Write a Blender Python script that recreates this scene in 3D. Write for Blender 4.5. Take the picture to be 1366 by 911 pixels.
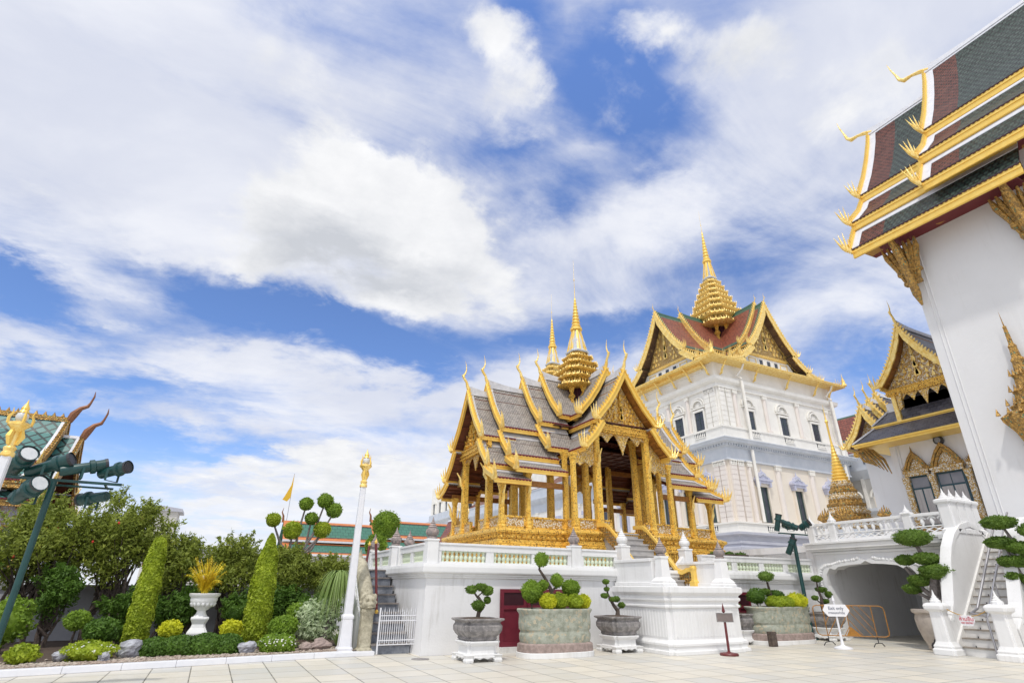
import bpy, math, random
from math import sin, cos, pi, radians, sqrt, atan2, hypot
from mathutils import Vector, Matrix
import numpy as np

for o in list(bpy.data.objects): bpy.data.objects.remove(o)
SC = bpy.context.scene
COL = SC.collection
HOLES = [(0.9, 40.4, 49.4, 14.6, 6.6, 0), (0.5, 28.3, 55.1, 7.1, 3.4, 0), (0.5, 24.1, 44.7, 9.4, 4.1, 0), (0.55, 44.5, 43.5, 10.7, 4.0, 0), (0.75, -2.5, 26.2, 13.9, 4.1, 0), (0.7, -20.1, 22.4, 7.3, 2.5, 0), (0.8, 8.8, 23.3, 22.1, 4.5, 0), (0.5, -14.4, 20.9, 15.9, 3.0, 0), (0.5, 33.5, 24.9, 16.3, 3.5, 0), (0.8, -7.3, 11.6, 22.0, 3.2, 0), (0.55, -12.3, 15.6, 13.0, 2.1, 0), (0.3, 54.2, 30.1, 16.0, 4.8, 0), (0.45, 60.8, 19.3, 8.0, 5.9, 0), (0.3, 45.4, 25.5, 14.3, 3.8, 0), (0.5, -9.1, 7.9, 12.9, 3.0, 0), (0.4, 32.3, 39.6, 9.6, 3.6, 0)]
PUFFS = [(1.1, -15.0, 36.8, 34.9, 11.9, 0), (1.0, 66.0, 43.8, 16.2, 8.2, 0), (0.7, 42.7, 37.3, 20.3, 3.6, 0), (1.0, 11.5, 9.7, 41.5, 5.1, 0), (0.7, -12.3, 21.5, 10.3, 1.9, 0), (0.7, 16.7, 19.0, 24.8, 2.7, 0), (0.7, 66.1, 33.7, 11.1, 7.0, 0), (0.9, -11.8, 47.3, 40.1, 5.0, 0), (0.6, -2.3, 31.4, 16.5, 4.0, 0)]
CUMUL = [(1.0, 8.7, 34.4, 19.6, 8.5, 0), (0.9, 4.3, 40.6, 7.8, 4.9, 0), (0.8, 11.4, 40.4, 8.3, 5.1, 0), (0.8, 17.6, 37.8, 8.3, 5.4, 0), (0.8, 22.6, 33.9, 9.0, 6.0, 0), (0.7, -0.1, 35.6, 7.0, 4.7, 0), (0.6, -3.0, 31.2, 6.1, 3.7, 0), (0.6, 15.6, 29.5, 9.0, 3.8, 0), (0.5, 7.3, 27.7, 7.5, 3.0, 0), (0.5, 27.4, 29.7, 8.1, 3.9, 0), (0.9, 24.3, 52.3, 9.2, 4.7, 0), (0.6, 18.9, 54.2, 10.6, 2.9, 0), (0.5, 28.3, 50.1, 5.6, 3.1, 0), (0.8, 50.4, 51.6, 10.8, 3.4, 0), (0.8, 58.1, 47.8, 9.7, 3.4, 0), (0.6, 43.4, 54.0, 8.4, 2.3, 0), (0.8, 7.2, 9.4, 14.8, 3.2, 0), (0.8, 17.5, 9.2, 12.4, 3.7, 0), (0.7, 1.9, 5.7, 18.1, 2.6, 0), (0.6, 24.3, 11.6, 9.5, 3.8, 0), (0.4, -12.9, 21.3, 6.9, 1.7, 0), (0.4, 65.6, 40.7, 9.2, 4.5, 0)]
BELLY = [(1.15, 4.9, 31.9, 11.3, 3.9, 0), (0.6, 13.7, 30.9, 13.7, 3.0, 0), (0.4, 52.4, 47.7, 13.6, 2.4, 0), (0.3, 21.7, 49.3, 7.7, 1.9, 0)]
VEIL0, VEIL1, HEAP0, HEAP1 = (6.1, 6.35, 7.2), (7.7, 7.8, 8.2), (5.0, 5.2, 5.6), (8.4, 8.4, 8.45)

# ---------------------------------------------------------------- camera
CAMR = Matrix(((0.890600, -0.196089, -0.410343, 0.0),
               (-0.454697, -0.365801, -0.812060, 0.0),
               (0.009132, 0.909802, -0.414943, 0.0),
               (0, 0, 0, 1)))
cam = bpy.data.cameras.new('camera'); cam.lens = 19.0; cam.sensor_width = 36.0
cam.clip_start = 0.1; cam.clip_end = 3000
camo = bpy.data.objects.new('camera', cam); COL.objects.link(camo)
camo.matrix_world = Matrix.Translation((0, 0, 1.6)) @ CAMR
SC.camera = camo

# ---------------------------------------------------------------- sky and sun
SUN_AZ, SUN_EL = radians(-142), radians(60)        # azimuth measured from +Y towards +X
world = bpy.data.worlds.new('World'); SC.world = world; world.use_nodes = True
nt = world.node_tree; N = nt.nodes; LK = nt.links
N.clear()
def wn(t, **k):
    n = N.new(t)
    for a, b in k.items(): setattr(n, a, b)
    return n
def wmath(op, a, b=None, c=None, clamp=False):
    n = wn('ShaderNodeMath', operation=op); n.use_clamp = clamp
    for i, v in enumerate((a, b, c)):
        if v is None: continue
        if isinstance(v, (int, float)): n.inputs[i].default_value = v
        else: LK.new(v, n.inputs[i])
    return n.outputs[0]
def wramp(v, a, b, lo=0.0, hi=1.0):
    n = wn('ShaderNodeMapRange', interpolation_type='SMOOTHSTEP')
    LK.new(v, n.inputs[0])
    for i, q in zip((1, 2, 3, 4), (a, b, lo, hi)): n.inputs[i].default_value = q
    return n.outputs[0]
def wmix(f, a, b):
    n = wn('ShaderNodeMix', data_type='RGBA')
    if isinstance(f, (int, float)): n.inputs[0].default_value = f
    else: LK.new(f, n.inputs[0])
    for i, v in ((6, a), (7, b)):
        if isinstance(v, tuple): n.inputs[i].default_value = v + (1,)
        else: LK.new(v, n.inputs[i])
    return n.outputs[2]
tc = wn('ShaderNodeTexCoord'); sep = wn('ShaderNodeSeparateXYZ'); LK.new(tc.outputs['Generated'], sep.inputs[0])
az = wmath('MULTIPLY', wmath('ARCTAN2', sep.outputs[0], sep.outputs[1]), 180 / pi)
el = wmath('MULTIPLY', wmath('ARCSINE', sep.outputs[2]), 180 / pi)
zc = wmath('MAXIMUM', wmath('ADD', sep.outputs[2], 0.16), 0.1)
pc = wn('ShaderNodeCombineXYZ')
LK.new(wmath('DIVIDE', sep.outputs[0], zc), pc.inputs[0]); LK.new(wmath('DIVIDE', sep.outputs[1], zc), pc.inputs[1])
def wnoise(src, scale, detail, rough, dist=0.0, rot=0.0, sx=1.0, off=(0, 0, 0)):
    mp = wn('ShaderNodeMapping'); LK.new(src, mp.inputs[0])
    mp.inputs['Location'].default_value = off; mp.inputs['Rotation'].default_value = (0, 0, rot)
    mp.inputs['Scale'].default_value = (sx, 1, 1)
    n = wn('ShaderNodeTexNoise'); LK.new(mp.outputs[0], n.inputs['Vector'])
    n.inputs['Scale'].default_value = scale; n.inputs['Detail'].default_value = detail
    n.inputs['Roughness'].default_value = rough; n.inputs['Distortion'].default_value = dist
    return n
P = pc.outputs[0]
ae = wn('ShaderNodeCombineXYZ'); LK.new(az, ae.inputs[0]); LK.new(el, ae.inputs[1])
# jittered az/el so that the large cloud masses get ragged borders
jn = wnoise(P, 2.2, 8, 0.62, 0.2)
jv = wn('ShaderNodeVectorMath', operation='SUBTRACT'); LK.new(jn.outputs['Color'], jv.inputs[0]); jv.inputs[1].default_value = (.5, .5, .5)
js = wn('ShaderNodeVectorMath', operation='MULTIPLY_ADD'); LK.new(jv.outputs[0], js.inputs[0]); js.inputs[1].default_value = (20, 13, 0); LK.new(ae.outputs[0], js.inputs[2])
AE = js.outputs[0]
def blob(a, e, ra, re, rot=0.0, src=None):
    mp = wn('ShaderNodeMapping', vector_type='TEXTURE'); LK.new(src or AE, mp.inputs[0])
    mp.inputs['Location'].default_value = (a, e, 0); mp.inputs['Rotation'].default_value = (0, 0, radians(rot))
    mp.inputs['Scale'].default_value = (ra, re, 1)
    g = wn('ShaderNodeTexGradient', gradient_type='SPHERICAL'); LK.new(mp.outputs[0], g.inputs[0])
    return g.outputs[1]
def total(lst):
    t = None
    for w, *b in lst:
        v = wmath('MULTIPLY', blob(*b), w)
        t = v if t is None else wmath('ADD', t, v)
    return t
holes = total(HOLES)
puffs = total(PUFFS)
n1 = wnoise(P, 1.5, 11, 0.60, 0.5, 0.4, 1.0)
n2 = wnoise(P, 2.4, 10, 0.64, 0.9, 0.9, 0.5, (3, 1, 0))
dens = wmath('ADD', wmath('MULTIPLY', n1.outputs[0], 1.15), wmath('MULTIPLY', n2.outputs[0], 0.95))
dens = wmath('ADD', wmath('ADD', dens, -0.40), wmath('SUBTRACT', wmath('MULTIPLY', puffs, 0.34), wmath('MULTIPLY', holes, 0.92)))
cover = wramp(dens, 0.18, 0.86, 0.0, 0.94)
sky = wn('ShaderNodeTexSky', sky_type='NISHITA'); sky.sun_disc = False
sky.sun_elevation = SUN_EL; sky.sun_rotation = SUN_AZ; sky.altitude = 0; sky.air_density = 1.0; sky.dust_density = 0.4; sky.ozone_density = 2.0
skyc = wn('ShaderNodeVectorMath', operation='MULTIPLY'); LK.new(sky.outputs[0], skyc.inputs[0]); skyc.inputs[1].default_value = (1.0, 1.15, 1.50)
n3 = wnoise(P, 2.2, 8, 0.58, 0.3, 0.2, 0.7, (7, 2, 0))
veil = wmix(wramp(n3.outputs[0], 0.36, 0.68), VEIL0, VEIL1)
skg = wn('ShaderNodeVectorMath', operation='SCALE'); LK.new(skyc.outputs[0], skg.inputs[0]); LK.new(wramp(el, 26.0, 54.0, 1.0, 1.4), skg.inputs['Scale'])
base = wmix(cover, skg.outputs[0], veil)
# cumulus heaps: crisp lobed edges, white crowns, grey bellies
n4 = wnoise(P, 4.6, 13, 0.60, 0.25, 0.0, 1.0, (11, 5, 0))
n5 = wnoise(P, 5.0, 9, 0.62, 0.0, 0.0, 1.0, (2, 9, 0))
heap = wmath('ADD', wmath('MULTIPLY', total(CUMUL), 1.15), wmath('MULTIPLY', wmath('ADD', n4.outputs[0], -0.5), 2.5))
hm = wramp(heap, 0.20, 0.92)
belly = total(BELLY)
hs = wmath('ADD', wmath('ADD', 0.72, wmath('MULTIPLY', wmath('ADD', n5.outputs[0], -0.5), 1.3)), wmath('MULTIPLY', belly, -0.85), clamp=True)
hcol = wmix(hs, HEAP0, HEAP1)
allc = wmix(wmath('MULTIPLY', hm, 0.95), base, hcol)
allc = wmix(wmath('MULTIPLY', wramp(el, 13.0, -2.0), 0.8), allc, (7.5, 7.7, 8.3))
# unseen sky glow added round the sun, behind the camera, as fill light
dt = wn('ShaderNodeVectorMath', operation='DOT_PRODUCT'); LK.new(tc.outputs['Generated'], dt.inputs[0]); dt.inputs[1].default_value = (sin(SUN_AZ) * cos(SUN_EL), cos(SUN_AZ) * cos(SUN_EL), sin(SUN_EL))
gl = wramp(dt.outputs['Value'], 0.45, 1.0)
allc = wmix(gl, allc, (10.5, 10.5, 10.6))
bg = wn('ShaderNodeBackground'); LK.new(allc, bg.inputs[0]); bg.inputs[1].default_value = 0.1
wo = wn('ShaderNodeOutputWorld'); LK.new(bg.outputs[0], wo.inputs[0])

sl = bpy.data.lights.new('sun', 'SUN'); sl.energy = 1.6; sl.angle = radians(2.5); sl.color = (1.0, 0.96, 0.90)
so = bpy.data.objects.new('sun', sl); COL.objects.link(so)
sd = Vector((sin(SUN_AZ) * cos(SUN_EL), cos(SUN_AZ) * cos(SUN_EL), sin(SUN_EL)))
so.rotation_euler = sd.to_track_quat('Z', 'Y').to_euler()
SC.view_settings.view_transform = 'Standard'; SC.view_settings.look = 'None'
SC.view_settings.exposure = 0.28; SC.view_settings.gamma = 1; SC.view_settings.use_curve_mapping = False
SC.render.engine = 'CYCLES'
# ---------------------------------------------------------------- materials
MATS = {}
def mat(name, c, c2=None, rough=0.6, metal=0.0, ns=3.0, amt=0.5, detail=5, bump=0.0, bs=30.0, btype='noise', spec=0.5, stretch=(1, 1, 1), c3=None, s3=40.0, t3=0.6, streak=0.0):
    m = bpy.data.materials.new(name); m.use_nodes = True; t = m.node_tree; b = t.nodes['Principled BSDF']
    b.inputs['Roughness'].default_value = rough; b.inputs['Metallic'].default_value = metal
    b.inputs['Specular IOR Level'].default_value = spec
    tc = t.nodes.new('ShaderNodeTexCoord'); mp = t.nodes.new('ShaderNodeMapping'); t.links.new(tc.outputs['Object'], mp.inputs[0])
    mp.inputs['Scale'].default_value = stretch
    col = None
    if c2 is not None:
        n = t.nodes.new('ShaderNodeTexNoise'); n.inputs['Scale'].default_value = ns; n.inputs['Detail'].default_value = detail; n.inputs['Roughness'].default_value = 0.65
        t.links.new(mp.outputs[0], n.inputs['Vector'])
        r = t.nodes.new('ShaderNodeMapRange'); t.links.new(n.outputs[0], r.inputs[0]); r.inputs[1].default_value = 0.5 - 0.28 * (1.2 - amt); r.inputs[2].default_value = 0.5 + 0.28 * (1.2 - amt)
        x = t.nodes.new('ShaderNodeMix'); x.data_type = 'RGBA'; t.links.new(r.outputs[0], x.inputs[0])
        x.inputs[6].default_value = c + (1,); x.inputs[7].default_value = c2 + (1,); col = x.outputs[2]
        if c3 is not None:
            v = t.nodes.new('ShaderNodeTexVoronoi'); v.inputs['Scale'].default_value = s3; t.links.new(tc.outputs['Object'], v.inputs['Vector'])
            r2 = t.nodes.new('ShaderNodeMath'); r2.operation = 'GREATER_THAN'; t.links.new(v.outputs['Color'], r2.inputs[0]); r2.inputs[1].default_value = t3
            y = t.nodes.new('ShaderNodeMix'); y.data_type = 'RGBA'; t.links.new(r2.outputs[0], y.inputs[0]); t.links.new(col, y.inputs[6]); y.inputs[7].default_value = c3 + (1,); col = y.outputs[2]
        if streak:      # rain streaks and grime, long and thin down the wall
            sm = t.nodes.new('ShaderNodeMapping'); sm.inputs['Scale'].default_value = (5, 5, .35); t.links.new(tc.outputs['Object'], sm.inputs[0])
            sn = t.nodes.new('ShaderNodeTexNoise'); sn.inputs['Scale'].default_value = 1.6; sn.inputs['Detail'].default_value = 9; sn.inputs['Roughness'].default_value = 0.7; t.links.new(sm.outputs[0], sn.inputs['Vector'])
            s2 = t.nodes.new('ShaderNodeTexNoise'); s2.inputs['Scale'].default_value = 0.7; s2.inputs['Detail'].default_value = 6; t.links.new(tc.outputs['Object'], s2.inputs['Vector'])
            mm = t.nodes.new('ShaderNodeMath'); mm.operation = 'MULTIPLY'; t.links.new(sn.outputs[0], mm.inputs[0]); t.links.new(s2.outputs[0], mm.inputs[1])
            sr = t.nodes.new('ShaderNodeMapRange'); t.links.new(mm.outputs[0], sr.inputs[0]); sr.inputs[1].default_value = 0.27; sr.inputs[2].default_value = 0.42; sr.inputs[4].default_value = streak
            sx = t.nodes.new('ShaderNodeMix'); sx.data_type = 'RGBA'; t.links.new(sr.outputs[0], sx.inputs[0]); t.links.new(col, sx.inputs[6]); sx.inputs[7].default_value = (0.40, 0.38, 0.34, 1); col = sx.outputs[2]
        t.links.new(col, b.inputs['Base Color'])
    else: b.inputs['Base Color'].default_value = c + (1,)
    if bump:
        if btype == 'noise':
            q = t.nodes.new('ShaderNodeTexNoise'); q.inputs['Scale'].default_value = bs; q.inputs['Detail'].default_value = 4; out = q.outputs[0]
        else:
            q = t.nodes.new('ShaderNodeTexVoronoi'); q.inputs['Scale'].default_value = bs; out = q.outputs['Distance']
        t.links.new(mp.outputs[0], q.inputs['Vector'])
        bm = t.nodes.new('ShaderNodeBump'); bm.inputs['Strength'].default_value = bump; bm.inputs['Distance'].default_value = 0.03
        t.links.new(out, bm.inputs['Height']); t.links.new(bm.outputs[0], b.inputs['Normal'])
    MATS[name] = m; return m
def tilemat(name, c1, c2, cm, bw, bh, mortar=0.02, rough=0.5, offset=0.5, bump=0.6, blotch=None, coord='UV', ns=2.0, msm=0.1, rot=0.0, spec=0.5):
    m = bpy.data.materials.new(name); m.use_nodes = True; t = m.node_tree; b = t.nodes['Principled BSDF']
    b.inputs['Roughness'].default_value = rough; b.inputs['Specular IOR Level'].default_value = spec
    tc = t.nodes.new('ShaderNodeTexCoord'); mp = t.nodes.new('ShaderNodeMapping'); mp.inputs['Rotation'].default_value = (0, 0, rot); t.links.new(tc.outputs[coord], mp.inputs[0])
    br = t.nodes.new('ShaderNodeTexBrick'); t.links.new(mp.outputs[0], br.inputs['Vector'])
    br.offset = offset; br.inputs['Scale'].default_value = 1.0
    br.inputs['Brick Width'].default_value = bw; br.inputs['Row Height'].default_value = bh
    br.inputs['Mortar Size'].default_value = mortar; br.inputs['Mortar Smooth'].default_value = msm; br.inputs['Bias'].default_value = 0.0
    br.inputs['Color1'].default_value = c1 + (1,); br.inputs['Color2'].default_value = c2 + (1,); br.inputs['Mortar'].default_value = cm + (1,)
    col = br.outputs[0]
    if blotch is not None:
        n = t.nodes.new('ShaderNodeTexNoise'); n.inputs['Scale'].default_value = ns; n.inputs['Detail'].default_value = 8; n.inputs['Roughness'].default_value = 0.7
        t.links.new(tc.outputs['Object'], n.inputs['Vector'])
        r = t.nodes.new('ShaderNodeMapRange'); t.links.new(n.outputs[0], r.inputs[0]); r.inputs[1].default_value = 0.42; r.inputs[2].default_value = 0.72; r.inputs[4].default_value = 0.75
        x = t.nodes.new('ShaderNodeMix'); x.data_type = 'RGBA'; t.links.new(r.outputs[0], x.inputs[0]); t.links.new(col, x.inputs[6]); x.inputs[7].default_value = blotch + (1,); col = x.outputs[2]
    t.links.new(col, b.inputs['Base Color'])
    bm = t.nodes.new('ShaderNodeBump'); bm.inputs['Strength'].default_value = bump; bm.inputs['Distance'].default_value = 0.02; bm.invert = True
    t.links.new(br.outputs['Fac'], bm.inputs['Height']); t.links.new(bm.outputs[0], b.inputs['Normal'])
    MATS[name] = m; return m

mat('plaster', (0.79, 0.79, 0.80), (0.73, 0.73, 0.74), 0.75, ns=1.3, amt=0.35, bump=0.15, bs=18, streak=.5)
mat('plaster_clean', (0.81, 0.81, 0.81), (0.75, 0.75, 0.75), 0.7, ns=2.5, amt=0.4, bump=0.10, bs=25, streak=.3)
mat('hall_plaster', (0.76, 0.76, 0.765), (0.71, 0.71, 0.715), 0.7, ns=0.6, amt=0.3, bump=0.12, bs=6, streak=.12)
mat('gold', (0.97, 0.65, 0.14), (0.74, 0.42, 0.06), 0.36, 0.3, ns=9, amt=0.6, bump=0.7, bs=22, btype='vor', c3=(0.30, 0.14, 0.03), s3=26, t3=0.72)  # dark flecks put the shade of carved recesses into the gold colour
mat('gold_column', (0.98, 0.68, 0.15), (0.80, 0.47, 0.06), 0.36, 0.25, ns=9, amt=0.6, bump=0.6, bs=30, btype='vor', c3=(0.48, 0.27, 0.06), s3=30, t3=0.74)
mat('gold_plain', (0.98, 0.70, 0.19), (0.88, 0.56, 0.10), 0.34, 0.35, ns=4, amt=0.3, bump=0.08, bs=20)
mat('gold_pale', (1.0, 0.78, 0.30), (0.86, 0.56, 0.12), 0.36, 0.3, ns=5, amt=0.8, bump=0.6, bs=14, btype='vor')
mat('gold_carved', (0.88, 0.60, 0.16), (0.42, 0.23, 0.05), 0.4, 0.5, ns=16, amt=0.9, bump=1.0, bs=14, btype='vor', c3=(0.66, 0.60, 0.46), s3=34, t3=0.72)
mat('gold_mosaic', (0.70, 0.46, 0.14), (0.38, 0.22, 0.06), 0.38, 0.35, ns=20, amt=0.9, bump=0.9, bs=26, btype='vor', c3=(0.80, 0.78, 0.70), s3=28, t3=0.62)
mat('gold_aged', (0.55, 0.32, 0.08), (0.25, 0.15, 0.05), 0.45, 0.4, ns=10, amt=0.9, bump=0.9, bs=20, btype='vor', c3=(0.10, 0.25, 0.17), s3=24, t3=0.86)
mat('maroon', (0.19, 0.022, 0.04), (0.14, 0.015, 0.03), 0.45, ns=3, amt=0.4)
mat('maroon_dark', (0.05, 0.012, 0.02), None, 0.4)
mat('soffit', (0.17, 0.05, 0.022), (0.09, 0.025, 0.012), 0.55, ns=5, amt=0.6)
mat('soffit_gold', (0.42, 0.19, 0.035), (0.24, 0.09, 0.02), 0.5, ns=8, amt=0.6)
mat('soffit_red', (0.16, 0.016, 0.02), (0.13, 0.012, 0.018), 0.5, ns=2, amt=0.5, c3=(0.42, 0.22, 0.05), s3=1.9, t3=0.8)
mat('ceiling_wood', (0.10, 0.03, 0.018), (0.05, 0.015, 0.01), 0.5, ns=4)
mat('roof_trim', (0.60, 0.60, 0.62), (0.44, 0.44, 0.46), 0.6, ns=5, amt=0.6)
mat('white_trim', (0.74, 0.75, 0.79), (0.62, 0.63, 0.68), 0.6, ns=5, amt=0.5)
mat('purple_trim', (0.30, 0.22, 0.26), (0.2, 0.14, 0.18), 0.6, ns=5, amt=0.5)
tilemat('tile_grey', (0.46, 0.42, 0.38), (0.28, 0.26, 0.25), (0.09, 0.08, 0.075), 0.105, 0.085, 0.012, 0.45, blotch=(0.46, 0.41, 0.36), ns=5.0, bump=0.8)
tilemat('tile_slate', (0.070, 0.066, 0.078), (0.11, 0.105, 0.12), (0.02, 0.02, 0.024), 0.30, 0.16, 0.016, 0.4, blotch=(0.19, 0.18, 0.19), ns=1.6)
tilemat('tile_green', (0.016, 0.038, 0.028), (0.055, 0.08, 0.066), (0.006, 0.008, 0.007), 0.20, 0.24, 0.04, 0.42, blotch=(0.075, 0.10, 0.09), ns=6.0, bump=1.0, spec=0.3)
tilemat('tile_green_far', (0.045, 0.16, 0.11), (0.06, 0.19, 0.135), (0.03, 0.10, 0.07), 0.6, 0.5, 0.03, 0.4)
tilemat('tile_red', (0.17, 0.045, 0.03), (0.10, 0.025, 0.018), (0.02, 0.008, 0.006), 0.2, 0.16, 0.03, 0.45, blotch=(0.20, 0.075, 0.05), ns=4.0, bump=1.0, spec=0.3)
tilemat('tile_orange', (0.28, 0.07, 0.04), (0.17, 0.045, 0.028), (0.09, 0.025, 0.015), 0.4, 0.3, 0.04, 0.45, blotch=(0.38, 0.14, 0.08), ns=3)
tilemat('tile_teal', (0.05, 0.17, 0.16), (0.07, 0.21, 0.19), (0.008, 0.022, 0.022), 0.36, 0.36, 0.04, 0.35, offset=0.0, rot=pi / 4)
mat('orange_trim', (0.62, 0.22, 0.07), (0.50, 0.16, 0.05), 0.5, ns=4)
mat('green_trim', (0.06, 0.14, 0.09), (0.04, 0.10, 0.07), 0.5, ns=4)
tilemat('paving', (0.72, 0.67, 0.57), (0.56, 0.555, 0.525), (0.12, 0.11, 0.09), 0.72, 0.80, 0.012, 0.45, offset=0.0, bump=0.35, blotch=(0.60, 0.55, 0.44), coord='Object', ns=1.6, msm=0.2)
mat('palace_white', (0.88, 0.86, 0.81), (0.76, 0.74, 0.69), 0.7, ns=0.8, amt=0.4, bump=0.1, bs=4, streak=.2)
mat('palace_cream', (0.80, 0.73, 0.63), (0.75, 0.68, 0.58), 0.7, ns=0.5, amt=0.4)
mat('palace_pink', (0.79, 0.73, 0.68), (0.74, 0.68, 0.63), 0.7, ns=0.8, amt=0.4)
mat('palace_grey', (0.50, 0.54, 0.60), (0.60, 0.63, 0.68), 0.6, ns=0.8, amt=0.7, detail=7)
mat('palace_plinth', (0.42, 0.43, 0.50), (0.50, 0.51, 0.57), 0.6, ns=0.8, amt=0.6)
mat('pediment_grey', (0.55, 0.56, 0.68), (0.45, 0.46, 0.58), 0.6, ns=2, amt=0.5)
mat('far_cream', (0.62, 0.60, 0.56), (0.5, 0.49, 0.47), 0.7, ns=0.5, amt=0.5)
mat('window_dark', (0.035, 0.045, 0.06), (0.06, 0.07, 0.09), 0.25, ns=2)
mat('shutter_green', (0.05, 0.085, 0.075), (0.035, 0.06, 0.055), 0.5, ns=3)
mat('window_teal', (0.030, 0.085, 0.11), None, 0.45)
mat('glass', (0.16, 0.18, 0.22), (0.30, 0.31, 0.34), 0.12, ns=0.7, amt=0.5)
mat('curtain', (0.52, 0.50, 0.48), (0.36, 0.34, 0.34), 0.8, ns=4, stretch=(1, 6, .3))
mat('baluster_green', (0.70, 0.76, 0.60), (0.60, 0.67, 0.50), 0.3, ns=6)
mat('finial_stone', (0.33, 0.27, 0.25), (0.22, 0.20, 0.20), 0.75, ns=9, amt=0.8, bump=0.3, bs=40, c3=(0.42, 0.34, 0.31), s3=14, t3=0.7)
mat('urn_stone', (0.33, 0.31, 0.30), (0.19, 0.18, 0.18), 0.8, ns=7, amt=0.9, bump=0.5, bs=30)
mat('trough_stone', (0.42, 0.44, 0.37), (0.27, 0.29, 0.23), 0.8, ns=6, amt=0.8, bump=0.5, bs=40, c3=(0.46, 0.41, 0.30), s3=16, t3=0.75)
mat('pink_stone', (0.40, 0.31, 0.28), (0.27, 0.21, 0.19), 0.8, ns=8, amt=0.8, bump=0.4, bs=40)
mat('naga_stone', (0.52, 0.48, 0.36), (0.33, 0.30, 0.22), 0.85, ns=6, amt=0.8, bump=0.7, bs=20)
mat('marble_step', (0.10, 0.115, 0.15), (0.32, 0.34, 0.38), 0.5, ns=4, amt=0.6, detail=10)
mat('step_tread', (0.26, 0.23, 0.21), (0.18, 0.16, 0.15), 0.7, ns=5, amt=0.8)
mat('stair_grey', (0.50, 0.49, 0.48), (0.36, 0.35, 0.35), 0.6, ns=3, amt=0.6)
mat('soffit_brown', (0.26, 0.17, 0.11), (0.17, 0.10, 0.065), 0.6, ns=8, c3=(0.46, 0.32, 0.15), s3=4, t3=0.8)
mat('stair_white', (0.80, 0.79, 0.77), (0.68, 0.67, 0.65), 0.6, ns=3, amt=0.5)
mat('stair_edge', (0.34, 0.30, 0.25), (0.22, 0.19, 0.16), 0.7, ns=6)
mat('dark_green_paint', (0.012, 0.065, 0.062), (0.01, 0.05, 0.05), 0.35, ns=4)
mat('black_metal', (0.03, 0.03, 0.035), None, 0.5)
mat('lens', (0.55, 0.58, 0.6), (0.7, 0.72, 0.72), 0.15, ns=9)
mat('steel', (0.45, 0.44, 0.46), None, 0.3, 0.8)
mat('white_paint', (0.80, 0.80, 0.83), (0.70, 0.71, 0.75), 0.45, ns=4, amt=0.4)
mat('orange_paint', (0.42, 0.19, 0.02), (0.30, 0.13, 0.02), 0.45, ns=8, amt=0.7)
mat('red_post', (0.15, 0.02, 0.022), (0.10, 0.015, 0.018), 0.45, ns=6)
mat('sign_grey', (0.21, 0.17, 0.16), (0.16, 0.13, 0.12), 0.5, ns=6)
mat('sign_white', (0.80, 0.80, 0.82), None, 0.5)
mat('sign_ink', (0.16, 0.17, 0.22), None, 0.6)
mat('sign_red', (0.55, 0.03, 0.06), None, 0.6)
mat('rope', (0.50, 0.30, 0.08), None, 0.8)
mat('bark', (0.13, 0.10, 0.08), (0.06, 0.045, 0.04), 0.9, ns=10, amt=0.8, bump=0.6, bs=30)
mat('bark_grey', (0.26, 0.23, 0.22), (0.14, 0.12, 0.11), 0.9, ns=10, amt=0.8, bump=0.6, bs=25)
mat('soil', (0.06, 0.04, 0.03), (0.10, 0.07, 0.05), 0.95, ns=6, amt=0.8, bump=0.5, bs=30)
mat('gravel', (0.42, 0.34, 0.27), (0.22, 0.17, 0.14), 0.9, ns=25, amt=0.9, bump=1.0, bs=40, btype='vor', c3=(0.62, 0.56, 0.48), s3=22, t3=0.62)
mat('pebble', (0.50, 0.44, 0.37), (0.36, 0.28, 0.23), 0.8, ns=3, amt=0.9)
mat('rock', (0.45, 0.46, 0.50), (0.20, 0.20, 0.23), 0.85, ns=3, amt=0.9, bump=0.7, bs=9)
mat('petal_white', (0.80, 0.80, 0.74), None, 0.6)
mat('petal_red', (0.55, 0.03, 0.02), None, 0.6)
mat('flag_yellow', (0.75, 0.45, 0.03), None, 0.7)
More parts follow.
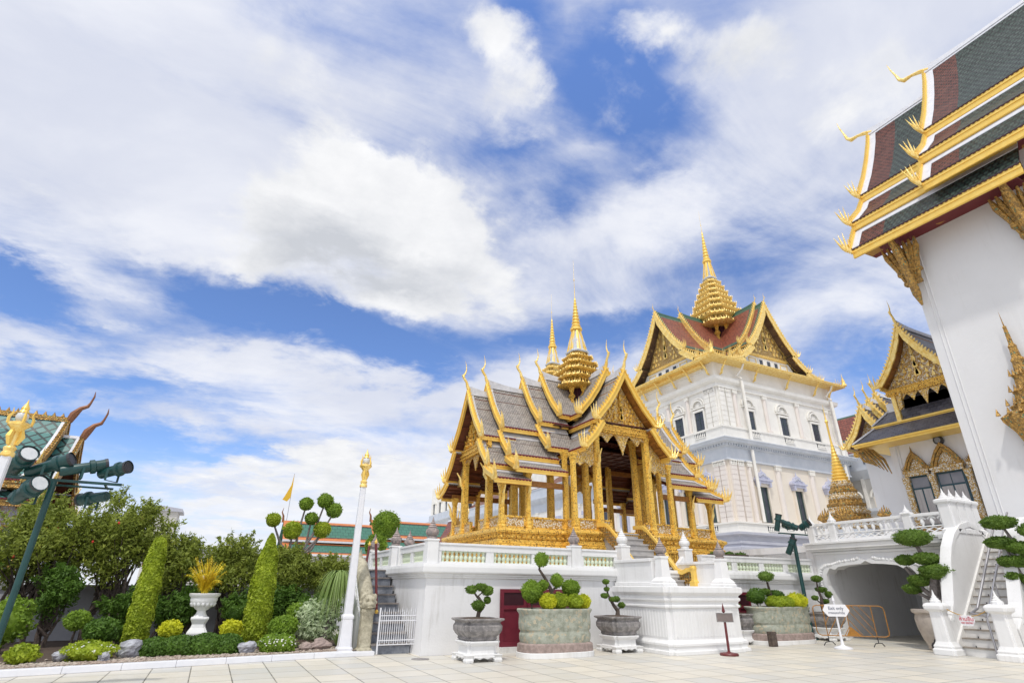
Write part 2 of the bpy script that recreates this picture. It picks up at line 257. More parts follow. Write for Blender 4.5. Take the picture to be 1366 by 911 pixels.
def leafmat(name, c, c2, c3=None):
    m = bpy.data.materials.new(name); m.use_nodes = True; t = m.node_tree; b = t.nodes['Principled BSDF']
    b.inputs['Roughness'].default_value = 0.5; b.inputs['Specular IOR Level'].default_value = 0.35
    g = t.nodes.new('ShaderNodeTexCoord'); n = t.nodes.new('ShaderNodeTexNoise'); n.inputs['Scale'].default_value = 3.5; n.inputs['Detail'].default_value = 3
    t.links.new(g.outputs['Object'], n.inputs['Vector'])
    n2 = t.nodes.new('ShaderNodeTexWhiteNoise'); sp = t.nodes.new('ShaderNodeNewGeometry'); t.links.new(sp.outputs['Random Per Island'], n2.inputs[0]); n2.noise_dimensions = '1D'
    ad = t.nodes.new('ShaderNodeMath'); ad.operation = 'MULTIPLY_ADD'; t.links.new(n2.outputs[0], ad.inputs[0]); ad.inputs[1].default_value = 0.55
    sb = t.nodes.new('ShaderNodeMath'); sb.operation = 'MULTIPLY_ADD'; t.links.new(n.outputs[0], sb.inputs[0]); sb.inputs[1].default_value = 1.3; sb.inputs[2].default_value = -0.4
    t.links.new(sb.outputs[0], ad.inputs[2])
    r = t.nodes.new('ShaderNodeValToRGB'); t.links.new(ad.outputs[0], r.inputs[0])
    r.color_ramp.elements[0].position = 0.1; r.color_ramp.elements[0].color = c + (1,)
    r.color_ramp.elements[1].position = 0.8; r.color_ramp.elements[1].color = c2 + (1,)
    if c3: e = r.color_ramp.elements.new(0.97); e.color = c3 + (1,)
    t.links.new(r.outputs[0], b.inputs['Base Color'])
    tr = t.nodes.new('ShaderNodeBsdfTranslucent'); t.links.new(r.outputs[0], tr.inputs[0])
    mx = t.nodes.new('ShaderNodeMixShader'); mx.inputs[0].default_value = 0.35
    out = t.nodes['Material Output']; t.links.new(b.outputs[0], mx.inputs[1]); t.links.new(tr.outputs[0], mx.inputs[2]); t.links.new(mx.outputs[0], out.inputs[0])
    MATS[name] = m
leafmat('leaf_tree', (0.09, 0.14, 0.02), (0.36, 0.42, 0.07), (0.50, 0.36, 0.08))
leafmat('leaf_bush', (0.10, 0.19, 0.02), (0.30, 0.45, 0.05))
leafmat('leaf_dark', (0.04, 0.10, 0.015), (0.14, 0.26, 0.035))
leafmat('leaf_lime', (0.16, 0.25, 0.012), (0.50, 0.60, 0.05))
leafmat('leaf_yellow', (0.34, 0.40, 0.01), (0.78, 0.78, 0.05))
leafmat('leaf_gold', (0.66, 0.46, 0.015), (0.95, 0.82, 0.07))
leafmat('leaf_silver', (0.22, 0.34, 0.14), (0.66, 0.74, 0.50))
leafmat('leaf_bonsai', (0.07, 0.14, 0.02), (0.20, 0.32, 0.05))
leafmat('leaf_palm', (0.16, 0.26, 0.06), (0.36, 0.48, 0.16))

# ---------------------------------------------------------------- mesh builder
class MB:
    def __init__(s): s.v = []; s.f = []; s.uv = {}
    def add(s, vs, fs, uvs=None):
        n = len(s.v); s.v += [tuple(p) for p in vs]
        for i, f in enumerate(fs):
            if uvs is not None: s.uv[len(s.f)] = uvs[i]
            s.f.append([n + k for k in f])
        return s
    def box(s, x0, x1, y0, y1, z0, z1):
        return s.add([(x0, y0, z0), (x1, y0, z0), (x1, y1, z0), (x0, y1, z0), (x0, y0, z1), (x1, y0, z1), (x1, y1, z1), (x0, y1, z1)],
                     [(0, 3, 2, 1), (4, 5, 6, 7), (0, 1, 5, 4), (1, 2, 6, 5), (2, 3, 7, 6), (3, 0, 4, 7)])
    def boxf(s, F, a0, a1, b0, b1, z0, z1):      # box in a local frame F(a, b, z)
        vs = [F(*p) for p in ((a0, b0, z0), (a1, b0, z0), (a1, b1, z0), (a0, b1, z0), (a0, b0, z1), (a1, b0, z1), (a1, b1, z1), (a0, b1, z1))]
        return s.add(vs, [(0, 3, 2, 1), (4, 5, 6, 7), (0, 1, 5, 4), (1, 2, 6, 5), (2, 3, 7, 6), (3, 0, 4, 7)])
    def rings(s, rings, cap=True, closed=True):
        n = len(rings[0]); vs = [p for r in rings for p in r]; fs = []
        for i in range(len(rings) - 1):
            for j in range(n if closed else n - 1):
                k = (j + 1) % n
                fs.append((i * n + j, i * n + k, (i + 1) * n + k, (i + 1) * n + j))
        if cap and closed:
            fs.append(tuple(range(n - 1, -1, -1))); fs.append(tuple((len(rings) - 1) * n + j for j in range(n)))
        return s.add(vs, fs)
    def stack(s, plan, prof, cx=0, cy=0, lean=(0, 0)):
        return s.rings([[(cx + px * r + lean[0] * z, cy + py * r + lean[1] * z, z) for px, py in plan] for r, z in prof])
    def lathe(s, prof, cx=0, cy=0, n=16, sx=1.0, sy=1.0):
        return s.stack([(cos(2 * pi * i / n) * sx, sin(2 * pi * i / n) * sy) for i in range(n)], prof, cx, cy)
    def tube(s, pts, rad, n=8, cap=True):
        pts = [Vector(p) for p in pts]; m = len(pts)
        if not hasattr(rad, '__len__'): rad = [rad] * m
        rs = []; up = Vector((0, 0, 1))
        prev = None
        for i, p in enumerate(pts):
            d = (pts[min(i + 1, m - 1)] - pts[max(i - 1, 0)]).normalized()
            if prev is None:
                a = d.cross(up)
                if a.length < 1e-3: a = d.cross(Vector((1, 0, 0)))
            else: a = prev - d * prev.dot(d)
            a.normalize(); prev = a; b = d.cross(a)
            rs.append([tuple(p + (a * cos(2 * pi * k / n) + b * sin(2 * pi * k / n)) * rad[i]) for k in range(n)])
        return s.rings(rs, cap)
    def bar(s, p, q, w, h=None):
        h = h or w; p = Vector(p); q = Vector(q); d = (q - p).normalized()
        a = d.cross(Vector((0, 0, 1)))
        if a.length < 1e-3: a = Vector((1, 0, 0))
        a.normalize(); b = d.cross(a); a = a * w / 2; b = b * h / 2
        return s.rings([[p - a - b, p + a - b, p + a + b, p - a + b], [q - a - b, q + a - b, q + a + b, q - a + b]])
    def prism(s, poly, fn, t0, t1):              # outline poly in (u, v), fn(u, v, t) -> point
        n = len(poly)
        return s.rings([[fn(u, v, t0) for u, v in poly], [fn(u, v, t1) for u, v in poly]])
    def cone(s, c, r, h, n=6, d=(0, 0, 1)):
        c = Vector(c); d = Vector(d).normalized(); return s.tube([c, c + d * h * 0.45, c + d * h], [r, r * 0.55, r * 0.03], n)
    def ball(s, c, r, n=12, m=8, sz=1.0, sx=1.0, sy=1.0):
        return s.rings([[(c[0] + r * sx * sin(pi * (i + .02) / (m + .04)) * cos(2 * pi * k / n), c[1] + r * sy * sin(pi * (i + .02) / (m + .04)) * sin(2 * pi * k / n), c[2] - r * sz * cos(pi * (i + .02) / (m + .04))) for k in range(n)] for i in range(m + 1)])
    def build(s, name, m, parent=None, org=None, smooth=False, bevel=0.0):
        if org is None: org = root_org(parent)
        me = bpy.data.meshes.new(name)
        V = np.array([tuple(p) for p in s.v], dtype=float) - np.array(org)
        me.from_pydata([tuple(p) for p in V.tolist()], [], s.f)
        if s.uv:
            ul = me.uv_layers.new(name='UVMap')
            for i, p in enumerate(me.polygons):
                u = s.uv.get(i)
                if u is None: continue
                for k, li in enumerate(p.loop_indices): ul.data[li].uv = u[k]
        me.update()
        if m is not None: me.materials.append(MATS[m] if isinstance(m, str) else m)
        if smooth:
            me.polygons.foreach_set('use_smooth', [True] * len(me.polygons))
            try: me.set_sharp_from_angle(angle=radians(42))
            except Exception: pass
        o = bpy.data.objects.new(name, me); COL.objects.link(o)
        if parent is not None: o.parent = parent
        else: o.location = org
        if bevel:
            bm = o.modifiers.new('bevel', 'BEVEL'); bm.width = bevel; bm.segments = 2; bm.limit_method = 'ANGLE'
        return o
def root_org(p):
    if p is None: return (0, 0, 0)
    while p.parent is not None: p = p.parent
    return tuple(p.location)
def tag(o, label=None, cat=None, group=None, kind=None):
    if label: o['label'] = label
    if cat: o['category'] = cat
    if group: o['group'] = group
    if kind: o['kind'] = kind
    return o
def thing(name, label, cat, loc=(0, 0, 0), group=None):
    o = bpy.data.objects.new(name, None); COL.objects.link(o); o.location = loc; o.empty_display_size = 0.3
    return tag(o, label, cat, group)
def copy_tree(o, loc=None, rz=None, label=None, parent=None):
    c = o.copy(); COL.objects.link(c)
    if parent is not None: c.parent = parent
    if loc is not None: c.location = loc
    if rz is not None: c.rotation_euler = (0, 0, rz)
    if label: c['label'] = label
    for ch in list(o.children):
        copy_tree(ch, parent=c)
    return c
def dup(o, dx, dy, dz=0.0, parent=None, rz=None):    # repeat of a part, shifted inside its thing
    c = copy_tree(o, parent=parent or o.parent)
    c.location = (o.location.x + dx, o.location.y + dy, o.location.z + dz)
    if rz is not None: c.rotation_euler = (0, 0, rz)
    return c
# redented square plan (the cut-in corners of Thai columns, bases and spires), half width 1
def redent(k=2, d=0.16):
    q = []
    if k == 1: q = [(1, 1 - d), (1 - d, 1 - d), (1 - d, 1)]
    elif k == 2: q = [(1, 1 - 2 * d), (1 - d, 1 - 2 * d), (1 - d, 1 - d), (1 - 2 * d, 1 - d), (1 - 2 * d, 1)]
    elif k == 3: q = [(1, 1 - 3 * d), (1 - d, 1 - 3 * d), (1 - d, 1 - 2 * d), (1 - 2 * d, 1 - 2 * d), (1 - 2 * d, 1 - d), (1 - 3 * d, 1 - d), (1 - 3 * d, 1)]
    out = []
    for r in range(4):
        for x, y in q:
            for _ in range(r): x, y = -y, x
            out.append((x, y))
    return out
SQ = [(1, -1), (1, 1), (-1, 1), (-1, -1)]
RD1, RD2, RD3 = redent(1, 0.2), redent(2, 0.14), redent(3, 0.13)

# ---------------------------------------------------------------- foliage
def leaves(B, pts, nrm, size, rng, aspect=2.0, jit=0.7, seg=1):
    """one small leaf (a folded quad) per point"""
    n = len(pts)
    d = nrm + rng.normal(0, jit, (n, 3)); d /= np.linalg.norm(d, axis=1)[:, None] + 1e-9
    r = rng.normal(0, 1, (n, 3)); a = np.cross(d, r); a /= np.linalg.norm(a, axis=1)[:, None] + 1e-9
    b = np.cross(d, a)
    sz = size * rng.uniform(0.6, 1.35, n)[:, None]
    p0 = pts - a * sz * aspect / 2; p2 = pts + a * sz * aspect / 2
    p1 = pts + b * sz / 2 + d * sz * 0.15; p3 = pts - b * sz / 2 + d * sz * 0.15
    V = np.stack([p0, p1, p2, p3], 1).reshape(-1, 3)
    base = len(B.v); B.v += [tuple(x) for x in V.tolist()]
    B.f += [[base + 4 * i, base + 4 * i + 1, base + 4 * i + 2, base + 4 * i + 3] for i in range(n)]
def sphere_pts(rng, n, c, r, shell=0.25, flat=0.0):
    u = rng.normal(0, 1, (n, 3)); u /= np.linalg.norm(u, axis=1)[:, None]
    if flat: u[:, 2] = np.where(u[:, 2] < 0, u[:, 2] * flat, u[:, 2])
    k = 1 - shell * rng.random(n)[:, None] ** 1.5
    r = np.array(r if hasattr(r, '__len__') else (r, r, r))
    return np.array(c) + u * k * r, u
def puff(name, c, r, n, size, material, parent=None, seed=1, shell=0.2, core=True, flat=0.0, aspect=1.7, org=None, jit=0.7, bumpy=0.0):
    rng = np.random.default_rng(seed); B = MB()
    rr = r if hasattr(r, '__len__') else (r, r, r)
    if core: B.ball(c, 1.0, 14, 9, sz=rr[2] * 0.86 * (1 if not flat else 1), sx=rr[0] * 0.86, sy=rr[1] * 0.86)
    p, u = sphere_pts(rng, n, (0, 0, 0), rr, shell, flat)
    if bumpy:
        ph = rng.uniform(0, 6.28, 6)
        w = 1 + bumpy * (np.sin(u[:, 0] * 6 + ph[0]) + np.sin(u[:, 1] * 7 + ph[1]) + np.sin(u[:, 2] * 6 + ph[2]) + np.sin((u[:, 0] + u[:, 2]) * 11 + ph[3])) / 4
        p = p * w[:, None]
    p = p + np.array(c)
    leaves(B, p, u, size, rng, aspect, jit)
    k = max(14, n // 22)            # stray shoots that break the clipped outline
    u2 = rng.normal(0, 1, (k, 3)); u2 /= np.linalg.norm(u2, axis=1)[:, None]; u2[:, 2] = np.abs(u2[:, 2]) * .9 + u2[:, 2] * .1
    for t_ in (1.0, 1.05, 1.10):
        leaves(B, np.array(c) + u2 * np.array(rr) * (t_ + rng.random((k, 1)) * .05), u2, size * .8, rng, 2.2, 1.0)
    return B.build(name, material, parent, org=org)
def offpoly(poly, d):
    """outset a counter-clockwise polygon by d"""
    n = len(poly); out = []
    for i in range(n):
        x0, y0 = poly[i - 1]; x1, y1 = poly[i]; x2, y2 = poly[(i + 1) % n]
        a = Vector((x1 - x0, y1 - y0)).normalized(); b = Vector((x2 - x1, y2 - y1)).normalized()
        na = Vector((a.y, -a.x)); nb = Vector((b.y, -b.x)); m = (na + nb); k = max(0.2, 1 + na.dot(nb))
        out.append((x1 + m.x / k * d, y1 + m.y / k * d))
    return out
def mould(B, poly, prof):
    return B.rings([[(x, y, z) for x, y in offpoly(poly, o)] for o, z in prof])
def finial(B, x, y, z, s=1.0, n=16):       # lotus-bud finial: bulb with rings and a point
    return B.lathe([(r * s, z + h * s) for r, h in ((0.10, 0), (0.13, .015), (0.13, .05), (0.10, .06), (0.15, .10), (0.165, .16), (0.15, .22), (0.10, .25), (0.115, .265), (0.10, .29), (0.075, .30), (0.085, .315), (0.07, .34), (0.05, .35), (0.06, .365), (0.045, .39), (0.03, .40), (0.035, .415), (0.02, .45), (0.003, .52))], x, y, n)
def spirefinial(B, x, y, z, s=1.0):
    return B.stack([(a, b) for a, b in [(cos(2 * pi * i / 8 + pi / 8), sin(2 * pi * i / 8 + pi / 8)) for i in range(8)]],
                   [(r * s, z + h * s) for r, h in ((.17, 0), (.19, .03), (.19, .1), (.16, .12), (.13, .14), (.14, .17), (.10, .19), (.08, .23), (.09, .25), (.05, .29), (.035, .36), (.004, .5))], x, y)

# ================================================================ ground
g = MB(); g.add([(-900, -900, 0), (900, -900, 0), (900, 900, 0), (-900, 900, 0)], [(0, 1, 2, 3)])
o = g.build('ground', 'paving', None); tag(o, kind='structure')

# ================================================================ pavilion platform
PX0, PY0 = 5.16, 15.23
plat = thing('pavilion_platform', 'long white plastered platform with balustrade carrying the golden pavilion', 'platform', (PX0, PY0, 0))
foot = [(5.16, 15.23), (21.45, 15.23), (21.45, 27.5), (5.16, 27.5)]
B = MB(); mould(B, foot, [(0.02, 0), (0.0, 0.3), (-0.03, 1.83)]); B.build('wall', 'plaster', plat)
B = MB(); mould(B, foot, [(-0.03, 1.83), (0.02, 1.85), (0.02, 1.89), (0.05, 1.90), (0.05, 1.94), (0.12, 1.97), (0.13, 2.0), (0.13, 2.12), (0.11, 2.20), (0.02, 2.20)]); B.build('cornice', 'plaster_clean', plat, bevel=0.006)
def rail_run(parent, ax, fixed, spans, out, z0, z1, z2, z3, bal=True, thick=0.20, step=0.135):
    """balustrade bays: spans = [(a0, a1)], along x ('x') or y ('y'); z0 base, z1-z2 opening, z3 top"""
    for a0, a1 in spans:
        def F(a, b, z): return (a, fixed + b, z) if ax == 'x' else (fixed + b, a, z)
        b0, b1 = -thick / 2, thick / 2
        B = MB(); B.boxf(F, a0 - .001, a1 + .001, b0 + .01, b1 - .01, z0, z1); B.boxf(F, a0 - .001, a1 + .001, b0, b1, z2, z3 - .06); B.boxf(F, a0 - .001, a1 + .001, b0 - .025, b1 + .025, z3 - .06, z3)
        B.boxf(F, a0, a0 + .12, b0 + .012, b1 - .012, z1, z2); B.boxf(F, a1 - .12, a1, b0 + .012, b1 - .012, z1, z2)
        rl = B.build('balustrade', 'plaster_clean', parent, bevel=0.008)
        n = max(2, int((a1 - a0 - .24) / step)); h = z2 - z1
        pitch = (a1 - a0 - .24) / n; first = None
        for i in range(n):
            c = F(a0 + .12 + pitch * (i + .5), 0, 0)
            if first is None:
                b = MB(); b.lathe([(r * 1.18 * pitch / .135, z1 + h * t) for r, t in ((.045, 0), (.045, .06), (.028, .12), (.036, .2), (.055, .38), (.05, .5), (.03, .68), (.028, .78), (.042, .84), (.042, .9), (.055, .93), (.055, 1))], c[0], c[1], 10)
                first = b.build('baluster', 'baluster_green', rl, smooth=True); c0 = c
            else: dup(first, c[0] - c0[0], c[1] - c0[1], parent=rl)
def post(parent, x, y, z0, z1, w=0.16, fin='finial_stone', s=1.0, mt='plaster_clean'):
    B = MB(); B.stack(SQ, [(w, z0), (w, z1), (w + .02, z1 + .01), (w + .02, z1 + .05), (w, z1 + .06)], x, y); p = B.build('post', mt, parent, bevel=0.01)
    if fin:
        B = MB(); finial(B, x, y, z1 + .06, s); B.build('finial', fin, p, smooth=True)
    return p
zz = (2.2, 2.26, 2.54, 2.75)
yf = 15.36
rail_run(plat, 'x', yf, [(5.47, 7.08), (7.08, 8.58), (8.58, 9.86)], -1, *zz)
rail_run(plat, 'x', yf, [(10.2, 11.62)], -1, *zz)
rail_run(plat, 'x', yf, [(15.3, 16.9), (16.9, 18.3), (18.3, 19.62), (19.62, 21.2)], -1, *zz, step=.15)
post(plat, 5.31, yf, 2.2, 2.78, .16, s=1.15); post(plat, 10.03, yf, 2.2, 2.78, .165, s=1.1)
for x, y, fz in ((11.98, 15.42, 1.15), (14.72, 15.42, 1.15)):
    post(plat, x, y, 2.2, 2.86, .17, 'plaster_clean', fz)
    B = MB(); B.prism([(0, 0), (.45, 0), (0, .42)], lambda u, v, t: (x + (.17 if x < 13 else -.17) + (u if x < 13 else -u), y + t, 2.2 + v + .05), -.08, .08); B.build('post_wing', 'plaster_clean', plat)
rail_run(plat, 'y', 5.26, [(15.52, 16.7), (16.7, 17.85)], -1, *zz)
post(plat, 5.24, 18.75, 2.2, 2.78, .16, s=1.15); post(plat, 5.65, 18.6, 2.2, 2.72, .15, s=1.1)
rail_run(plat, 'y', 5.24, [(18.92, 20.2), (20.2, 21.5)], -1, *zz); post(plat, 5.24, 21.66, 2.2, 2.78, .15, s=1.15)
B = MB(); B.box(5.1, 5.4, 17.85, 18.0, 2.2, 2.75); B.build('post', 'plaster_clean', plat, bevel=.01)
# maroon cellar doors
def cellar_door(x0, x1, z0, z1, y):
    B = MB(); B.box(x0, x1, y, y + .03, z0, z1); d = B.build('door', 'maroon', plat)
    w = (x1 - x0) / 3
    for i in range(3):
        B = MB(); a = x0 + i * w
        for p, q, r, s in ((a + .02, a + .10, z0, z1), (a + w - .10, a + w - .02, z0, z1), (a + .1, a + w - .1, z1 - .09, z1), (a + .1, a + w - .1, z1 - .52, z1 - .42), (a + .1, a + w - .1, z0, z0 + .12)):
            B.box(p, q, y - .035, y, r, s)
        B.build('door_frame', 'maroon', d)
        B = MB(); B.box(a + .11, a + w - .11, y - .012, y - .002, z1 - .42, z1 - .1); B.build('door_grille', 'maroon_dark', d)
    B = MB(); B.box(x0 - .05, x1 + .05, y - .13, y + .05, 0.0, z0 - .004); B.build('door_step', 'plaster_clean', plat)
cellar_door(7.38, 9.9, 0.14, 1.58, 15.17); cellar_door(15.2, 17.3, 0.14, 1.55, 15.17)

# ---------------------------------------------------------------- entrance block in front of the platform
blk = thing('mounting_block', 'tall white moulded entrance block with fluted sides, standing out from the long platform', 'platform', (12.8, 12.9, 0))
bf = [(11.42, 12.98), (11.56, 12.98), (11.56, 12.85), (13.9, 12.85), (13.9, 13.0), (14.3, 13.0), (14.3, 15.24), (11.42, 15.24)]
B = MB(); mould(B, bf, [(.12, 0), (.12, .09), (.06, .10), (.06, .2), (.09, .21), (.09, .27), (0, .33), (-.02, .36)]); B.build('base_moulding', 'plaster_clean', blk, bevel=.01)
B = MB(); mould(B, bf, [(-.02, .36), (-.02, 1.12)])
for i in range(18):
    x = 11.64 + i * .123; B.box(x, x + .05, 12.856, 12.88, .42, 1.08)
for i in range(18):
    y = 13.05 + i * .123; B.box(11.428, 11.45, y, y + .05, .42, 1.08)
B.build('wall', 'plaster_clean', blk)
B = MB(); mould(B, bf, [(-.02, 1.12), (.03, 1.15), (.03, 1.2), (.0, 1.21), (.0, 1.28), (.05, 1.33), (.05, 1.39), (.02, 1.40), (.02, 1.45), (.10, 1.52), (.11, 1.54), (.11, 1.68), (.0, 1.70)]); B.build('cornice', 'plaster_clean', blk, bevel=.01)
for sx, x0, x1 in ((-1, 11.46, 11.64), (1, 14.12, 14.28)):
    B = MB(); B.box(x0, x1, 13.45, 15.2, 1.70, 2.36); B.box(x0 - .05, x1 + .05, 13.45, 15.2, 2.36, 2.45); B.box(x0 - .06, x1 + .06, 13.4, 15.2, 1.70, 1.80); B.build('parapet', 'plaster_clean', blk, bevel=.012)
    cx = 11.66 if sx < 0 else 14.02
    B = MB(); B.stack(SQ, [(.27, 1.70), (.27, 1.76), (.24, 1.79), (.25, 1.82), (.22, 1.86), (.16, 1.93), (.13, 2.42), (.15, 2.44), (.15, 2.5)], cx, 13.22); p = B.build('post', 'plaster_clean', blk, bevel=.008)
    B = MB(); finial(B, cx, 13.22, 2.5, 1.05); B.build('finial', 'finial_stone', p, smooth=True)
# stairs and gilded handrails up to the pavilion floor
st = thing('pavilion_staircase', 'short grey staircase with gilded scrolled handrails rising to the pavilion door', 'staircase', (13.5, 15, 1.7))
for i in range(9):
    B = MB(); y = 14.85 + i * .27; B.box(12.5, 13.97, y, 17.3, 1.70 + i * .2, 1.70 + (i + 1) * .2 - .002); B.box(12.47, 14.0, y - .03, y + .02, 1.70 + (i + 1) * .2 - .045, 1.70 + (i + 1) * .2); B.build('step', 'stair_grey', st)
for x in (12.39, 14.06):
    pts = [(x, 14.45, 1.74), (x, 14.45, 2.05), (x, 14.5, 2.22), (x, 14.7, 2.2), (x, 14.95, 2.12), (x, 15.2, 2.2), (x, 15.6, 2.62), (x, 16.05, 3.15), (x, 16.5, 3.55), (x, 16.8, 3.72), (x, 17.1, 3.74), (x, 17.3, 3.74)]
    B = MB()
    B.rings([[(px + a * w, py, pz + b * h) for a, b in ((-1, -1), (1, -1), (1, 1), (-1, 1))] for (px, py, pz), (w, h) in zip(pts[3:], [(.07, .07)] * 9)])
    B.stack(SQ, [(.12, 1.70), (.12, 1.85), (.07, 1.9), (.07, 2.2), (.10, 2.25), (.06, 2.33)], x, 14.45)
    B.bar((x, 14.45, 2.22), (x, 14.75, 2.2), .13, .13)
    rl = B.build('handrail', 'gold_plain', st, smooth=True, bevel=.01)
    B = MB()   # pierced lattice infill
    for k in range(24):
        y = 14.62 + k * .11
        top = 2.14 if y < 15.15 else min(3.66, 2.14 + (y - 15.15) * 1.18); bot = 1.74 if y < 14.9 else 1.74 + (y - 14.9) * .76
        bot = min(bot, 3.5); B.box(x - .015, x + .015, y, y + .045, bot, top)
    for k in range(18):
        z = 1.8 + k * .1
        ya = max(14.5, 15.15 + (z - 2.14) / 1.18) if z > 2.14 else 14.5; yb = min(17.2, 14.9 + (z - 1.74) / .76)
        if yb > ya: B.box(x - .019, x + .019, ya, yb, z, z + .045)
    B.build('lattice', 'gold_aged', rl)

# ---------------------------------------------------------------- side stair at the left of the platform
ss = thing('side_stair', 'steep dark marble side stair climbing beside the white platform, left of it', 'staircase', (4.7, 16.1, 0))
for i in range(9):
    y = 16.05 + i * .36; z1 = (i + 1) * .235
    B = MB(); B.box(4.08 if i < 7 else 4.55, 5.12, y, 19.2, max(0, z1 - .235), z1 - .04); s_ = B.build('step', 'marble_step', ss)
    B = MB(); B.box(4.06 if i < 7 else 4.48, 5.13, y - .035, y + .34, z1 - .04, z1); B.build('tread', 'step_tread', s_)
B = MB(); B.rings([[(x, 16.3, 0), (x, 19.2, 0), (x, 19.2, 2.0), (x, 18.7, 2.0), (x, 16.3, .55)] for x in (3.86, 4.06)]); B.build('side_wall', 'plaster', ss)
# stone guardian figure with long scaly back (naga newel)
ng = thing('stone_naga', 'weathered beige stone naga newel carved with a lion face, beside the white lamp post', 'statue', (3.90, 16.1, 0))
B = MB()
B.stack(RD1, [(.20, 0), (.20, .12), (.155, .16), (.15, .9), (.17, 1.0), (.16, 1.06)], 3.90, 16.15); B.build('pedestal', 'naga_stone', ng, bevel=.01)
B = MB(); B.ball((3.90, 16.1, 1.22), .2, 14, 10, sz=1.0, sy=.9); B.ball((3.90, 15.94, 1.17), .11, 12, 8, sx=1.2, sz=.7)
for sx in (-1, 1):
    B.ball((3.90 + sx * .08, 15.94, 1.3), .045, 8, 6); B.ball((3.90 + sx * .15, 16.08, 1.36), .06, 8, 6, sz=1.3)
B.ball((3.90, 15.86, 1.11), .05, 8, 6, sx=1.6, sz=.5)
for k in range(12):
    a = k * pi / 6; B.ball((3.90 + .19 * cos(a), 16.14, 1.22 + .19 * sin(a)), .055, 8, 6)
B.build('head', 'naga_stone', ng, smooth=True)
B = MB(); B.tube([(3.90, 16.25, 1.1), (3.89, 16.5, 1.45), (3.87, 16.9, 1.85), (3.85, 17.3, 2.2), (3.83, 17.65, 2.35), (3.83, 17.8, 2.2)], [.17, .2, .19, .17, .14, .08], 12)
for k in range(16):
    t = k / 15; B.cone((3.89 - .03 * t, 16.35 + 1.25 * t, 1.38 + 1.1 * t), .06, .17, 5, (0, -.4, 1))
B.build('body', 'naga_stone', ng, smooth=True)
# white iron gate across the stair foot
gt = thing('iron_gate', 'low white iron picket gate closing the foot of the side stair', 'gate', (4.6, 15.85, .0))
B = MB()
for x in (4.18, 5.28): B.box(x - .018, x + .018, 15.83, 15.865, .02, 1.1)
for z in (.22, .32, .78, .9): B.box(4.18, 5.28, 15.838, 15.858, z, z + .022)
B.build('frame', 'white_paint', gt)
B0 = None
for k in range(17):
    x = 4.24 + k * .06
    if B0 is None:
        B = MB(); B.box(x - .007, x + .007, 15.842, 15.855, .22, .95); B.cone((x, 15.848, .95), .014, .12, 5); B0 = B.build('picket', 'white_paint', gt)
    else: dup(B0, k * .06, 0, (.05 if k % 2 else 0))
# maroon poles with gilded knobs
for (x, y, z0), (x2, y2, z2), lb in (((4.2, 16.35, 1.0), (4.05, 16.6, 2.75), 'maroon barrier pole with gilded knobs leaning beside the stone naga'), ((4.0, 17.4, 1.9), (4.1, 17.6, 2.75), 'shorter maroon pole with gilded knob, farther up the side stair')):
    t = thing('stair_pole', lb, 'pole', (x, y, z0))
    B = MB(); B.tube([(x, y, z0), (x2, y2, z2)], .035, 10); B.build('pole', 'red_post', t, smooth=True)
    for p, s in (((x2, y2, z2 - .02), .3), ((x, y, z0 - .06), .32)):
        B = MB(); finial(B, p[0], p[1], p[2], s); B.build('knob', 'gold_plain', t, smooth=True)
# ================================================================ Thai roof kit
mat('spire_glaze', (0.62, 0.58, 0.48), (0.42, 0.44, 0.44), 0.4, 0.1, ns=6, amt=0.7)
mat('gold_dark', (0.60, 0.40, 0.13), (0.20, 0.11, 0.035), 0.5, 0.3, ns=18, amt=0.9, bump=.6, bs=20, btype='vor', c3=(0.62, 0.52, 0.34), s3=16, t3=0.8)
mat('gold_niche', (0.80, 0.52, 0.14), (0.05, 0.02, 0.01), 0.5, 0.2, ns=5, amt=1.0, detail=1, bump=.5, bs=12, btype='vor')
FLAME = [(-.10, -.14), (.06, -.20), (.22, -.14), (.33, -.02), (.40, .14), (.44, .34), (.36, .20), (.31, .16), (.315, .30), (.35, .50), (.27, .34), (.23, .18), (.20, .24), (.215, .46), (.23, .72), (.14, .46), (.11, .22), (.07, .24), (.05, .40), (.03, .54), (-.02, .34), (-.05, .14), (-.10, .04)]
def chofa_pts(s):
    return [((a * s), (b * s)) for a, b in ((-.04, -.08), (.05, .12), (.10, .30), (.22, .46), (.26, .56), (.18, .66), (.13, .82), (.14, 1.0), (.19, 1.22))], [r * s for r in (.075, .07, .05, .055, .06, .035, .026, .016, .004)]
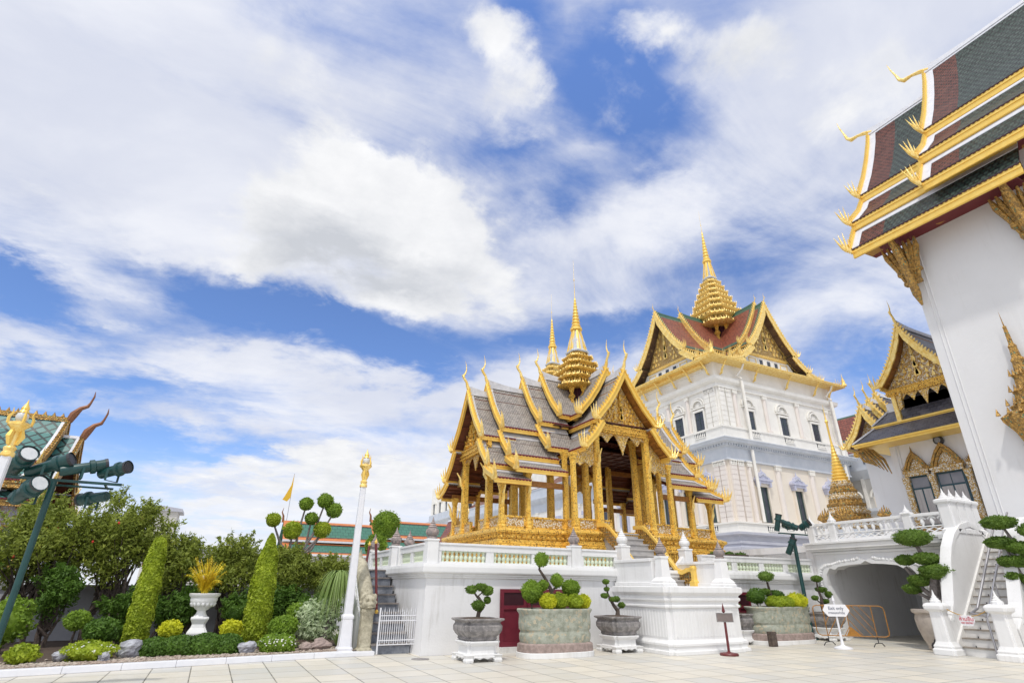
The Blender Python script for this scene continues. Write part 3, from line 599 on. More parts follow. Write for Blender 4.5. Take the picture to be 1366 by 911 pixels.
def thai_roof(parent, c, ax, sgn, s0, s1, R, segs, tile='tile_grey', trim='roof_trim', soff='soffit', gold='gold_plain', barge=True, tw=.16, eb=.14, fs=1.0, cs=1.0, chofa=True, sides=(-1, 1), teeth='maroon', bw=.24, border_tile=None, rafters=0, ridge=True, fend=True, toothstep=.15, band=None, headw=1.5):
    def P(s, o, z): return (c[0] + sgn * s, c[1] + o, z) if ax == 'x' else (c[0] + o, c[1] + sgn * s, z)
    L = s1 - s0
    for si, seg in enumerate(segs):
        for sd in sides:
            pts = [(sd * o, R + z) for o, z in seg]
            cum = [0]
            for i in range(1, len(pts)): cum.append(cum[-1] + hypot(pts[i][0] - pts[i - 1][0], pts[i][1] - pts[i - 1][1]))
            B = MB()
            sl = [s0, s1]
            if border_tile: sl = [s0, s1 - border_tile[1]]
            def sheet(BB, a, b, i0=0, i1=None, dz=0.0, k0=0.0, k1=1.0):
                for i in range(len(pts) - 1):
                    p, q = pts[i], pts[i + 1]
                    f = [P(a, p[0], p[1] + dz), P(b, p[0], p[1] + dz), P(b, q[0], q[1] + dz), P(a, q[0], q[1] + dz)]
                    BB.add(f, [(0, 1, 2, 3)], [[(a, -cum[i]), (b, -cum[i]), (b, -cum[i + 1]), (a, -cum[i + 1])]])
            sheet(B, sl[0], sl[1])
            rf = B.build('roof_slope', tile, parent)
            if border_tile:
                B = MB(); sheet(B, sl[1], s1); B.build('roof_edge_tiles', border_tile[0], rf)
            if band:        # coloured horizontal border of tiles along the foot and the head of the slope
                B = MB()
                for u0, u1 in ((0, .09), (.91, 1.0)):
                    def at_(u):
                        t = u * cum[-1]
                        for i in range(len(cum) - 1):
                            if t <= cum[i + 1] + 1e-9:
                                k = (t - cum[i]) / (cum[i + 1] - cum[i]); return (pts[i][0] + (pts[i + 1][0] - pts[i][0]) * k, pts[i][1] + (pts[i + 1][1] - pts[i][1]) * k)
                    a_, b_ = at_(u0), at_(u1)
                    B.add([P(s0, a_[0], a_[1] + .025), P(s1, a_[0], a_[1] + .025), P(s1, b_[0], b_[1] + .025), P(s0, b_[0], b_[1] + .025)], [(0, 1, 2, 3)], [[(0, 0), (L, 0), (L, .5), (0, .5)]])
                a_, b_ = pts[0], pts[-1]
                for i in range(len(pts) - 1):
                    B.add([P(s1 - .9 * bw, pts[i][0], pts[i][1] + .03), P(s1, pts[i][0], pts[i][1] + .03), P(s1, pts[i + 1][0], pts[i + 1][1] + .03), P(s1 - .9 * bw, pts[i + 1][0], pts[i + 1][1] + .03)], [(0, 1, 2, 3)])
                B.build('roof_band', band, rf)
            B = MB()   # underside shell, closed at the eave
            for i in range(len(pts) - 1):
                p, q = pts[i], pts[i + 1]; th = .05
                B.add([P(s0, p[0], p[1] - th), P(s1, p[0], p[1] - th), P(s1, q[0], q[1] - th), P(s0, q[0], q[1] - th)], [(0, 1, 2, 3)])
            B.build('soffit', soff, rf)
            if rafters:
                B = MB()
                for j in range(rafters):
                    u = (j + .5) / rafters * (len(pts) - 1); i = min(int(u), len(pts) - 2); k = u - i
                    o = pts[i][0] + (pts[i + 1][0] - pts[i][0]) * k; z = pts[i][1] + (pts[i + 1][1] - pts[i][1]) * k
                    B.bar(P(s0, o, z - .10), P(s1 - .04, o, z - .10), .09, .09)
                B.build('purlins', soff, rf)
            eo, ez = pts[-1]
            B = MB()
            def F(a, b, z): return P(a, eo + sd * b, z)
            B.boxf(F, s0, s1, -.05, .02, ez - .05 - eb, ez - .045); B.boxf(F, s0, s1, -.03, .05, ez - .05 - eb * .38, ez - .05 - eb * .22); B.boxf(F, s0, s1, -.04, .035, ez - .05 - eb * .95, ez - .05 - eb * .75)
            B.build('eave_board', gold, rf)
            B = MB(); n = max(2, int(L / (toothstep * .8)))
            B.boxf(F, s0, s1, -.03, .045, ez - .042, ez - .012)
            for k in range(n):
                a = s0 + (k + .2) * L / n; B.boxf(F, a, a + L / n * .55, .0, .062, ez - .075, ez - .02)
            B.build('eave_teeth', teeth, rf)
            B = MB()   # pale plaster borders: along the gable end, along the head of a skirt
            for i in range(len(pts) - 1):
                p, q = pts[i], pts[i + 1]
                B.rings([[P(s1 - tw, p[0], p[1] + .012), P(s1, p[0], p[1] + .012), P(s1, p[0], p[1] + .05), P(s1 - tw, p[0], p[1] + .05)], [P(s1 - tw, q[0], q[1] + .012), P(s1, q[0], q[1] + .012), P(s1, q[0], q[1] + .05), P(s1 - tw, q[0], q[1] + .05)]])
            p, q = pts[0], pts[1]; k = tw * (.9 if si == 0 else headw) / max(.01, hypot(q[0] - p[0], q[1] - p[1])); m = (p[0] + (q[0] - p[0]) * k, p[1] + (q[1] - p[1]) * k)
            B.rings([[P(s0, p[0], p[1] + .014), P(s0, m[0], m[1] + .014), P(s0, m[0], m[1] + .055), P(s0, p[0], p[1] + .055)], [P(s1 - tw, p[0], p[1] + .014), P(s1 - tw, m[0], m[1] + .014), P(s1 - tw, m[0], m[1] + .055), P(s1 - tw, p[0], p[1] + .055)]])
            B.build('roof_border', trim, rf)
            if barge:
                B = MB(); sp = s1 + .002; th = .09
                up = []; dn = []
                for i, (o, z) in enumerate(pts):
                    a = pts[max(0, i - 1)]; b = pts[min(len(pts) - 1, i + 1)]
                    d = Vector((b[0] - a[0], b[1] - a[1])).normalized(); nn = Vector((-d.y, d.x)) * (1 if sd > 0 else -1)
                    if nn.y < 0: nn = -nn
                    up.append((o + nn.x * .08, z + nn.y * .08)); dn.append((o - nn.x * (bw - .08), z - nn.y * (bw - .08)))
                if si == 0: up[0] = (0, pts[0][1] + .10); dn[0] = (0, pts[0][1] - bw * 1.5)
                for i in range(len(pts) - 1):
                    q4 = [up[i], up[i + 1], dn[i + 1], dn[i]]
                    B.rings([[P(sp, o, z) for o, z in q4], [P(sp + th, o, z) for o, z in q4]])
                    e4 = [(up[i][0], up[i][1]), (up[i + 1][0], up[i + 1][1]), (up[i + 1][0] * .75 + dn[i + 1][0] * .25, up[i + 1][1] * .75 + dn[i + 1][1] * .25), (up[i][0] * .75 + dn[i][0] * .25, up[i][1] * .75 + dn[i][1] * .25)]
                    B.rings([[P(sp - .03, o, z + .012) for o, z in e4], [P(sp + th + .035, o, z + .012) for o, z in e4]])
                n = max(3, int(cum[-1] / toothstep))   # leaf-shaped teeth along the upper edge
                for k in range(n):
                    t = (k + .6) / n * cum[-1]; i = max(j for j in range(len(cum) - 1) if cum[j] <= t); f = (t - cum[i]) / (cum[i + 1] - cum[i])
                    o = up[i][0] + (up[i + 1][0] - up[i][0]) * f; z = up[i][1] + (up[i + 1][1] - up[i][1]) * f
                    h = toothstep * .85; w = toothstep * .42; dx = (up[i + 1][0] - up[i][0]); dz = (up[i + 1][1] - up[i][1]); l = hypot(dx, dz); dx /= l; dz /= l; nx, nz = -dz, dx
                    if nz < 0: nx, nz = -nx, -nz
                    tri = [(o - dx * w, z - dz * w), (o + dx * w, z + dz * w), (o + nx * h - dx * w * .8, z + nz * h - dz * w * .8)]
                    B.rings([[P(sp + .0, a, b) for a, b in tri], [P(sp + th * .8, a, b) for a, b in tri]])
                B.build('bargeboard', gold, rf)
                if fend:
                    o, z = pts[-1]; B = MB()     # upturned naga head with tapering flames
                    for (u0, du, hh, ds) in ((-.06, .02, .42, .0), (.04, .06, .62, .02), (.14, .14, .50, .05), (.22, .24, .36, .08)):
                        q = [P(sp + .04, o + sd * u0 * fs, z - .10 * fs), P(sp + .05 + ds * .4 * fs, o + sd * (u0 + .10) * fs, z - .02 * fs), P(sp + .05 + ds * fs, o + sd * (u0 + .06 + du * .5) * fs, z + hh * .45 * fs), P(sp + .05 + ds * 1.6 * fs, o + sd * (u0 + .02 + du) * fs, z + hh * fs)]
                        B.tube(q, [.07 * min(fs, 1.1), .058 * min(fs, 1.1), .034 * min(fs, 1.1), .004], 6)
                    B.build('flame_finial', 'gold_pale', rf, smooth=True)
    if ridge:
        B = MB(); m = 8; rr = []
        for k in range(m + 1):
            t = 1 - (1 - k / m) ** 1.6 if L > 3 else k / m; s = s0 + L * t; z = R + .05 + .16 * cs * max(0, 1 - (s1 - s) / (1.6 * cs)) ** 2; w = .07 + .03 * cs
            rr.append([P(s, -w, R - .12), P(s, w, R - .12), P(s, w * .5, z + .05), P(s, -w * .5, z + .05)])
        B.rings(rr); B.build('ridge_cap', trim, parent)
    if chofa:
        pp, rd = chofa_pts(cs)
        B = MB(); B.tube([P(s1 + .04 + a, 0, R + .12 + b) for a, b in pp], rd, 8); B.build('chofa', 'gold_pale', parent, smooth=True)
def pediment(parent, c, ax, sgn, s, R, seg, frame='gold', fill='gold_carved', drop=.0, inset=.16, fig=True, relief='gold'):
    def P(s_, o, z): return (c[0] + sgn * s_, c[1] + o, z) if ax == 'x' else (c[0] + o, c[1] + sgn * s_, z)
    q = [(o, R + z - inset) for o, z in seg]; zb = q[-1][1]
    if q[0][0] < .02: poly = [(-o, z) for o, z in reversed(q)] + [(o, z) for o, z in q[1:]]
    else: poly = None
    if poly:
        B = MB(); n = len(poly); B.prism(poly, lambda u, v, t: P(s + t, u, v), -.05, .0); pd = B.build('pediment', fill, parent)
        B = MB(); w = q[-1][0]
        H = (R - inset) - zb
        if fig:
            H = (R - inset) - zb
            B.stack([(a * .7, b * .7) for a, b in RD1], [(0.001, 0)], 0, 0) if False else None
            cy = zb + H * .12
            for (o, z, r, h) in ((0, cy, .045, .16), (-.07 * H, cy + .02 * H, .02, .14), (.07 * H, cy + .02 * H, .02, .14), (0, cy + .15 * H, .035, .15), (-.06 * H, cy + .18 * H, .018, .12), (.06 * H, cy + .18 * H, .018, .12), (0, cy + .28 * H, .028, .14), (0, cy + .38 * H, .018, .26)):
                B.prism([(-r * H, z), (r * H, z), (r * H * 1.3, z + h * H * .3), (0, z + h * H), (-r * H * 1.3, z + h * H * .3)], lambda u, v, t: P(s + t, u, v), 0, .09)
            rq = random.Random(int(R * 10)); zz1 = zb + .05 * H
            rows = 9
            for j in range(rows):
                zz_ = zb + H * (.06 + .82 * j / rows); lim = 0
                for (oa, za), (ob, zb_) in zip(q[:-1], q[1:]):
                    if zb_ <= zz_ <= za: lim = oa + (ob - oa) * (za - zz_) / max(.001, za - zb_)
                n_ = max(1, int(lim * 2 / (.105 * H)))
                for i in range(n_):
                    o = -lim * .9 + 1.8 * lim * (i + .5) / n_ + rq.uniform(-.01, .01) * H
                    if abs(o) < .10 * H and zz_ < zb + .7 * H: continue
                    a_ = rq.uniform(-.8, .8); l = H * rq.uniform(.045, .07)
                    dx, dz = sin(a_) * l, cos(a_) * l
                    B.prism([(o - dz * .45, zz_ + dx * .45), (o + dx * .2, zz_ - dz * .3), (o + dz * .45, zz_ - dx * .45), (o + dx * .5 + dz * .3, zz_ + dz * .5), (o + dx * 1.3, zz_ + dz * 1.3), (o + dx * .4 - dz * .3, zz_ + dz * .5)], lambda u, v, t: P(s + t, u, v), 0, .05 + .03 * (i % 2))
            B.build('relief', relief, pd)
        B = MB()
        B.boxf(lambda a, b, z: P(a, b, z), s - .06, s + .10, -w - .05, w + .05, zb - .16, zb + .0); B.boxf(lambda a, b, z: P(a, b, z), s - .06, s + .14, -w - .08, w + .08, zb - .06, zb - .015); B.boxf(lambda a, b, z: P(a, b, z), s - .06, s + .14, -w - .08, w + .08, zb - .25, zb - .19); B.boxf(lambda a, b, z: P(a, b, z), s - .06, s + .09, -w - .05, w + .05, zb - .32, zb - .155)
        for k in range(28):
            a = -w + (k + .15) * 2 * w / 28; B.boxf(lambda a_, b, z: P(a_, b, z), s + .0, s + .115, a, a + 1.2 * w / 28, zb - .36, zb - .31)
        B.build('tie_beam', frame, parent)
    return zb
def lambrequin(parent, c, ax, sgn, s, w0, w1, zt, hs, mt='gold_carved'):
    """row of pointed pendants hanging between two columns"""
    def P(s_, o, z): return (c[0] + sgn * s_, c[1] + o, z) if ax == 'x' else (c[0] + o, c[1] + sgn * s_, z)
    n = len(hs); W = (w1 - w0) / n; B = MB(); pts = [(w0, zt)]
    pts = [(w0, zt), (w0, zt - hs[0] * .9)]
    m = 40
    for k in range(m + 1):
        u = k / m * n; i = min(int(u), n - 1); f = u - i
        h = hs[i] * (1 - abs(2 * f - 1)) ** 1.35 + .09
        edge = 1 if (u < .2 or u > n - .2) else 0
        pts.append((w0 + (w1 - w0) * k / m, zt - h - (.25 * max(0, .2 - min(u, n - u)) * 3)))
    pts += [(w1, zt)]
    for k in range(2, len(pts) - 2):
        a, b = pts[k], pts[k + 1]
        B.rings([[P(s, a[0], zt), P(s, b[0], zt), P(s, b[0], b[1]), P(s, a[0], a[1])], [P(s + .05, a[0], zt), P(s + .05, b[0], zt), P(s + .05, b[0], b[1]), P(s + .05, a[0], a[1])]])
    B.build('lambrequin', mt, parent)
def thai_spire(parent, cx, cy, z0, tiers, bell, ringz, needle, tip, plan=RD3, neck=None, mt='gold', pale='gold_pale', spikes=4, bellmat='palace_grey', es=1.0):
    """tiers: [(z, r)] from the lowest; bell (z0, z1, r0, r1); ringed spire; needle"""
    if neck:
        (za, zb, r) = neck
        B = MB(); B.stack(plan, [(r * .62, za), (r * .62, zb)], cx, cy); nk = B.build('spire_neck', 'maroon_dark', parent)
        first = None
        for k in range(12):
            a = 2 * pi * k / 12 + .13
            if first is None:
                f0 = (cx + cos(a) * r * .80, cy + sin(a) * r * .80); B = MB(); h = zb - za; B.stack(RD1, [(.11 * r, za), (.08 * r, za + h * .1), (.05 * r, za + h * .5), (.10 * r, za + h * .6), (.04 * r, za + h * .75), (.09 * r, zb)], *f0); first = B.build('neck_column', 'gold', nk)
            else: dup(first, cx + cos(a) * r * .80 - f0[0], cy + sin(a) * r * .80 - f0[1], parent=nk)
    for i, (z, r) in enumerate(tiers):
        zt = tiers[i + 1][0] if i + 1 < len(tiers) else bell[0]; h = zt - z; rn = tiers[i + 1][1] if i + 1 < len(tiers) else bell[2] * 1.15
        B = MB(); B.stack(plan, [(r * .86, z - .02 * h), (r * 1.0, z + .10 * h), (r * 1.02, z + .20 * h), (rn * .84, z + .21 * h), (rn * .84, z + 1.0 * h)], cx, cy)
        t = B.build('spire_tier', mt, parent)
        B = MB(); B.stack(plan, [(r * 1.03, z + .205 * h), (r * .98, z + .25 * h), (rn * .93, z + .36 * h), (rn * .87, z + .46 * h), (rn * .846, z + .48 * h)], cx, cy); B.build('tier_roof', 'spire_glaze', t)
        B = MB(); n = len(plan)
        B.stack(plan, [(r * 1.035, z + .17 * h), (r * 1.05, z + .20 * h), (r * 1.02, z + .25 * h), (r * .96, z + .27 * h)], cx, cy)
        hgt = .24 * h
        for k in range(n):           # antefixes along the eave
            x0, y0 = plan[k]; x1, y1 = plan[(k + 1) % n]; l = hypot(x1 - x0, y1 - y0); m = max(1, int(l * spikes * .6))
            for j in range(m):
                f = (j + .5) / m; B.cone((cx + (x0 + (x1 - x0) * f) * r, cy + (y0 + (y1 - y0) * f) * r, z + .24 * h), r * .035, hgt, 4)
            B.cone((cx + x0 * r * 1.02, cy + y0 * r * 1.02, z + .22 * h), r * .026, hgt * 1.6, 4)
        B.build('antefixes', pale, t)
        B = MB(); B.stack(plan, [(rn * .842, z + .54 * h), (rn * .852, z + .56 * h), (rn * .852, z + .86 * h), (rn * .842, z + .88 * h)], cx, cy); nb = B.build('niche_shade', 'maroon_dark', t)  # solid dark band paints the shade of pierced openings onto the tier
        B = MB()
        for k in range(n):
            x0, y0 = plan[k]; x1, y1 = plan[(k + 1) % n]; l = hypot(x1 - x0, y1 - y0); m = max(1, int(l * 7))
            for j in range(m + 1):
                f = j / m; px_, py_ = cx + (x0 + (x1 - x0) * f) * rn * .87, cy + (y0 + (y1 - y0) * f) * rn * .87; w_ = rn * .028
                B.stack(SQ, [(w_ * 1.4, z + .47 * h), (w_ * .8, z + .7 * h), (w_ * 1.6, z + .9 * h)], px_, py_)
        B.build('arcade', mt, nb)
    za, zb, r0, r1 = bell; h = zb - za
    B = MB(); B.stack(plan, [(r0 * 1.15, za), (r0 * 1.2, za + .05 * h), (r0, za + .12 * h), (r0 * .72 + r1 * .28, za + .5 * h), (r1, zb)], cx, cy); bl_ = B.build('bell', bellmat, parent)
    B = MB()
    for k in range(8):
        a = pi / 4 * k + pi / 8
        for da in (-.12, .12): B.bar((cx + cos(a + da) * r0 * 1.18, cy + sin(a + da) * r0 * 1.18, za + .05 * h), (cx + cos(a + da) * r1 * 1.2, cy + sin(a + da) * r1 * 1.2, zb), .06 * es, .06 * es)
    B.build('bell_ribs', 'gold_plain', bl_)
    B = MB(); n = 9; pr = [(r1 * 1.0, zb), (r1 * 1.75, zb + .03 * h), (r1 * 1.75, zb + .12 * h), (r1 * 1.2, zb + .16 * h)]
    for k in range(n):
        t = k / n; z = zb + .2 * h + (ringz - zb - .2 * h) * t; r = r1 * (1.25 - 1.05 * t); dz = (ringz - zb - .2 * h) / n
        pr += [(r, z), (r * 1.12, z + .2 * dz), (r * 1.0, z + .45 * dz), (r * .72, z + .55 * dz), (r * .72, z + .9 * dz)]
    pr += [(r1 * .12, ringz)]
    B.lathe(pr, cx, cy, 12); B.build('ringed_spire', 'gold_plain', parent, smooth=True)
    B = MB(); B.lathe([(r1 * .12, ringz), (r1 * .05, needle), (r1 * .14, needle + .01 * h), (r1 * .16, needle + .06 * h), (r1 * .05, needle + .12 * h), (r1 * .025, tip - .02), (.001, tip)], cx, cy, 8); B.build('needle', 'gold_pale', parent, smooth=True)

# ================================================================ golden pavilion
PV = (13.8, 20.3); ZF = 3.55
pav = thing('golden_pavilion', 'ornate golden open pavilion with tiered grey roofs and a spire on the white platform', 'pavilion', (13.8, 20.3, 2.2))
fp = [(8.5, 17.75), (11.2, 17.75), (11.2, 17.15), (16.4, 17.15), (16.4, 17.75), (19.1, 17.75), (19.1, 22.85), (16.4, 22.85), (16.4, 23.45), (11.2, 23.45), (11.2, 22.85), (8.5, 22.85)]
B = MB(); mould(B, fp, [(.06, 2.2), (.02, 2.3), (.0, 2.85)])
B.build('plinth', 'gold_aged', pav)
B = MB()
for (x0, y0), (x1, y1) in zip(fp, fp[1:] + fp[:1]):
    l = hypot(x1 - x0, y1 - y0); n = int(l / .11); dx, dy = (x1 - x0) / l, (y1 - y0) / l
    for k in range(n):
        t = (k + .5) * l / n; B.bar((x0 + dx * t + dy * .03, y0 + dy * t - dx * .03, 2.35), (x0 + dx * t + dy * .03, y0 + dy * t - dx * .03, 2.85), .05, .05)
B.build('plinth_figures', 'gold', pav)
B = MB(); mould(B, fp, [(.0, 2.85), (.10, 2.88), (.12, 2.94), (.08, 2.98), (.10, 3.02), (.05, 3.06), (.06, 3.14), (.0, 3.16)]); mould(B, fp, [(-.02, 3.16), (.0, 3.18), (.03, 3.30), (.08, 3.34)]); mould(B, fp, [(.05, 3.34), (.12, 3.37), (.15, 3.43), (.12, 3.49), (.02, 3.52), (-.02, 3.55), (-.1, 3.55)])
for (x0, y0), (x1, y1) in zip(fp, fp[1:] + fp[:1]):
    l = hypot(x1 - x0, y1 - y0); n = int(l / .2); dx, dy = (x1 - x0) / l, (y1 - y0) / l
    for k in range(n):
        t = (k + .5) * l / n; B.ball((x0 + dx * t + dy * .05, y0 + dy * t - dx * .05, 3.24), .05, 6, 4)
B.build('base_moulding', 'gold', pav)

def column(x, y, zt, w=.11, tall=False):
    B = MB(); z0 = ZF
    pr = [(w * 1.45, z0), (w * 1.45, z0 + .06), (w * 1.1, z0 + .10), (w * 1.2, z0 + .16), (w, z0 + .22), (w * .88, zt - .42), (w * 1.0, zt - .38), (w * .85, zt - .34), (w * 1.25, zt - .12), (w * 1.5, zt - .06), (w * 1.5, zt)]
    B.stack(RD2, pr, x, y)
    return B.build('column', 'gold_column', pav)
ytall = (19.1, 21.5); ylow = (18.0, 22.6)
lx = (8.74, 9.81, 11.45); rx = (18.86, 17.79, 16.15)
for xs in (lx, rx):
    for i, x in enumerate(xs):
        R_ = (9.15, 9.6, 10.07)[i]
        for y in ylow: column(x, y, R_ - 4.05 if i < 2 else R_ - 3.55, .095)
        for y in ytall: column(x, y, R_ - 2.5, .13)
for y in (17.4, 23.2):
    for x in (11.45, 16.15): column(x, y, 6.35, .10)
    for x in (12.55, 15.05): column(x, y, 7.42, .14)
for x in (12.55, 15.05):
    column(x, 18.2, 7.42, .12)
# railing panels between the columns
def panel(x0, y0, x1, y1):
    h0, h1 = ZF, ZF + .42
    B = MB(); B.bar((x0, y0, (h0 + h1) / 2 - .01), (x1, y1, (h0 + h1) / 2 - .01), .06, h1 - h0 - .10); p = B.build('railing_panel', 'gold_mosaic', pav)
    B = MB(); B.bar((x0, y0, h1 - .03), (x1, y1, h1 - .03), .12, .06); B.bar((x0, y0, h0 + .03), (x1, y1, h0 + .03), .10, .06)
    for t in (0, 1):
        a = Vector((x0, y0)) + (Vector((x1, y1)) - Vector((x0, y0))) * (.03 + .94 * t); B.box(a.x - .05, a.x + .05, a.y - .05, a.y + .05, h0, h1 + .0)
    B.build('frame', 'gold', p)
d = .11
for y in ylow:
    for a, b in ((8.74, 9.81), (9.81, 11.45), (16.15, 17.79), (17.79, 18.86)): panel(a + d, y, b - d, y)
for x in (8.74, 18.86):
    for a, b in ((18.0, 19.1), (21.5, 22.6), (19.1, 20.0), (20.6, 21.5)): panel(x, a + d, x, b - d)
for y in (17.4, 23.2):
    for a, b in ((11.45, 12.55), (15.05, 16.15)): panel(a + d, y, b - d, y)
for x in (11.45, 16.15): panel(x, 17.5, x, 17.9); panel(x, 22.7, x, 23.1)
for a, b in ((12.55, 13.05), (14.55, 15.05)): panel(a + .1, 17.4, b, 17.4)
# ceilings
for x0, x1, y0, y1, z in ((8.7, 18.9, 18.95, 21.65, 6.98), (9.75, 17.85, 18.9, 21.7, 7.37), (11.5, 16.1, 18.7, 21.9, 7.8), (12.4, 15.2, 17.2, 23.4, 7.72)):
    B = MB(); B.box(x0, x1, y0, y1, z, z + .05)
    for k in range(int((x1 - x0) / .55)): B.box(x0 + .3 + k * .55, x0 + .38 + k * .55, y0, y1, z - .07, z)
    for k in range(int((y1 - y0) / .6)): B.box(x0, x1, y0 + .3 + k * .6, y0 + .37 + k * .6, z - .05, z + .001)
    B.build('ceiling', 'ceiling_wood', pav)
for y in ytall + ylow:
    z = 7.0 if y in ytall else 5.05
    for a, b, zz_ in ((8.6, 11.4, z - .38 if y in ytall else z), (16.2, 19.0, z - .38 if y in ytall else z)):
        B = MB(); B.box(a, b, y - .06, y + .06, zz_, zz_ + .2); B.build('beam', 'soffit_gold', pav)

MAIN = [(0, 0), (.22, -.46), (.52, -.98), (.92, -1.55), (1.42, -2.12)]
MID = [(1.22, -2.32), (1.60, -2.86), (2.05, -3.32)]
LOW = [(1.92, -3.52), (2.28, -3.74), (2.68, -3.92)]
for sg in (-1, 1):
    for i, (sa, sb, R_) in enumerate(((4.05, 5.55, 9.15), (2.45, 4.68, 9.6), (1.55, 2.95, 10.07), (0.3, 1.98, 10.5))):
        sg_ = [MAIN, MID, LOW] if i < 2 else ([MAIN, MID] if i == 2 else [MAIN])
        thai_roof(pav, PV, 'x', sg, sa, sb, R_, sg_, soff='soffit', rafters=4 if i < 3 else 0, fs=.95, cs=1.05, bw=.17, tw=.17, eb=.17, headw=1.9, toothstep=.17)
    pediment(pav, PV, 'x', sg, 5.18, 9.15, MAIN)
    lambrequin(pav, PV, 'x', sg, 5.1, -1.07, 1.07, 9.15 - 2.12 - .42, (.25, .62, .25))
    for sd in (-1, 1):
        B = MB(); q = [(1.25, -2.5), (1.6, -3.0), (2.0, -3.45), (2.0, -3.62), (1.25, -3.62)]
        B.prism([(sd * a, 9.15 + b) for a, b in q], lambda u, v, t: (PV[0] + sg * (5.05 + t), PV[1] + u, v), 0, .06); B.build('pediment_wing', 'gold_carved', pav)
for sg in (-1, 1):
    for i, (sa, sb, R_) in enumerate(((1.3, 3.42, 9.94), (0.3, 2.22, 10.46))):
        thai_roof(pav, PV, 'y', sg, sa, sb, R_, [MAIN, MID] if i == 0 else [MAIN], soff='soffit_gold', rafters=4 if i == 0 else 0, fs=.95, cs=1.05, bw=.19, tw=.18, eb=.17, headw=1.9, toothstep=.17)
    pediment(pav, PV, 'y', sg, 3.0, 9.94, MAIN)
    lambrequin(pav, PV, 'y', sg, 2.96, -1.13, 1.13, 9.94 - 2.12 - .44, (.38, .80, .38))
    for sd in (-1, 1):
        B = MB(); q = [(1.30, -2.55), (1.6, -2.98), (2.05, -3.45), (2.35, -3.62), (2.35, -3.80), (1.30, -3.80)]
        B.prism([(sd * a, 9.94 + b) for a, b in q], lambda u, v, t: (PV[0] + u, PV[1] + sg * (2.88 + t), v), 0, .06); B.build('pediment_wing', 'gold_carved', pav)
        lambrequin(pav, PV, 'y', sg, 2.9, min(sd * 1.36, sd * 2.28), max(sd * 1.36, sd * 2.28), 9.94 - 3.8, (.16, .16))
thai_spire(pav, PV[0] + .05, PV[1], 9.0, [(10.0, 1.30), (10.46, 1.16), (10.9, 1.0), (11.32, .82), (11.7, .64)], (12.05, 13.3, .42, .17), 15.2, 16.2, 17.5, neck=(8.9, 10.0, 1.3), spikes=7)
# bracket figures under the eaves
for x, y, dx, dy, z in ((8.74, 18.0, 0, -1, 5.0), (9.81, 18.0, 0, -1, 5.3), (17.79, 18.0, 0, -1, 5.3), (18.86, 18.0, 0, -1, 5.0), (12.55, 17.4, 0, -1, 6.6), (15.05, 17.4, 0, -1, 6.6), (8.74, 19.1, -1, 0, 6.0), (8.74, 21.5, -1, 0, 6.0), (8.74, 22.6, -1, 0, 4.9)):
    B = MB(); k = .34 if z < 6 else .42
    B.tube([(x, y, z - .75), (x + dx * .16 * k, y + dy * .16 * k, z - .7), (x + dx * .5 * k, y + dy * .5 * k, z - .45), (x + dx * .55 * k, y + dy * .55 * k, z - .25), (x + dx * .95 * k, y + dy * .95 * k, z - .02)], [.03, .06, .065, .045, .02], 6); B.build('bracket', 'gold_pale', pav, smooth=True)
# hanging lamp in the front aisle
B = MB(); B.lathe([(.01, 6.15), (.02, 5.75), (.05, 5.7), (.12, 5.66), (.10, 5.5), (.13, 5.42), (.06, 5.3), (.02, 5.22), (.003, 5.1)], 12.0, 18.4, 10); B.build('lantern', 'white_trim', pav, smooth=True)
# ================================================================ white palace (European walls, Thai roof)
def FX(y0): return lambda a, b, z: (a, y0 - b, z)        # face looking towards -Y
def FY(x0): return lambda a, b, z: (x0 - b, a, z)        # face looking towards -X
def obox(F, parts, name, m, parent, bevel=0):
    B = MB()
    for p in parts: B.boxf(F, *p)
    return B.build(name, m, parent, bevel=bevel)
def lower_window(F, a, par, w=1.15, z0=7.65, z1=11.05, full=True):
    wn_ = obox(F, [(a - w / 2 - .22, a - w / 2, 0, .22, z0, z1), (a + w / 2, a + w / 2 + .22, 0, .22, z0, z1), (a - w / 2 - .22, a + w / 2 + .22, 0, .24, z1, z1 + .3)], 'window', 'palace_cream', par)
    obox(F, [(a - w / 2, a + w / 2, .0, .025, z0, z1)], 'pane', 'window_dark', wn_)
    obox(F, [(a - w / 2, a - w * .1, .03, .07, z0, z1), (a + w * .38, a + w / 2, .03, .07, z0, z1)], 'shutter', 'shutter_green', wn_)
    B = MB()
    B.boxf(F, a - w * .78, a - w * .6, 0, .5, z1 + .0, z1 + .55); B.boxf(F, a + w * .6, a + w * .78, 0, .5, z1 + .0, z1 + .55)
    B.boxf(F, a - w * .95, a + w * .95, 0, .55, z1 + .55, z1 + .72); B.boxf(F, a - w * .85, a + w * .85, 0, .45, z1 + .3, z1 + .56)
    arc = [(-w * .92, 0), (-w * .8, .22), (-w * .45, .38), (-w * .32, .62), (-w * .12, .74), (0, .80), (w * .12, .74), (w * .32, .62), (w * .45, .38), (w * .8, .22), (w * .92, 0)]
    B.prism([(a + u, z1 + .72 + v) for u, v in arc], lambda u, v, t: F(u, t, v), .0, .36)
    if full: B.cone(F(a, .2, z1 + 1.45), .12, .55, 6)
    pd = B.build('window_pediment', 'pediment_grey', wn_)
    B = MB()
    for k in (-2, -1, 0, 1, 2):
        B.ball(F(a + k * w * .22, .36, z1 + .95 + .12 * (2 - abs(k))), .12, 8, 5, sz=.9)
    B.build('carving', 'palace_plinth', wn_)
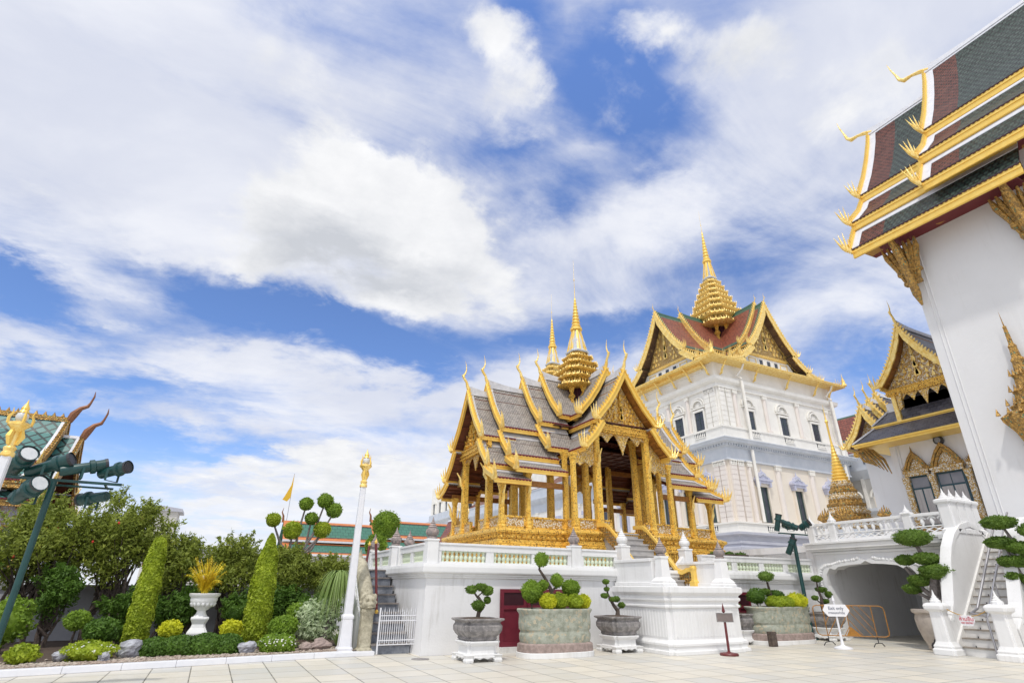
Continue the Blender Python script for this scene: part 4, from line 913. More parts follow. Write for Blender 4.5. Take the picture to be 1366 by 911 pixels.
def upper_window(F, a, par, w=1.25, z0=16.75, z1=18.95):
    wn_ = obox(F, [(a - w / 2 - .16, a - w / 2, 0, .16, z0, z1), (a + w / 2, a + w / 2 + .16, 0, .16, z0, z1), (a - w / 2 - .16, a + w / 2 + .16, 0, .18, z1, z1 + .22)], 'window', 'palace_white', par)
    obox(F, [(a - w / 2, a + w / 2, 0, .03, z0, z1)], 'pane', 'window_dark', wn_)
    obox(F, [(a - .02, a + .02, .03, .06, z0, z1), (a - w / 2, a + w / 2, .03, .055, z0 + 1.45, z0 + 1.5)], 'muntin', 'shutter_green', wn_)
    B = MB()
    for r0, r1, d in ((.62, .80, .26), (.88, 1.02, .2)):
        rg = []
        for k in range(13):
            t = pi * k / 12; c_, s_ = cos(t), sin(t)
            rg.append([F(a + r0 * c_, .0, z1 + .55 + r0 * s_), F(a + r1 * c_, .0, z1 + .55 + r1 * s_), F(a + r1 * c_, d, z1 + .55 + r1 * s_), F(a + r0 * c_, d, z1 + .55 + r0 * s_)])
        B.rings(rg)
    for k in range(7):
        t = pi * (k + .5) / 7; B.bar(F(a, .08, z1 + .6), F(a + .52 * cos(t), .06, z1 + .6 + .52 * sin(t)), .10, .10)
    B.boxf(F, a - 1.0, a + 1.0, 0, .22, z1 + .34, z1 + .5)
    B.build('window_arch', 'palace_white', wn_)
def pilaster(F, a, par, w, z0, z1, out, m, rust=False):
    B = MB(); n = 6
    if rust:
        k = int((z1 - z0) / .48)
        for i in range(k):
            B.boxf(F, a - w / 2, a + w / 2, 0, out, z0 + i * (z1 - z0) / k + .02, z0 + (i + 1) * (z1 - z0) / k - .02)
        B.boxf(F, a - w * .46, a + w * .46, 0, out - .05, z0, z1)
    else:
        h = z1 - z0
        rr = []
        for zz_ in (z0 + .25, z1 - .45):
            rr.append([F(a + w * .42 * cos(pi * i / 8), .02 + out * sin(pi * i / 8), zz_) for i in range(9)])
        B.rings(rr)
        B.boxf(F, a - w / 2, a + w / 2, 0, out + .06, z0, z0 + .25)
    B.build('pilaster', m, par)
    B = MB(); B.boxf(F, a - w * .55, a + w * .55, 0, out + .08, z1 - .12, z1)
    for j in range(4):
        for r in range(2): B.cone(F(a - w * .42 + w * .28 * j, out * (.9), z1 - .5 + r * .16), .11, .26, 5, tuple(Vector(F(0, .35, .7)) - Vector(F(0, 0, 0))))
    B.boxf(F, a - w * .44, a + w * .44, 0, out, z1 - .45, z1 - .12)
    B.build('capital', 'palace_white', par)
def palace_face(F, a0, a1, wins, par, upper=True, detail=True, zs=0.0):
    L = a1 - a0
    # balustrades below windows; dark sheets paint the shade in their gaps
    for a in wins:
        for zz_, out in (((6.75, 7.30), .46),) + ((((16.05, 16.65), .34),) if upper else ()):
            obox(F, [(a - .75, a + .75, out - .01, out + .012, *zz_)], 'balustrade_shade', 'window_dark', par)
            B = MB()
            for k in range(6):
                c = F(a - .6 + k * .24, out + .03, 0); h = zz_[1] - zz_[0]
                B.lathe([(.05, zz_[0]), (.05, zz_[0] + .05), (.085, zz_[0] + .3 * h), (.04, zz_[0] + .7 * h), (.06, zz_[1])], c[0], c[1], 6)
            B.boxf(F, a - .75, a + .75, out, out + .10, zz_[0] - .02, zz_[0] + .06); B.boxf(F, a - .75, a + .75, out, out + .10, zz_[1] - .05, zz_[1] + .02)
            B.build('window_balusters', 'palace_white', par)
        lower_window(F, a, par)
        if upper: upper_window(F, a, par)
WX0, WX1, WY0, WY1 = 43.2, 62.2, 38.0, 51.2
pal = thing('palace_wing', 'tall white palace wing with orange tiled gables under a golden ringed spire', 'palace', (52.7, 44.6, 0))
pf = [(WX0, WY0), (WX1, WY0), (WX1, WY1), (WX0, WY1)]
B = MB(); B.box(WX0, WX1, WY0, WY1, 7.4, 15.0); B.build('lower_wall', 'palace_cream', pal)
B = MB(); B.box(WX0 + .02, WX1 - .02, WY0 + .02, WY1 - .02, 14.99, 23.9); B.build('upper_wall', 'palace_white', pal)
B = MB(); mould(B, pf, [(.75, 0), (.75, 4.9), (.9, 4.95), (.9, 5.2), (.55, 5.3), (.5, 5.5), (.62, 5.55), (.62, 5.75), (.5, 5.85), (.5, 6.2), (.85, 6.35), (.85, 6.55), (.3, 6.6)]); B.build('plinth', 'palace_plinth', pal)
B = MB(); mould(B, pf, [(.5, 6.55), (.5, 6.7), (.44, 6.72), (.44, 7.34), (.56, 7.38), (.56, 7.5), (.2, 7.52)]); B.build('balcony_parapet', 'palace_white', pal)
B = MB(); mould(B, pf, [(.12, 13.35), (.22, 13.4), (.22, 13.5), (.14, 13.55), (.14, 14.6), (.2, 14.7)]); B.build('frieze', 'palace_grey', pal)
B = MB(); mould(B, pf, [(.3, 14.68), (.34, 14.75), (.34, 14.95), (.6, 15.0), (.85, 15.1), (.9, 15.3), (.98, 15.38), (.98, 15.48), (.2, 15.52)])
for (x0, y0), (x1, y1) in zip(offpoly(pf, .42), offpoly(pf, .42)[1:] + offpoly(pf, .42)[:1]):
    l = hypot(x1 - x0, y1 - y0); n = int(l / .36)
    for k in range(n):
        t = (k + .5) / n; x, y = x0 + (x1 - x0) * t, y0 + (y1 - y0) * t; B.box(x - .09, x + .09, y - .09, y + .09, 14.78, 15.0)
B.build('cornice', 'palace_grey', pal)
B = MB(); mould(B, pf, [(.38, 15.48), (.38, 15.7), (.32, 15.74), (.32, 16.6), (.42, 16.66), (.42, 16.82), (.05, 16.85)]); B.build('parapet', 'palace_white', pal)
B = MB(); mould(B, pf, [(.05, 21.0), (.16, 21.05), (.16, 21.2), (.08, 21.25), (.08, 21.5), (.3, 21.6), (.45, 21.75), (.5, 22.0), (.5, 22.12), (.1, 22.18)]); B.build('upper_cornice', 'palace_white', pal)
Ff, Fl = FX(WY0), FY(WX0)
wf = (47.5, 52.75, 58.0); wl = (40.75, 43.75, 46.9)
palace_face(Ff, WX0, WX1, wf, pal); palace_face(Fl, WY0, WY1, wl, pal)
for a in (50.1, 55.4, 60.5): pilaster(Ff, a, pal, .8, 7.5, 13.4, .3, 'palace_pink')
for a in (45.9,): pilaster(Ff, a, pal, .6, 7.5, 13.4, .3, 'palace_pink')
for a in (43.75, 44.75): pilaster(Ff, a, pal, .78, 7.5, 13.4, .24, 'palace_pink', True)
for a in (50.15, 55.4, 45.6, 60.5): pilaster(Ff, a, pal, .6, 16.85, 21.1, .22, 'palace_pink')
for a in (43.75, 44.65, 61.6): pilaster(Ff, a, pal, .7, 16.85, 21.1, .18, 'palace_white', True)
for a in (42.25, 45.35, 48.5): pilaster(Fl, a, pal, .6, 7.5, 13.4, .3, 'palace_pink'); pilaster(Fl, a, pal, .5, 16.85, 21.1, .22, 'palace_pink')
for a in (38.55, 39.35): pilaster(Fl, a, pal, .7, 7.5, 13.4, .24, 'palace_pink', True); pilaster(Fl, a, pal, .7, 16.85, 21.1, .18, 'palace_white', True)
for x in (46.45, 61.2):
    B = MB(); pts = [(x + .25, 36.9, 24.0), (x + .2, 37.2, 23.4), (x - .3, 37.7, 22.6), (x - .1, 37.2, 22.2), (x, 37.35, 21.9)]
    B.tube(pts, .11, 8); B.tube([(x, 37.35, 22), (x, 37.35, 15.5)], .16, 8); B.tube([(x, 37.55, 14.6), (x, 37.55, 7.6)], .16, 8); B.build('downpipe', 'palace_white', pal, smooth=True)
# eaves skirt around the wing
B = MB()
ir = offpoly(pf, -.25); er = offpoly(pf, 1.3)
B.rings([[(x, y, 24.12) for x, y in er], [(x, y, 24.5) for x, y in ir]], cap=False); B.build('skirt_roof', 'tile_slate', pal)
B = MB(); B.rings([[(x, y, 24.02) for x, y in er], [(x, y, 23.85) for x, y in offpoly(pf, -.1)]], cap=False); B.build('eave_soffit', 'soffit_gold', pal)
B = MB(); mould(B, pf, [(1.28, 23.86), (1.36, 23.88), (1.36, 24.02), (1.42, 24.03), (1.42, 24.12), (1.28, 24.16)]); B.build('eave_board', 'gold_pale', pal)
for (F, lst) in ((Ff, (44.0, 49.0, 54.2, 59.0, 61.6)), (Fl, (38.6, 41.2, 43.6, 46.0, 48.6))):
    for a in lst:
        B = MB(); B.tube([F(a, .05, 22.5), F(a, .30, 22.6), F(a, .42, 22.95), F(a, .85, 23.5), F(a, 1.2, 23.86)], [.05, .13, .12, .09, .08], 6); B.build('bracket', 'gold_pale', pal, smooth=True)
# cross gabled roof
PC = (52.7, 44.6)
PM = [(0, 0), (.7, -1.5), (1.6, -3.1), (2.7, -4.75), (3.9, -6.1)]
PK1 = [(3.5, -6.2), (4.5, -7.1), (5.5, -7.8)]
PK2 = [(5.2, -7.95), (6.2, -8.35), (7.3, -8.62)]
PK3 = [(5.2, -7.85), (6.0, -8.0), (6.9, -8.1)]
def pgable(ax, sg, s_out, s_in, R1, R2, zf):
    thai_roof(pal, PC, ax, sg, s_in - .8, s_out, R1, [PM, PK1, PK2 if ax == 'y' else PK3], tile='tile_orange', trim='green_trim', soff='soffit_brown', gold='gold_pale', bw=.66, eb=.16, fs=1.55, cs=.9, toothstep=.36, rafters=6, band='green_trim', tw=.2, ridge=True)
    thai_roof(pal, PC, ax, sg, 1.5, s_in, R2, [PM, PK1], tile='tile_orange', trim='green_trim', soff='soffit_brown', gold='gold_pale', bw=.62, eb=.16, fs=1.5, cs=.9, toothstep=.36, band='green_trim', tw=.25)
    sp = s_out - 1.0
    zb = pediment(pal, PC, ax, sg, sp, R1, [(0, 0), (.7, -1.7), (1.6, -3.4), (2.6, -5.2), (3.2, -6.3)], inset=.4, frame='gold_pale', fill='gold_dark', relief='gold_pale')
    def F(a, b, z): return (PC[0] + sg * a, PC[1] + b, z) if ax == 'x' else (PC[0] + b, PC[1] + sg * a, z)
    z1 = zb - .32; z0 = R1 - 9.3
    B = MB(); B.prism([(-3.6, z1), (3.6, z1), (5.2, z0), (-5.2, z0)], lambda u, v, t: F(sp + t, u, v), -.2, .0); aw = B.build('attic_wall', 'palace_white', pal)
    for k in (-1, 0, 1):
        B = MB(); B.boxf(F, sp - .0, sp + .02, k * 1.25 - .3, k * 1.25 + .3, z0 + 1.05, z1 - .3); B.build('attic_window', 'window_dark', aw)
        B = MB(); B.boxf(F, sp, sp + .08, k * 1.25 - .42, k * 1.25 - .3, z0 + 1.0, z1 - .2); B.boxf(F, sp, sp + .08, k * 1.25 + .3, k * 1.25 + .42, z0 + 1.0, z1 - .2); B.build('window_frame', 'palace_white', aw)
    for k in (-1, 1):
        B = MB(); B.boxf(F, sp, sp + .05, k * 2.6 - .55, k * 2.6 + .55, z0 + .95, z0 + 1.02); B.boxf(F, sp, sp + .05, k * 2.6 - .55, k * 2.6 + .55, z1 - .35, z1 - .28); B.boxf(F, sp, sp + .05, k * 2.6 - .6, k * 2.6 - .5, z0 + .95, z1 - .28); B.boxf(F, sp, sp + .05, k * 2.6 + .5, k * 2.6 + .6, z0 + .95, z1 - .28); B.build('attic_panel', 'gold_pale', aw)
    B = MB(); B.boxf(F, sp - .2, sp + .5, -5.4, 5.4, z0 + .45, z0 + .8); B.boxf(F, sp - .2, sp + .35, -5.0, 5.0, z0 + .8, z0 + .9); B.boxf(F, sp - .2, sp + .6, -5.6, 5.6, z0 + .3, z0 + .45); B.build('attic_beam', 'gold_pale', pal)
pgable('y', -1, 7.25, 6.0, 33.1, 33.6, 0)
pgable('x', -1, 10.6, 6.4, 32.5, 33.3, 0)
pgable('x', 1, 10.6, 6.4, 32.5, 33.3, 0)
pgable('y', 1, 7.25, 6.0, 33.1, 33.6, 0)
def palace_spire(par, cx, cy, dz=0):
    thai_spire(par, cx, cy, 30, [(32.15 + dz, 3.25), (33.35 + dz, 3.0), (34.5 + dz, 2.68), (35.55 + dz, 2.34), (36.55 + dz, 2.02), (37.5 + dz, 1.7), (38.4 + dz, 1.42), (39.25 + dz, 1.16)], (40.0 + dz, 42.8 + dz, .72, .34), 48.0 + dz, 49.0 + dz, 51.6 + dz, neck=(29.3 + dz, 32.3 + dz, 2.9), mt='gold_pale', spikes=7, es=2.2)
palace_spire(pal, 52.7, 44.6)
for x, y in er: MB().lathe([(.3, 24.1), (.32, 24.3), (.18, 24.5), (.2, 24.7), (.05, 25.2), (.01, 25.7)], x, y, 8).build('corner_finial', 'gold_pale', pal, smooth=True)

# long palace range behind, ending in a second wing; seen through the pavilion
rng_ = thing('palace_range', 'long pale two storey palace range receding behind the golden pavilion', 'palace', (50, 85, 0))
qf = [(45.6, 51.4), (60, 51.4), (60, 113.8), (45.6, 113.8)]
B = MB(); B.box(45.6, 60, 51.4, 113.8, 6.6, 14.0); B.build('wall', 'palace_white', rng_)
B = MB(); mould(B, qf, [(.5, 0), (.5, 6), (.7, 6.2), (.7, 6.5), (.05, 6.6)]); B.build('plinth', 'palace_plinth', rng_)
B = MB(); mould(B, qf, [(.1, 12.8), (.16, 14.0), (.6, 14.4), (.8, 14.8), (.8, 15.0), (.3, 15.05), (.3, 16.4), (.4, 16.45), (.4, 16.6), (.0, 16.6)]); B.build('cornice', 'palace_grey', rng_)
F2 = FY(45.6)
for k in range(15):
    a = 53.6 + 4.1 * k
    w_ = obox(F2, [(a - .9, a - .6, 0, .2, 7.6, 11.2), (a + .6, a + .9, 0, .2, 7.6, 11.2), (a - 1.1, a + 1.1, 0, .4, 11.2, 11.7)], 'window', 'pediment_grey', rng_); obox(F2, [(a - .6, a + .6, 0, .03, 7.6, 11.2)], 'pane', 'window_dark', w_)
    pilaster(F2, a + 2.05, rng_, .7, 6.7, 12.8, .25, 'palace_pink')
B = MB(); B.rings([[(45.8, y, 16.55), (52.8, y, 21.0), (59.8, y, 16.55)] for y in (51.5, 113.7)]); B.build('roof', 'tile_orange', rng_)
thai_spire(rng_, 52.7, 86, 34, [(35, 3.2), (36.6, 2.95), (38.2, 2.6), (39.8, 2.2), (41.0, 1.85)], (42.2, 46, 1.15, .5), 52.6, 54.0, 58.6, mt='gold_pale', spikes=7, es=2.6)
B = MB(); B.box(47, 58, 80, 92, 16.5, 36); B.build('spire_base', 'palace_white', rng_)
ew = thing('palace_end_wing', 'farthest white palace wing left of the pavilion columns, seen small', 'palace', (52.7, 120, 0))
ef = [(43.2, 114), (62.2, 114), (62.2, 127), (43.2, 127)]
B = MB(); B.box(43.2, 62.2, 114, 127, 0, 23); B.build('wall', 'palace_white', ew)
B = MB(); mould(B, ef, [(.6, 0), (.6, 6.2), (.8, 6.5), (.05, 6.6)]); B.build('plinth', 'palace_plinth', ew)
B = MB(); mould(B, ef, [(.1, 13.4), (.2, 14.6), (.9, 15.1), (.9, 15.4), (.3, 15.45), (.3, 16.8), (.02, 16.85)]); B.build('cornice', 'palace_grey', ew)
for F in (FY(43.2), FX(114)):
    for a in (116.5, 120.5, 124.5) if F(0, 0, 0)[0] == 43.2 else (47.5, 52.7, 58):
        for z0, z1 in ((7.6, 11), (17, 19.2)):
            w_ = obox(F, [(a - .9, a - .6, 0, .2, z0, z1), (a + .6, a + .9, 0, .2, z0, z1), (a - 1.1, a + 1.1, 0, .4, z1, z1 + .5)], 'window', 'palace_white', ew); obox(F, [(a - .6, a + .6, 0, .03, z0, z1)], 'pane', 'window_dark', w_)
# rear range with the red and green roof, right of the palace wing
rr = thing('rear_range', 'grey stone building with red and green tiled roof between palace and small hall', 'palace', (68, 40, 0))
B = MB(); B.box(64, 80, 22, 56, 0, 15.4); B.build('wall', 'far_cream', rr)
rf_ = [(64, 22), (80, 22), (80, 56), (64, 56)]
B = MB(); mould(B, rf_, [(.1, 13.2), (.5, 13.6), (.9, 14.1), (.9, 14.4), (.3, 14.45), (.3, 15.9), (.45, 16.0), (.45, 16.2), (0, 16.2)]); mould(B, rf_, [(.05, 9.4), (.4, 9.7), (.4, 10), (.05, 10.05)]); B.build('cornice', 'palace_grey', rr)
F3 = FY(64)
for k in range(11):
    a = 25 + 2.8 * k
    B = MB(); pts = []
    for i in range(11): t = pi * i / 10; pts.append(F3(a + .9 * cos(t), .12, 11.2 + .9 * sin(t)))
    B.tube(pts, .13, 6); aw = B.build('window_arch', 'palace_white', rr, smooth=True)
    B = MB(); B.boxf(F3, a - .7, a + .7, 0, .05, 10.1, 11.2); B.build('window', 'palace_cream', aw)
    obox(F3, [(a + 1.25, a + 1.55, 0, .25, 10.05, 13.3)], 'pilaster', 'palace_white', rr)
    B = MB()
    for j in range(6): c = F3(a - .6 + .24 * j, .32, 0); B.box(c[0] - .06, c[0] + .03, c[1] - .05, c[1] + .05, 14.8, 15.6)
    B.build('balusters', 'window_dark', rr)
for (x0, z0, x1, z1, m) in ((64.5, 16.2, 67.2, 18.4, 'tile_orange'), (67.2, 18.4, 67.7, 18.9, 'green_trim'), (67.7, 18.9, 70.6, 22.4, 'tile_orange'), (70.6, 22.4, 70.9, 22.7, 'green_trim')):
    B = MB(); B.add([(x0, 22, z0), (x0, 56, z0), (x1, 56, z1), (x1, 22, z1)], [(0, 1, 2, 3)], [[(0, 0), (34, 0), (34, 3), (0, 3)]]); B.build('roof_slope', m, rr)
B = MB(); B.box(66.9, 67.25, 22, 56, 17.9, 18.5); B.build('roof_ledge', 'white_trim', rr)
# ================================================================ terrace with the cusped archway
ter = thing('hall_terrace', 'raised white terrace with pierced balustrade above a cusped archway', 'terrace', (21.4, 12, 0))
X1 = 21.4
INN = [(1.56, 0), (1.54, 1.0), (1.58, 1.25), (1.62, 1.5), (1.68, 1.8), (1.64, 2.2), (1.46, 2.42), (1.26, 2.36), (1.1, 2.46), (.6, 2.52), (.2, 2.54), (0, 2.64)]
OUT = [(1.92, 0), (1.90, .95), (2.02, 1.1), (2.0, 1.3), (2.04, 1.6), (2.1, 1.95), (2.0, 2.4), (1.7, 2.6), (1.45, 2.58), (1.2, 2.68), (.66, 2.74), (.30, 2.80), (0, 2.96)]
YC = 13.18
B = MB()
for sd in (-1, 1):
    for i in range(len(INN) - 1):
        a, b = INN[i], INN[i + 1]
        q = [(YC + sd * a[0], a[1]), (YC + sd * b[0], b[1]), (YC + sd * 1.71, b[1]), (YC + sd * 1.71, a[1])] if i < 5 else [(YC + sd * a[0], a[1]), (YC + sd * b[0], b[1]), (YC + sd * b[0], 3.05), (YC + sd * a[0], 3.05)]
        if i < 5: B.rings([[(X1, y, z) for y, z in q], [(X1 + .45, y, z) for y, z in q]])
        else:
            if b[0] < a[0]: B.rings([[(X1, y, z) for y, z in q], [(X1 + .45, y, z) for y, z in q]])
    B.box(X1 + .002, X1 + .45, *sorted((YC + sd * 1.63, YC + sd * 1.708)), 2.12, 3.05)
B.box(X1, X1 + .45, YC + 1.7, 15.6, 0, 3.05); B.box(X1, X1 + .45, 10.02, YC - 1.7, 0, 3.05)
B.box(X1 + .45, 27, 14.9, 22, 0, 3.05); B.box(23.25, 27, 4, 11.3, 0, 3.05); B.box(X1 + .45, 23.2, 10.02, 11.3, 0, 3.05); B.box(27, 60, 2, 22, 0, 3.05)
B.box(X1 + .02, 23.2, -4, 8.3, 0, 3.05); B.box(X1, 60, 10.03, 22, 3.051, 3.3); B.box(X1, 60, -4, 8.25, 3.051, 3.3); B.box(23.25, 60, 8.25, 10.03, 3.051, 3.3)
B.build('wall', 'plaster', ter)
B = MB()
for sd in (-1, 1):
    for off, dp in ((0, .10), (1, .05)):
        for i in range(len(INN) - 1):
            f = .45 if off == 0 else 1.0; g_ = 0.0 if off == 0 else .45
            A0 = [INN[i][k] + (OUT[i][k] - INN[i][k]) * g_ for k in (0, 1)]; A1 = [INN[i][k] + (OUT[i][k] - INN[i][k]) * f for k in (0, 1)]
            B0_ = [INN[i + 1][k] + (OUT[i + 1][k] - INN[i + 1][k]) * g_ for k in (0, 1)]; B1_ = [INN[i + 1][k] + (OUT[i + 1][k] - INN[i + 1][k]) * f for k in (0, 1)]
            q = [(YC + sd * u, v) for u, v in (A0, A1, B1_, B0_)]
            B.rings([[(X1 - dp, y, z) for y, z in q], [(X1 + .001, y, z) for y, z in q]])
rnd = random.Random(5)
for sd in (-1, 1):       # moulded foliage on the outer band
    for i in range(3, len(INN) - 1):
        for j in range(4):
            t = j / 4; u = (INN[i][0] * .3 + OUT[i][0] * .7) * (1 - t) + (INN[i + 1][0] * .3 + OUT[i + 1][0] * .7) * t; v = (INN[i][1] * .3 + OUT[i][1] * .7) * (1 - t) + (INN[i + 1][1] * .3 + OUT[i + 1][1] * .7) * t
            B.ball((X1 - .05, YC + sd * u, v), rnd.uniform(.05, .08), 6, 4)
B.box(X1 - .12, X1, YC + 1.5, YC + 1.98, 0, .12); B.box(X1 - .12, X1, YC + 1.52, YC + 1.96, .9, .98); B.box(X1 - .14, X1, YC + 1.5, YC + 1.98, 1.02, 1.08)
B.build('arch_moulding', 'plaster_clean', ter)
B = MB()
for z0, z1, o in ((2.92, 3.0, .05), (3.02, 3.1, .10), (3.1, 3.28, .22), (3.28, 3.36, .27)): B.box(X1 - o, X1 + .1, 10.2 - o, 15.2 + o, z0, z1)
for q in ((15.0, 15.04, .3, 2.85), (10.3, 11.0, 2.84, 2.86)): B.box(X1 - .02, X1, q[0], q[1], q[2], q[3])
B.build('cornice', 'plaster_clean', ter, bevel=.01)
def pierced(y0, y1):
    B = MB(); x = X1 + .0
    B.box(x - .07, x + .07, y0, y1, 3.36, 3.46); B.box(x - .08, x + .08, y0, y1, 3.98, 4.08); B.box(x - .05, x + .05, y0, y1, 3.63, 3.67)
    rl = B.build('balustrade', 'plaster_clean', ter, bevel=.01)
    n = max(2, int((y1 - y0) / .26)); p = (y1 - y0) / n; f1 = f2 = None
    for k in range(n):
        yc = y0 + p * (k + .5)
        if f1 is None:
            B = MB(); B.lathe([(.03, 3.67), (.045, 3.72), (.07, 3.8), (.045, 3.88), (.025, 3.93), (.05, 3.98)], x, yc - p / 2, 8)
            B.bar((x, yc - p / 2, 3.98), (x, yc - p * .1, 3.88), .05, .05); B.bar((x, yc - p / 2, 3.98), (x, yc - p * .9, 3.88), .05, .05); f1 = B.build('baluster', 'plaster_clean', rl, smooth=True)
            B = MB(); B.bar((x, yc - p / 2, 3.47), (x, yc + p / 2, 3.62), .05, .035); B.bar((x, yc - p / 2, 3.62), (x, yc + p / 2, 3.47), .051, .035); B.ball((x, yc, 3.545), .045, 6, 4); f2 = B.build('lattice', 'plaster_clean', rl); fy = yc
        else: dup(f1, 0, yc - fy, parent=rl); dup(f2, 0, yc - fy, parent=rl)
pierced(11.5, 14.05); pierced(14.35, 15.05); pierced(10.32, 11.25)
for y, zt, big in ((14.2, 4.05, 1), (11.37, 4.12, 0), (15.12, 4.0, 1)):
    B = MB(); B.stack(SQ, [(.13, 3.36), (.13, zt - .05), (.16, zt - .03), (.16, zt + .02), (.12, zt + .04)], X1, y); p = B.build('post', 'plaster_clean', ter, bevel=.01)
    B = MB(); spirefinial(B, X1, y, zt + .04, .8 if big else .55); B.build('finial', 'plaster_clean', p)
for k in range(4):
    x = X1 + .1 + k * .45; B = MB(); w = .2
    B.stack(RD1, [(w + .05, 3.36), (w + .05, 3.5), (w, 3.55), (w, 4.3), (w + .06, 4.36), (w + .06, 4.44), (w, 4.48)], x, 10.12); p = B.build('stair_post', 'plaster_clean', ter, bevel=.01)
    B = MB(); spirefinial(B, x, 10.12, 4.46, .75); B.build('finial', 'plaster_clean', p)
B = MB(); B.box(X1 - .25, 23.3, 10.17, 10.4, 2.2, 3.37); B.box(X1 - .3, 23.3, 10.165, 10.45, 3.2, 3.36); B.build('stair_landing', 'plaster_clean', ter, bevel=.01)

# ================================================================ stairs up to the terrace
stt = thing('terrace_staircase', 'steep white staircase with curved side walls and spired newel posts at the right', 'staircase', (19.1, 9.2, 0))
for i in range(15):
    x = 19.3 + i * .255; z1 = (i + 1) * .217
    B = MB(); B.box(x, 23.3, 8.5, 9.9, z1 - .217, z1 - .03); s_ = B.build('step', 'stair_white', stt)
    B = MB(); B.box(x - .03, x + .26, 8.5, 9.9, z1 - .03, z1); B.build('tread', 'stair_edge', s_)
    B = MB(); B.tube([(x + .06, 9.45, z1), (x + .06, 9.45, z1 + .05)], .015, 6); B.build('rail_peg', 'black_metal', s_)
VOL = [(19.25, 0), (19.2, .75), (19.5, 1.0), (19.75, 1.35), (20.0, 1.85), (20.25, 2.45), (20.55, 2.9), (20.95, 3.3), (21.45, 3.6), (22.0, 3.72), (22.5, 3.62), (22.75, 3.4), (22.8, 3.15), (22.8, 0)]
for y0, y1 in ((9.9, 10.16), (8.24, 8.5)):
    B = MB(); B.prism(VOL, lambda u, v, t: (u, t, v), y0, y1)
    vw = B.build('side_wall', 'plaster_clean', stt, bevel=.03)
    B = MB()
    for a, b in zip(VOL[2:12], VOL[3:13]):
        ya, yb = y0 - .03, y1 + .03
        B.rings([[(a[0], ya, a[1] - .13), (a[0], yb, a[1] - .13), (a[0], yb, a[1] + .03), (a[0], ya, a[1] + .03)], [(b[0], ya, b[1] - .13), (b[0], yb, b[1] - .13), (b[0], yb, b[1] + .03), (b[0], ya, b[1] + .03)]])
    B.build('coping', 'plaster_clean', vw)
for y in (8.5, 9.84):
    B = MB(); B.prism([(19.3, 0), (19.3, .3), (23.0, 3.45), (23.2, 3.45), (23.2, 3.0), (19.6, 0)], lambda u, v, t: (u, t, v), y, y + .06); B.build('stringer', 'stair_white', stt)
for x, y in ((19.02, 10.0), (18.92, 8.42)):
    B = MB(); B.stack(RD1, [(.30, 0), (.30, .14), (.26, .17), (.27, .22), (.24, .26), (.20, .34), (.175, 1.08), (.18, 1.1), (.26, 1.16), (.27, 1.25), (.24, 1.30), (.17, 1.33)], x, y); p = B.build('newel_post', 'plaster_clean', stt, bevel=.012)
    B = MB(); spirefinial(B, x, y, 1.32, .72); B.build('finial', 'plaster_clean', p)
B = MB(); B.tube([(19.05, 8.85, .12), (19.08, 8.85, .98), (19.2, 8.85, 1.05), (22.3, 8.85, 3.95)], .03, 8); B.tube([(19.5, 9.2, 1.2), (22.2, 9.2, 3.75)], .035, 8); B.tube([(19.08, 8.85, 1.02), (19.1, 9.2, 1.08), (19.5, 9.2, 1.2)], .035, 8)
for x in (20.1, 21.2, 22.2): B.tube([(x, 8.85, (x - 19.3) * .85), (x, 8.85, 1.05 + (x - 19.2) * .935)], .022, 6)
B.build('handrail', 'steel', stt, smooth=True)
def text_mesh(txt, size, name, m, parent, fn, depth=.006, org=None):
    c = bpy.data.curves.new(name, 'FONT'); c.body = txt; c.size = size; c.align_x = 'CENTER'; c.align_y = 'CENTER'; c.extrude = depth; c.resolution_u = 3
    o = bpy.data.objects.new(name, c); COL.objects.link(o); dg = bpy.context.evaluated_depsgraph_get(); me = bpy.data.meshes.new_from_object(o.evaluated_get(dg))
    bpy.data.objects.remove(o)
    og = Vector(org if org else root_org(parent))
    for v in me.vertices: v.co = Vector(fn(*v.co)) - og
    me.materials.clear(); me.materials.append(MATS[m]); n = bpy.data.objects.new(name, me); COL.objects.link(n); n.parent = parent
    if org is None and parent is None: n.location = og
    return n
rp = thing('rope_barrier', 'sagging ochre rope with a small white and red sign across the staircase', 'rope', (19.0, 9.2, 1.2))
B = MB(); B.tube([(19.0, 10.0 - 1.5 * t, 1.38 - .62 * (1 - (2 * t - 1) ** 2) * .6 + .0) for t in [k / 12 for k in range(13)]], .012, 6); B.build('rope', 'rope', rp)
B = MB(); B.prism([(-.20, 0), (-.13, .13), (.13, .13), (.20, 0), (.13, -.13), (-.13, -.13)], lambda u, v, t: (18.93 + t, 9.28 + u, .90 + v), 0, .01); sg_ = B.build('sign_board', 'sign_white', rp)
text_mesh('ห้ามขึ้น', .13, 'lettering', 'sign_red', sg_, lambda x, y, z: (18.928 - z, 9.28 - x, .935 + y)); text_mesh('NO ENTRY', .06, 'lettering', 'sign_red', sg_, lambda x, y, z: (18.928 - z, 9.28 - x, .84 + y))

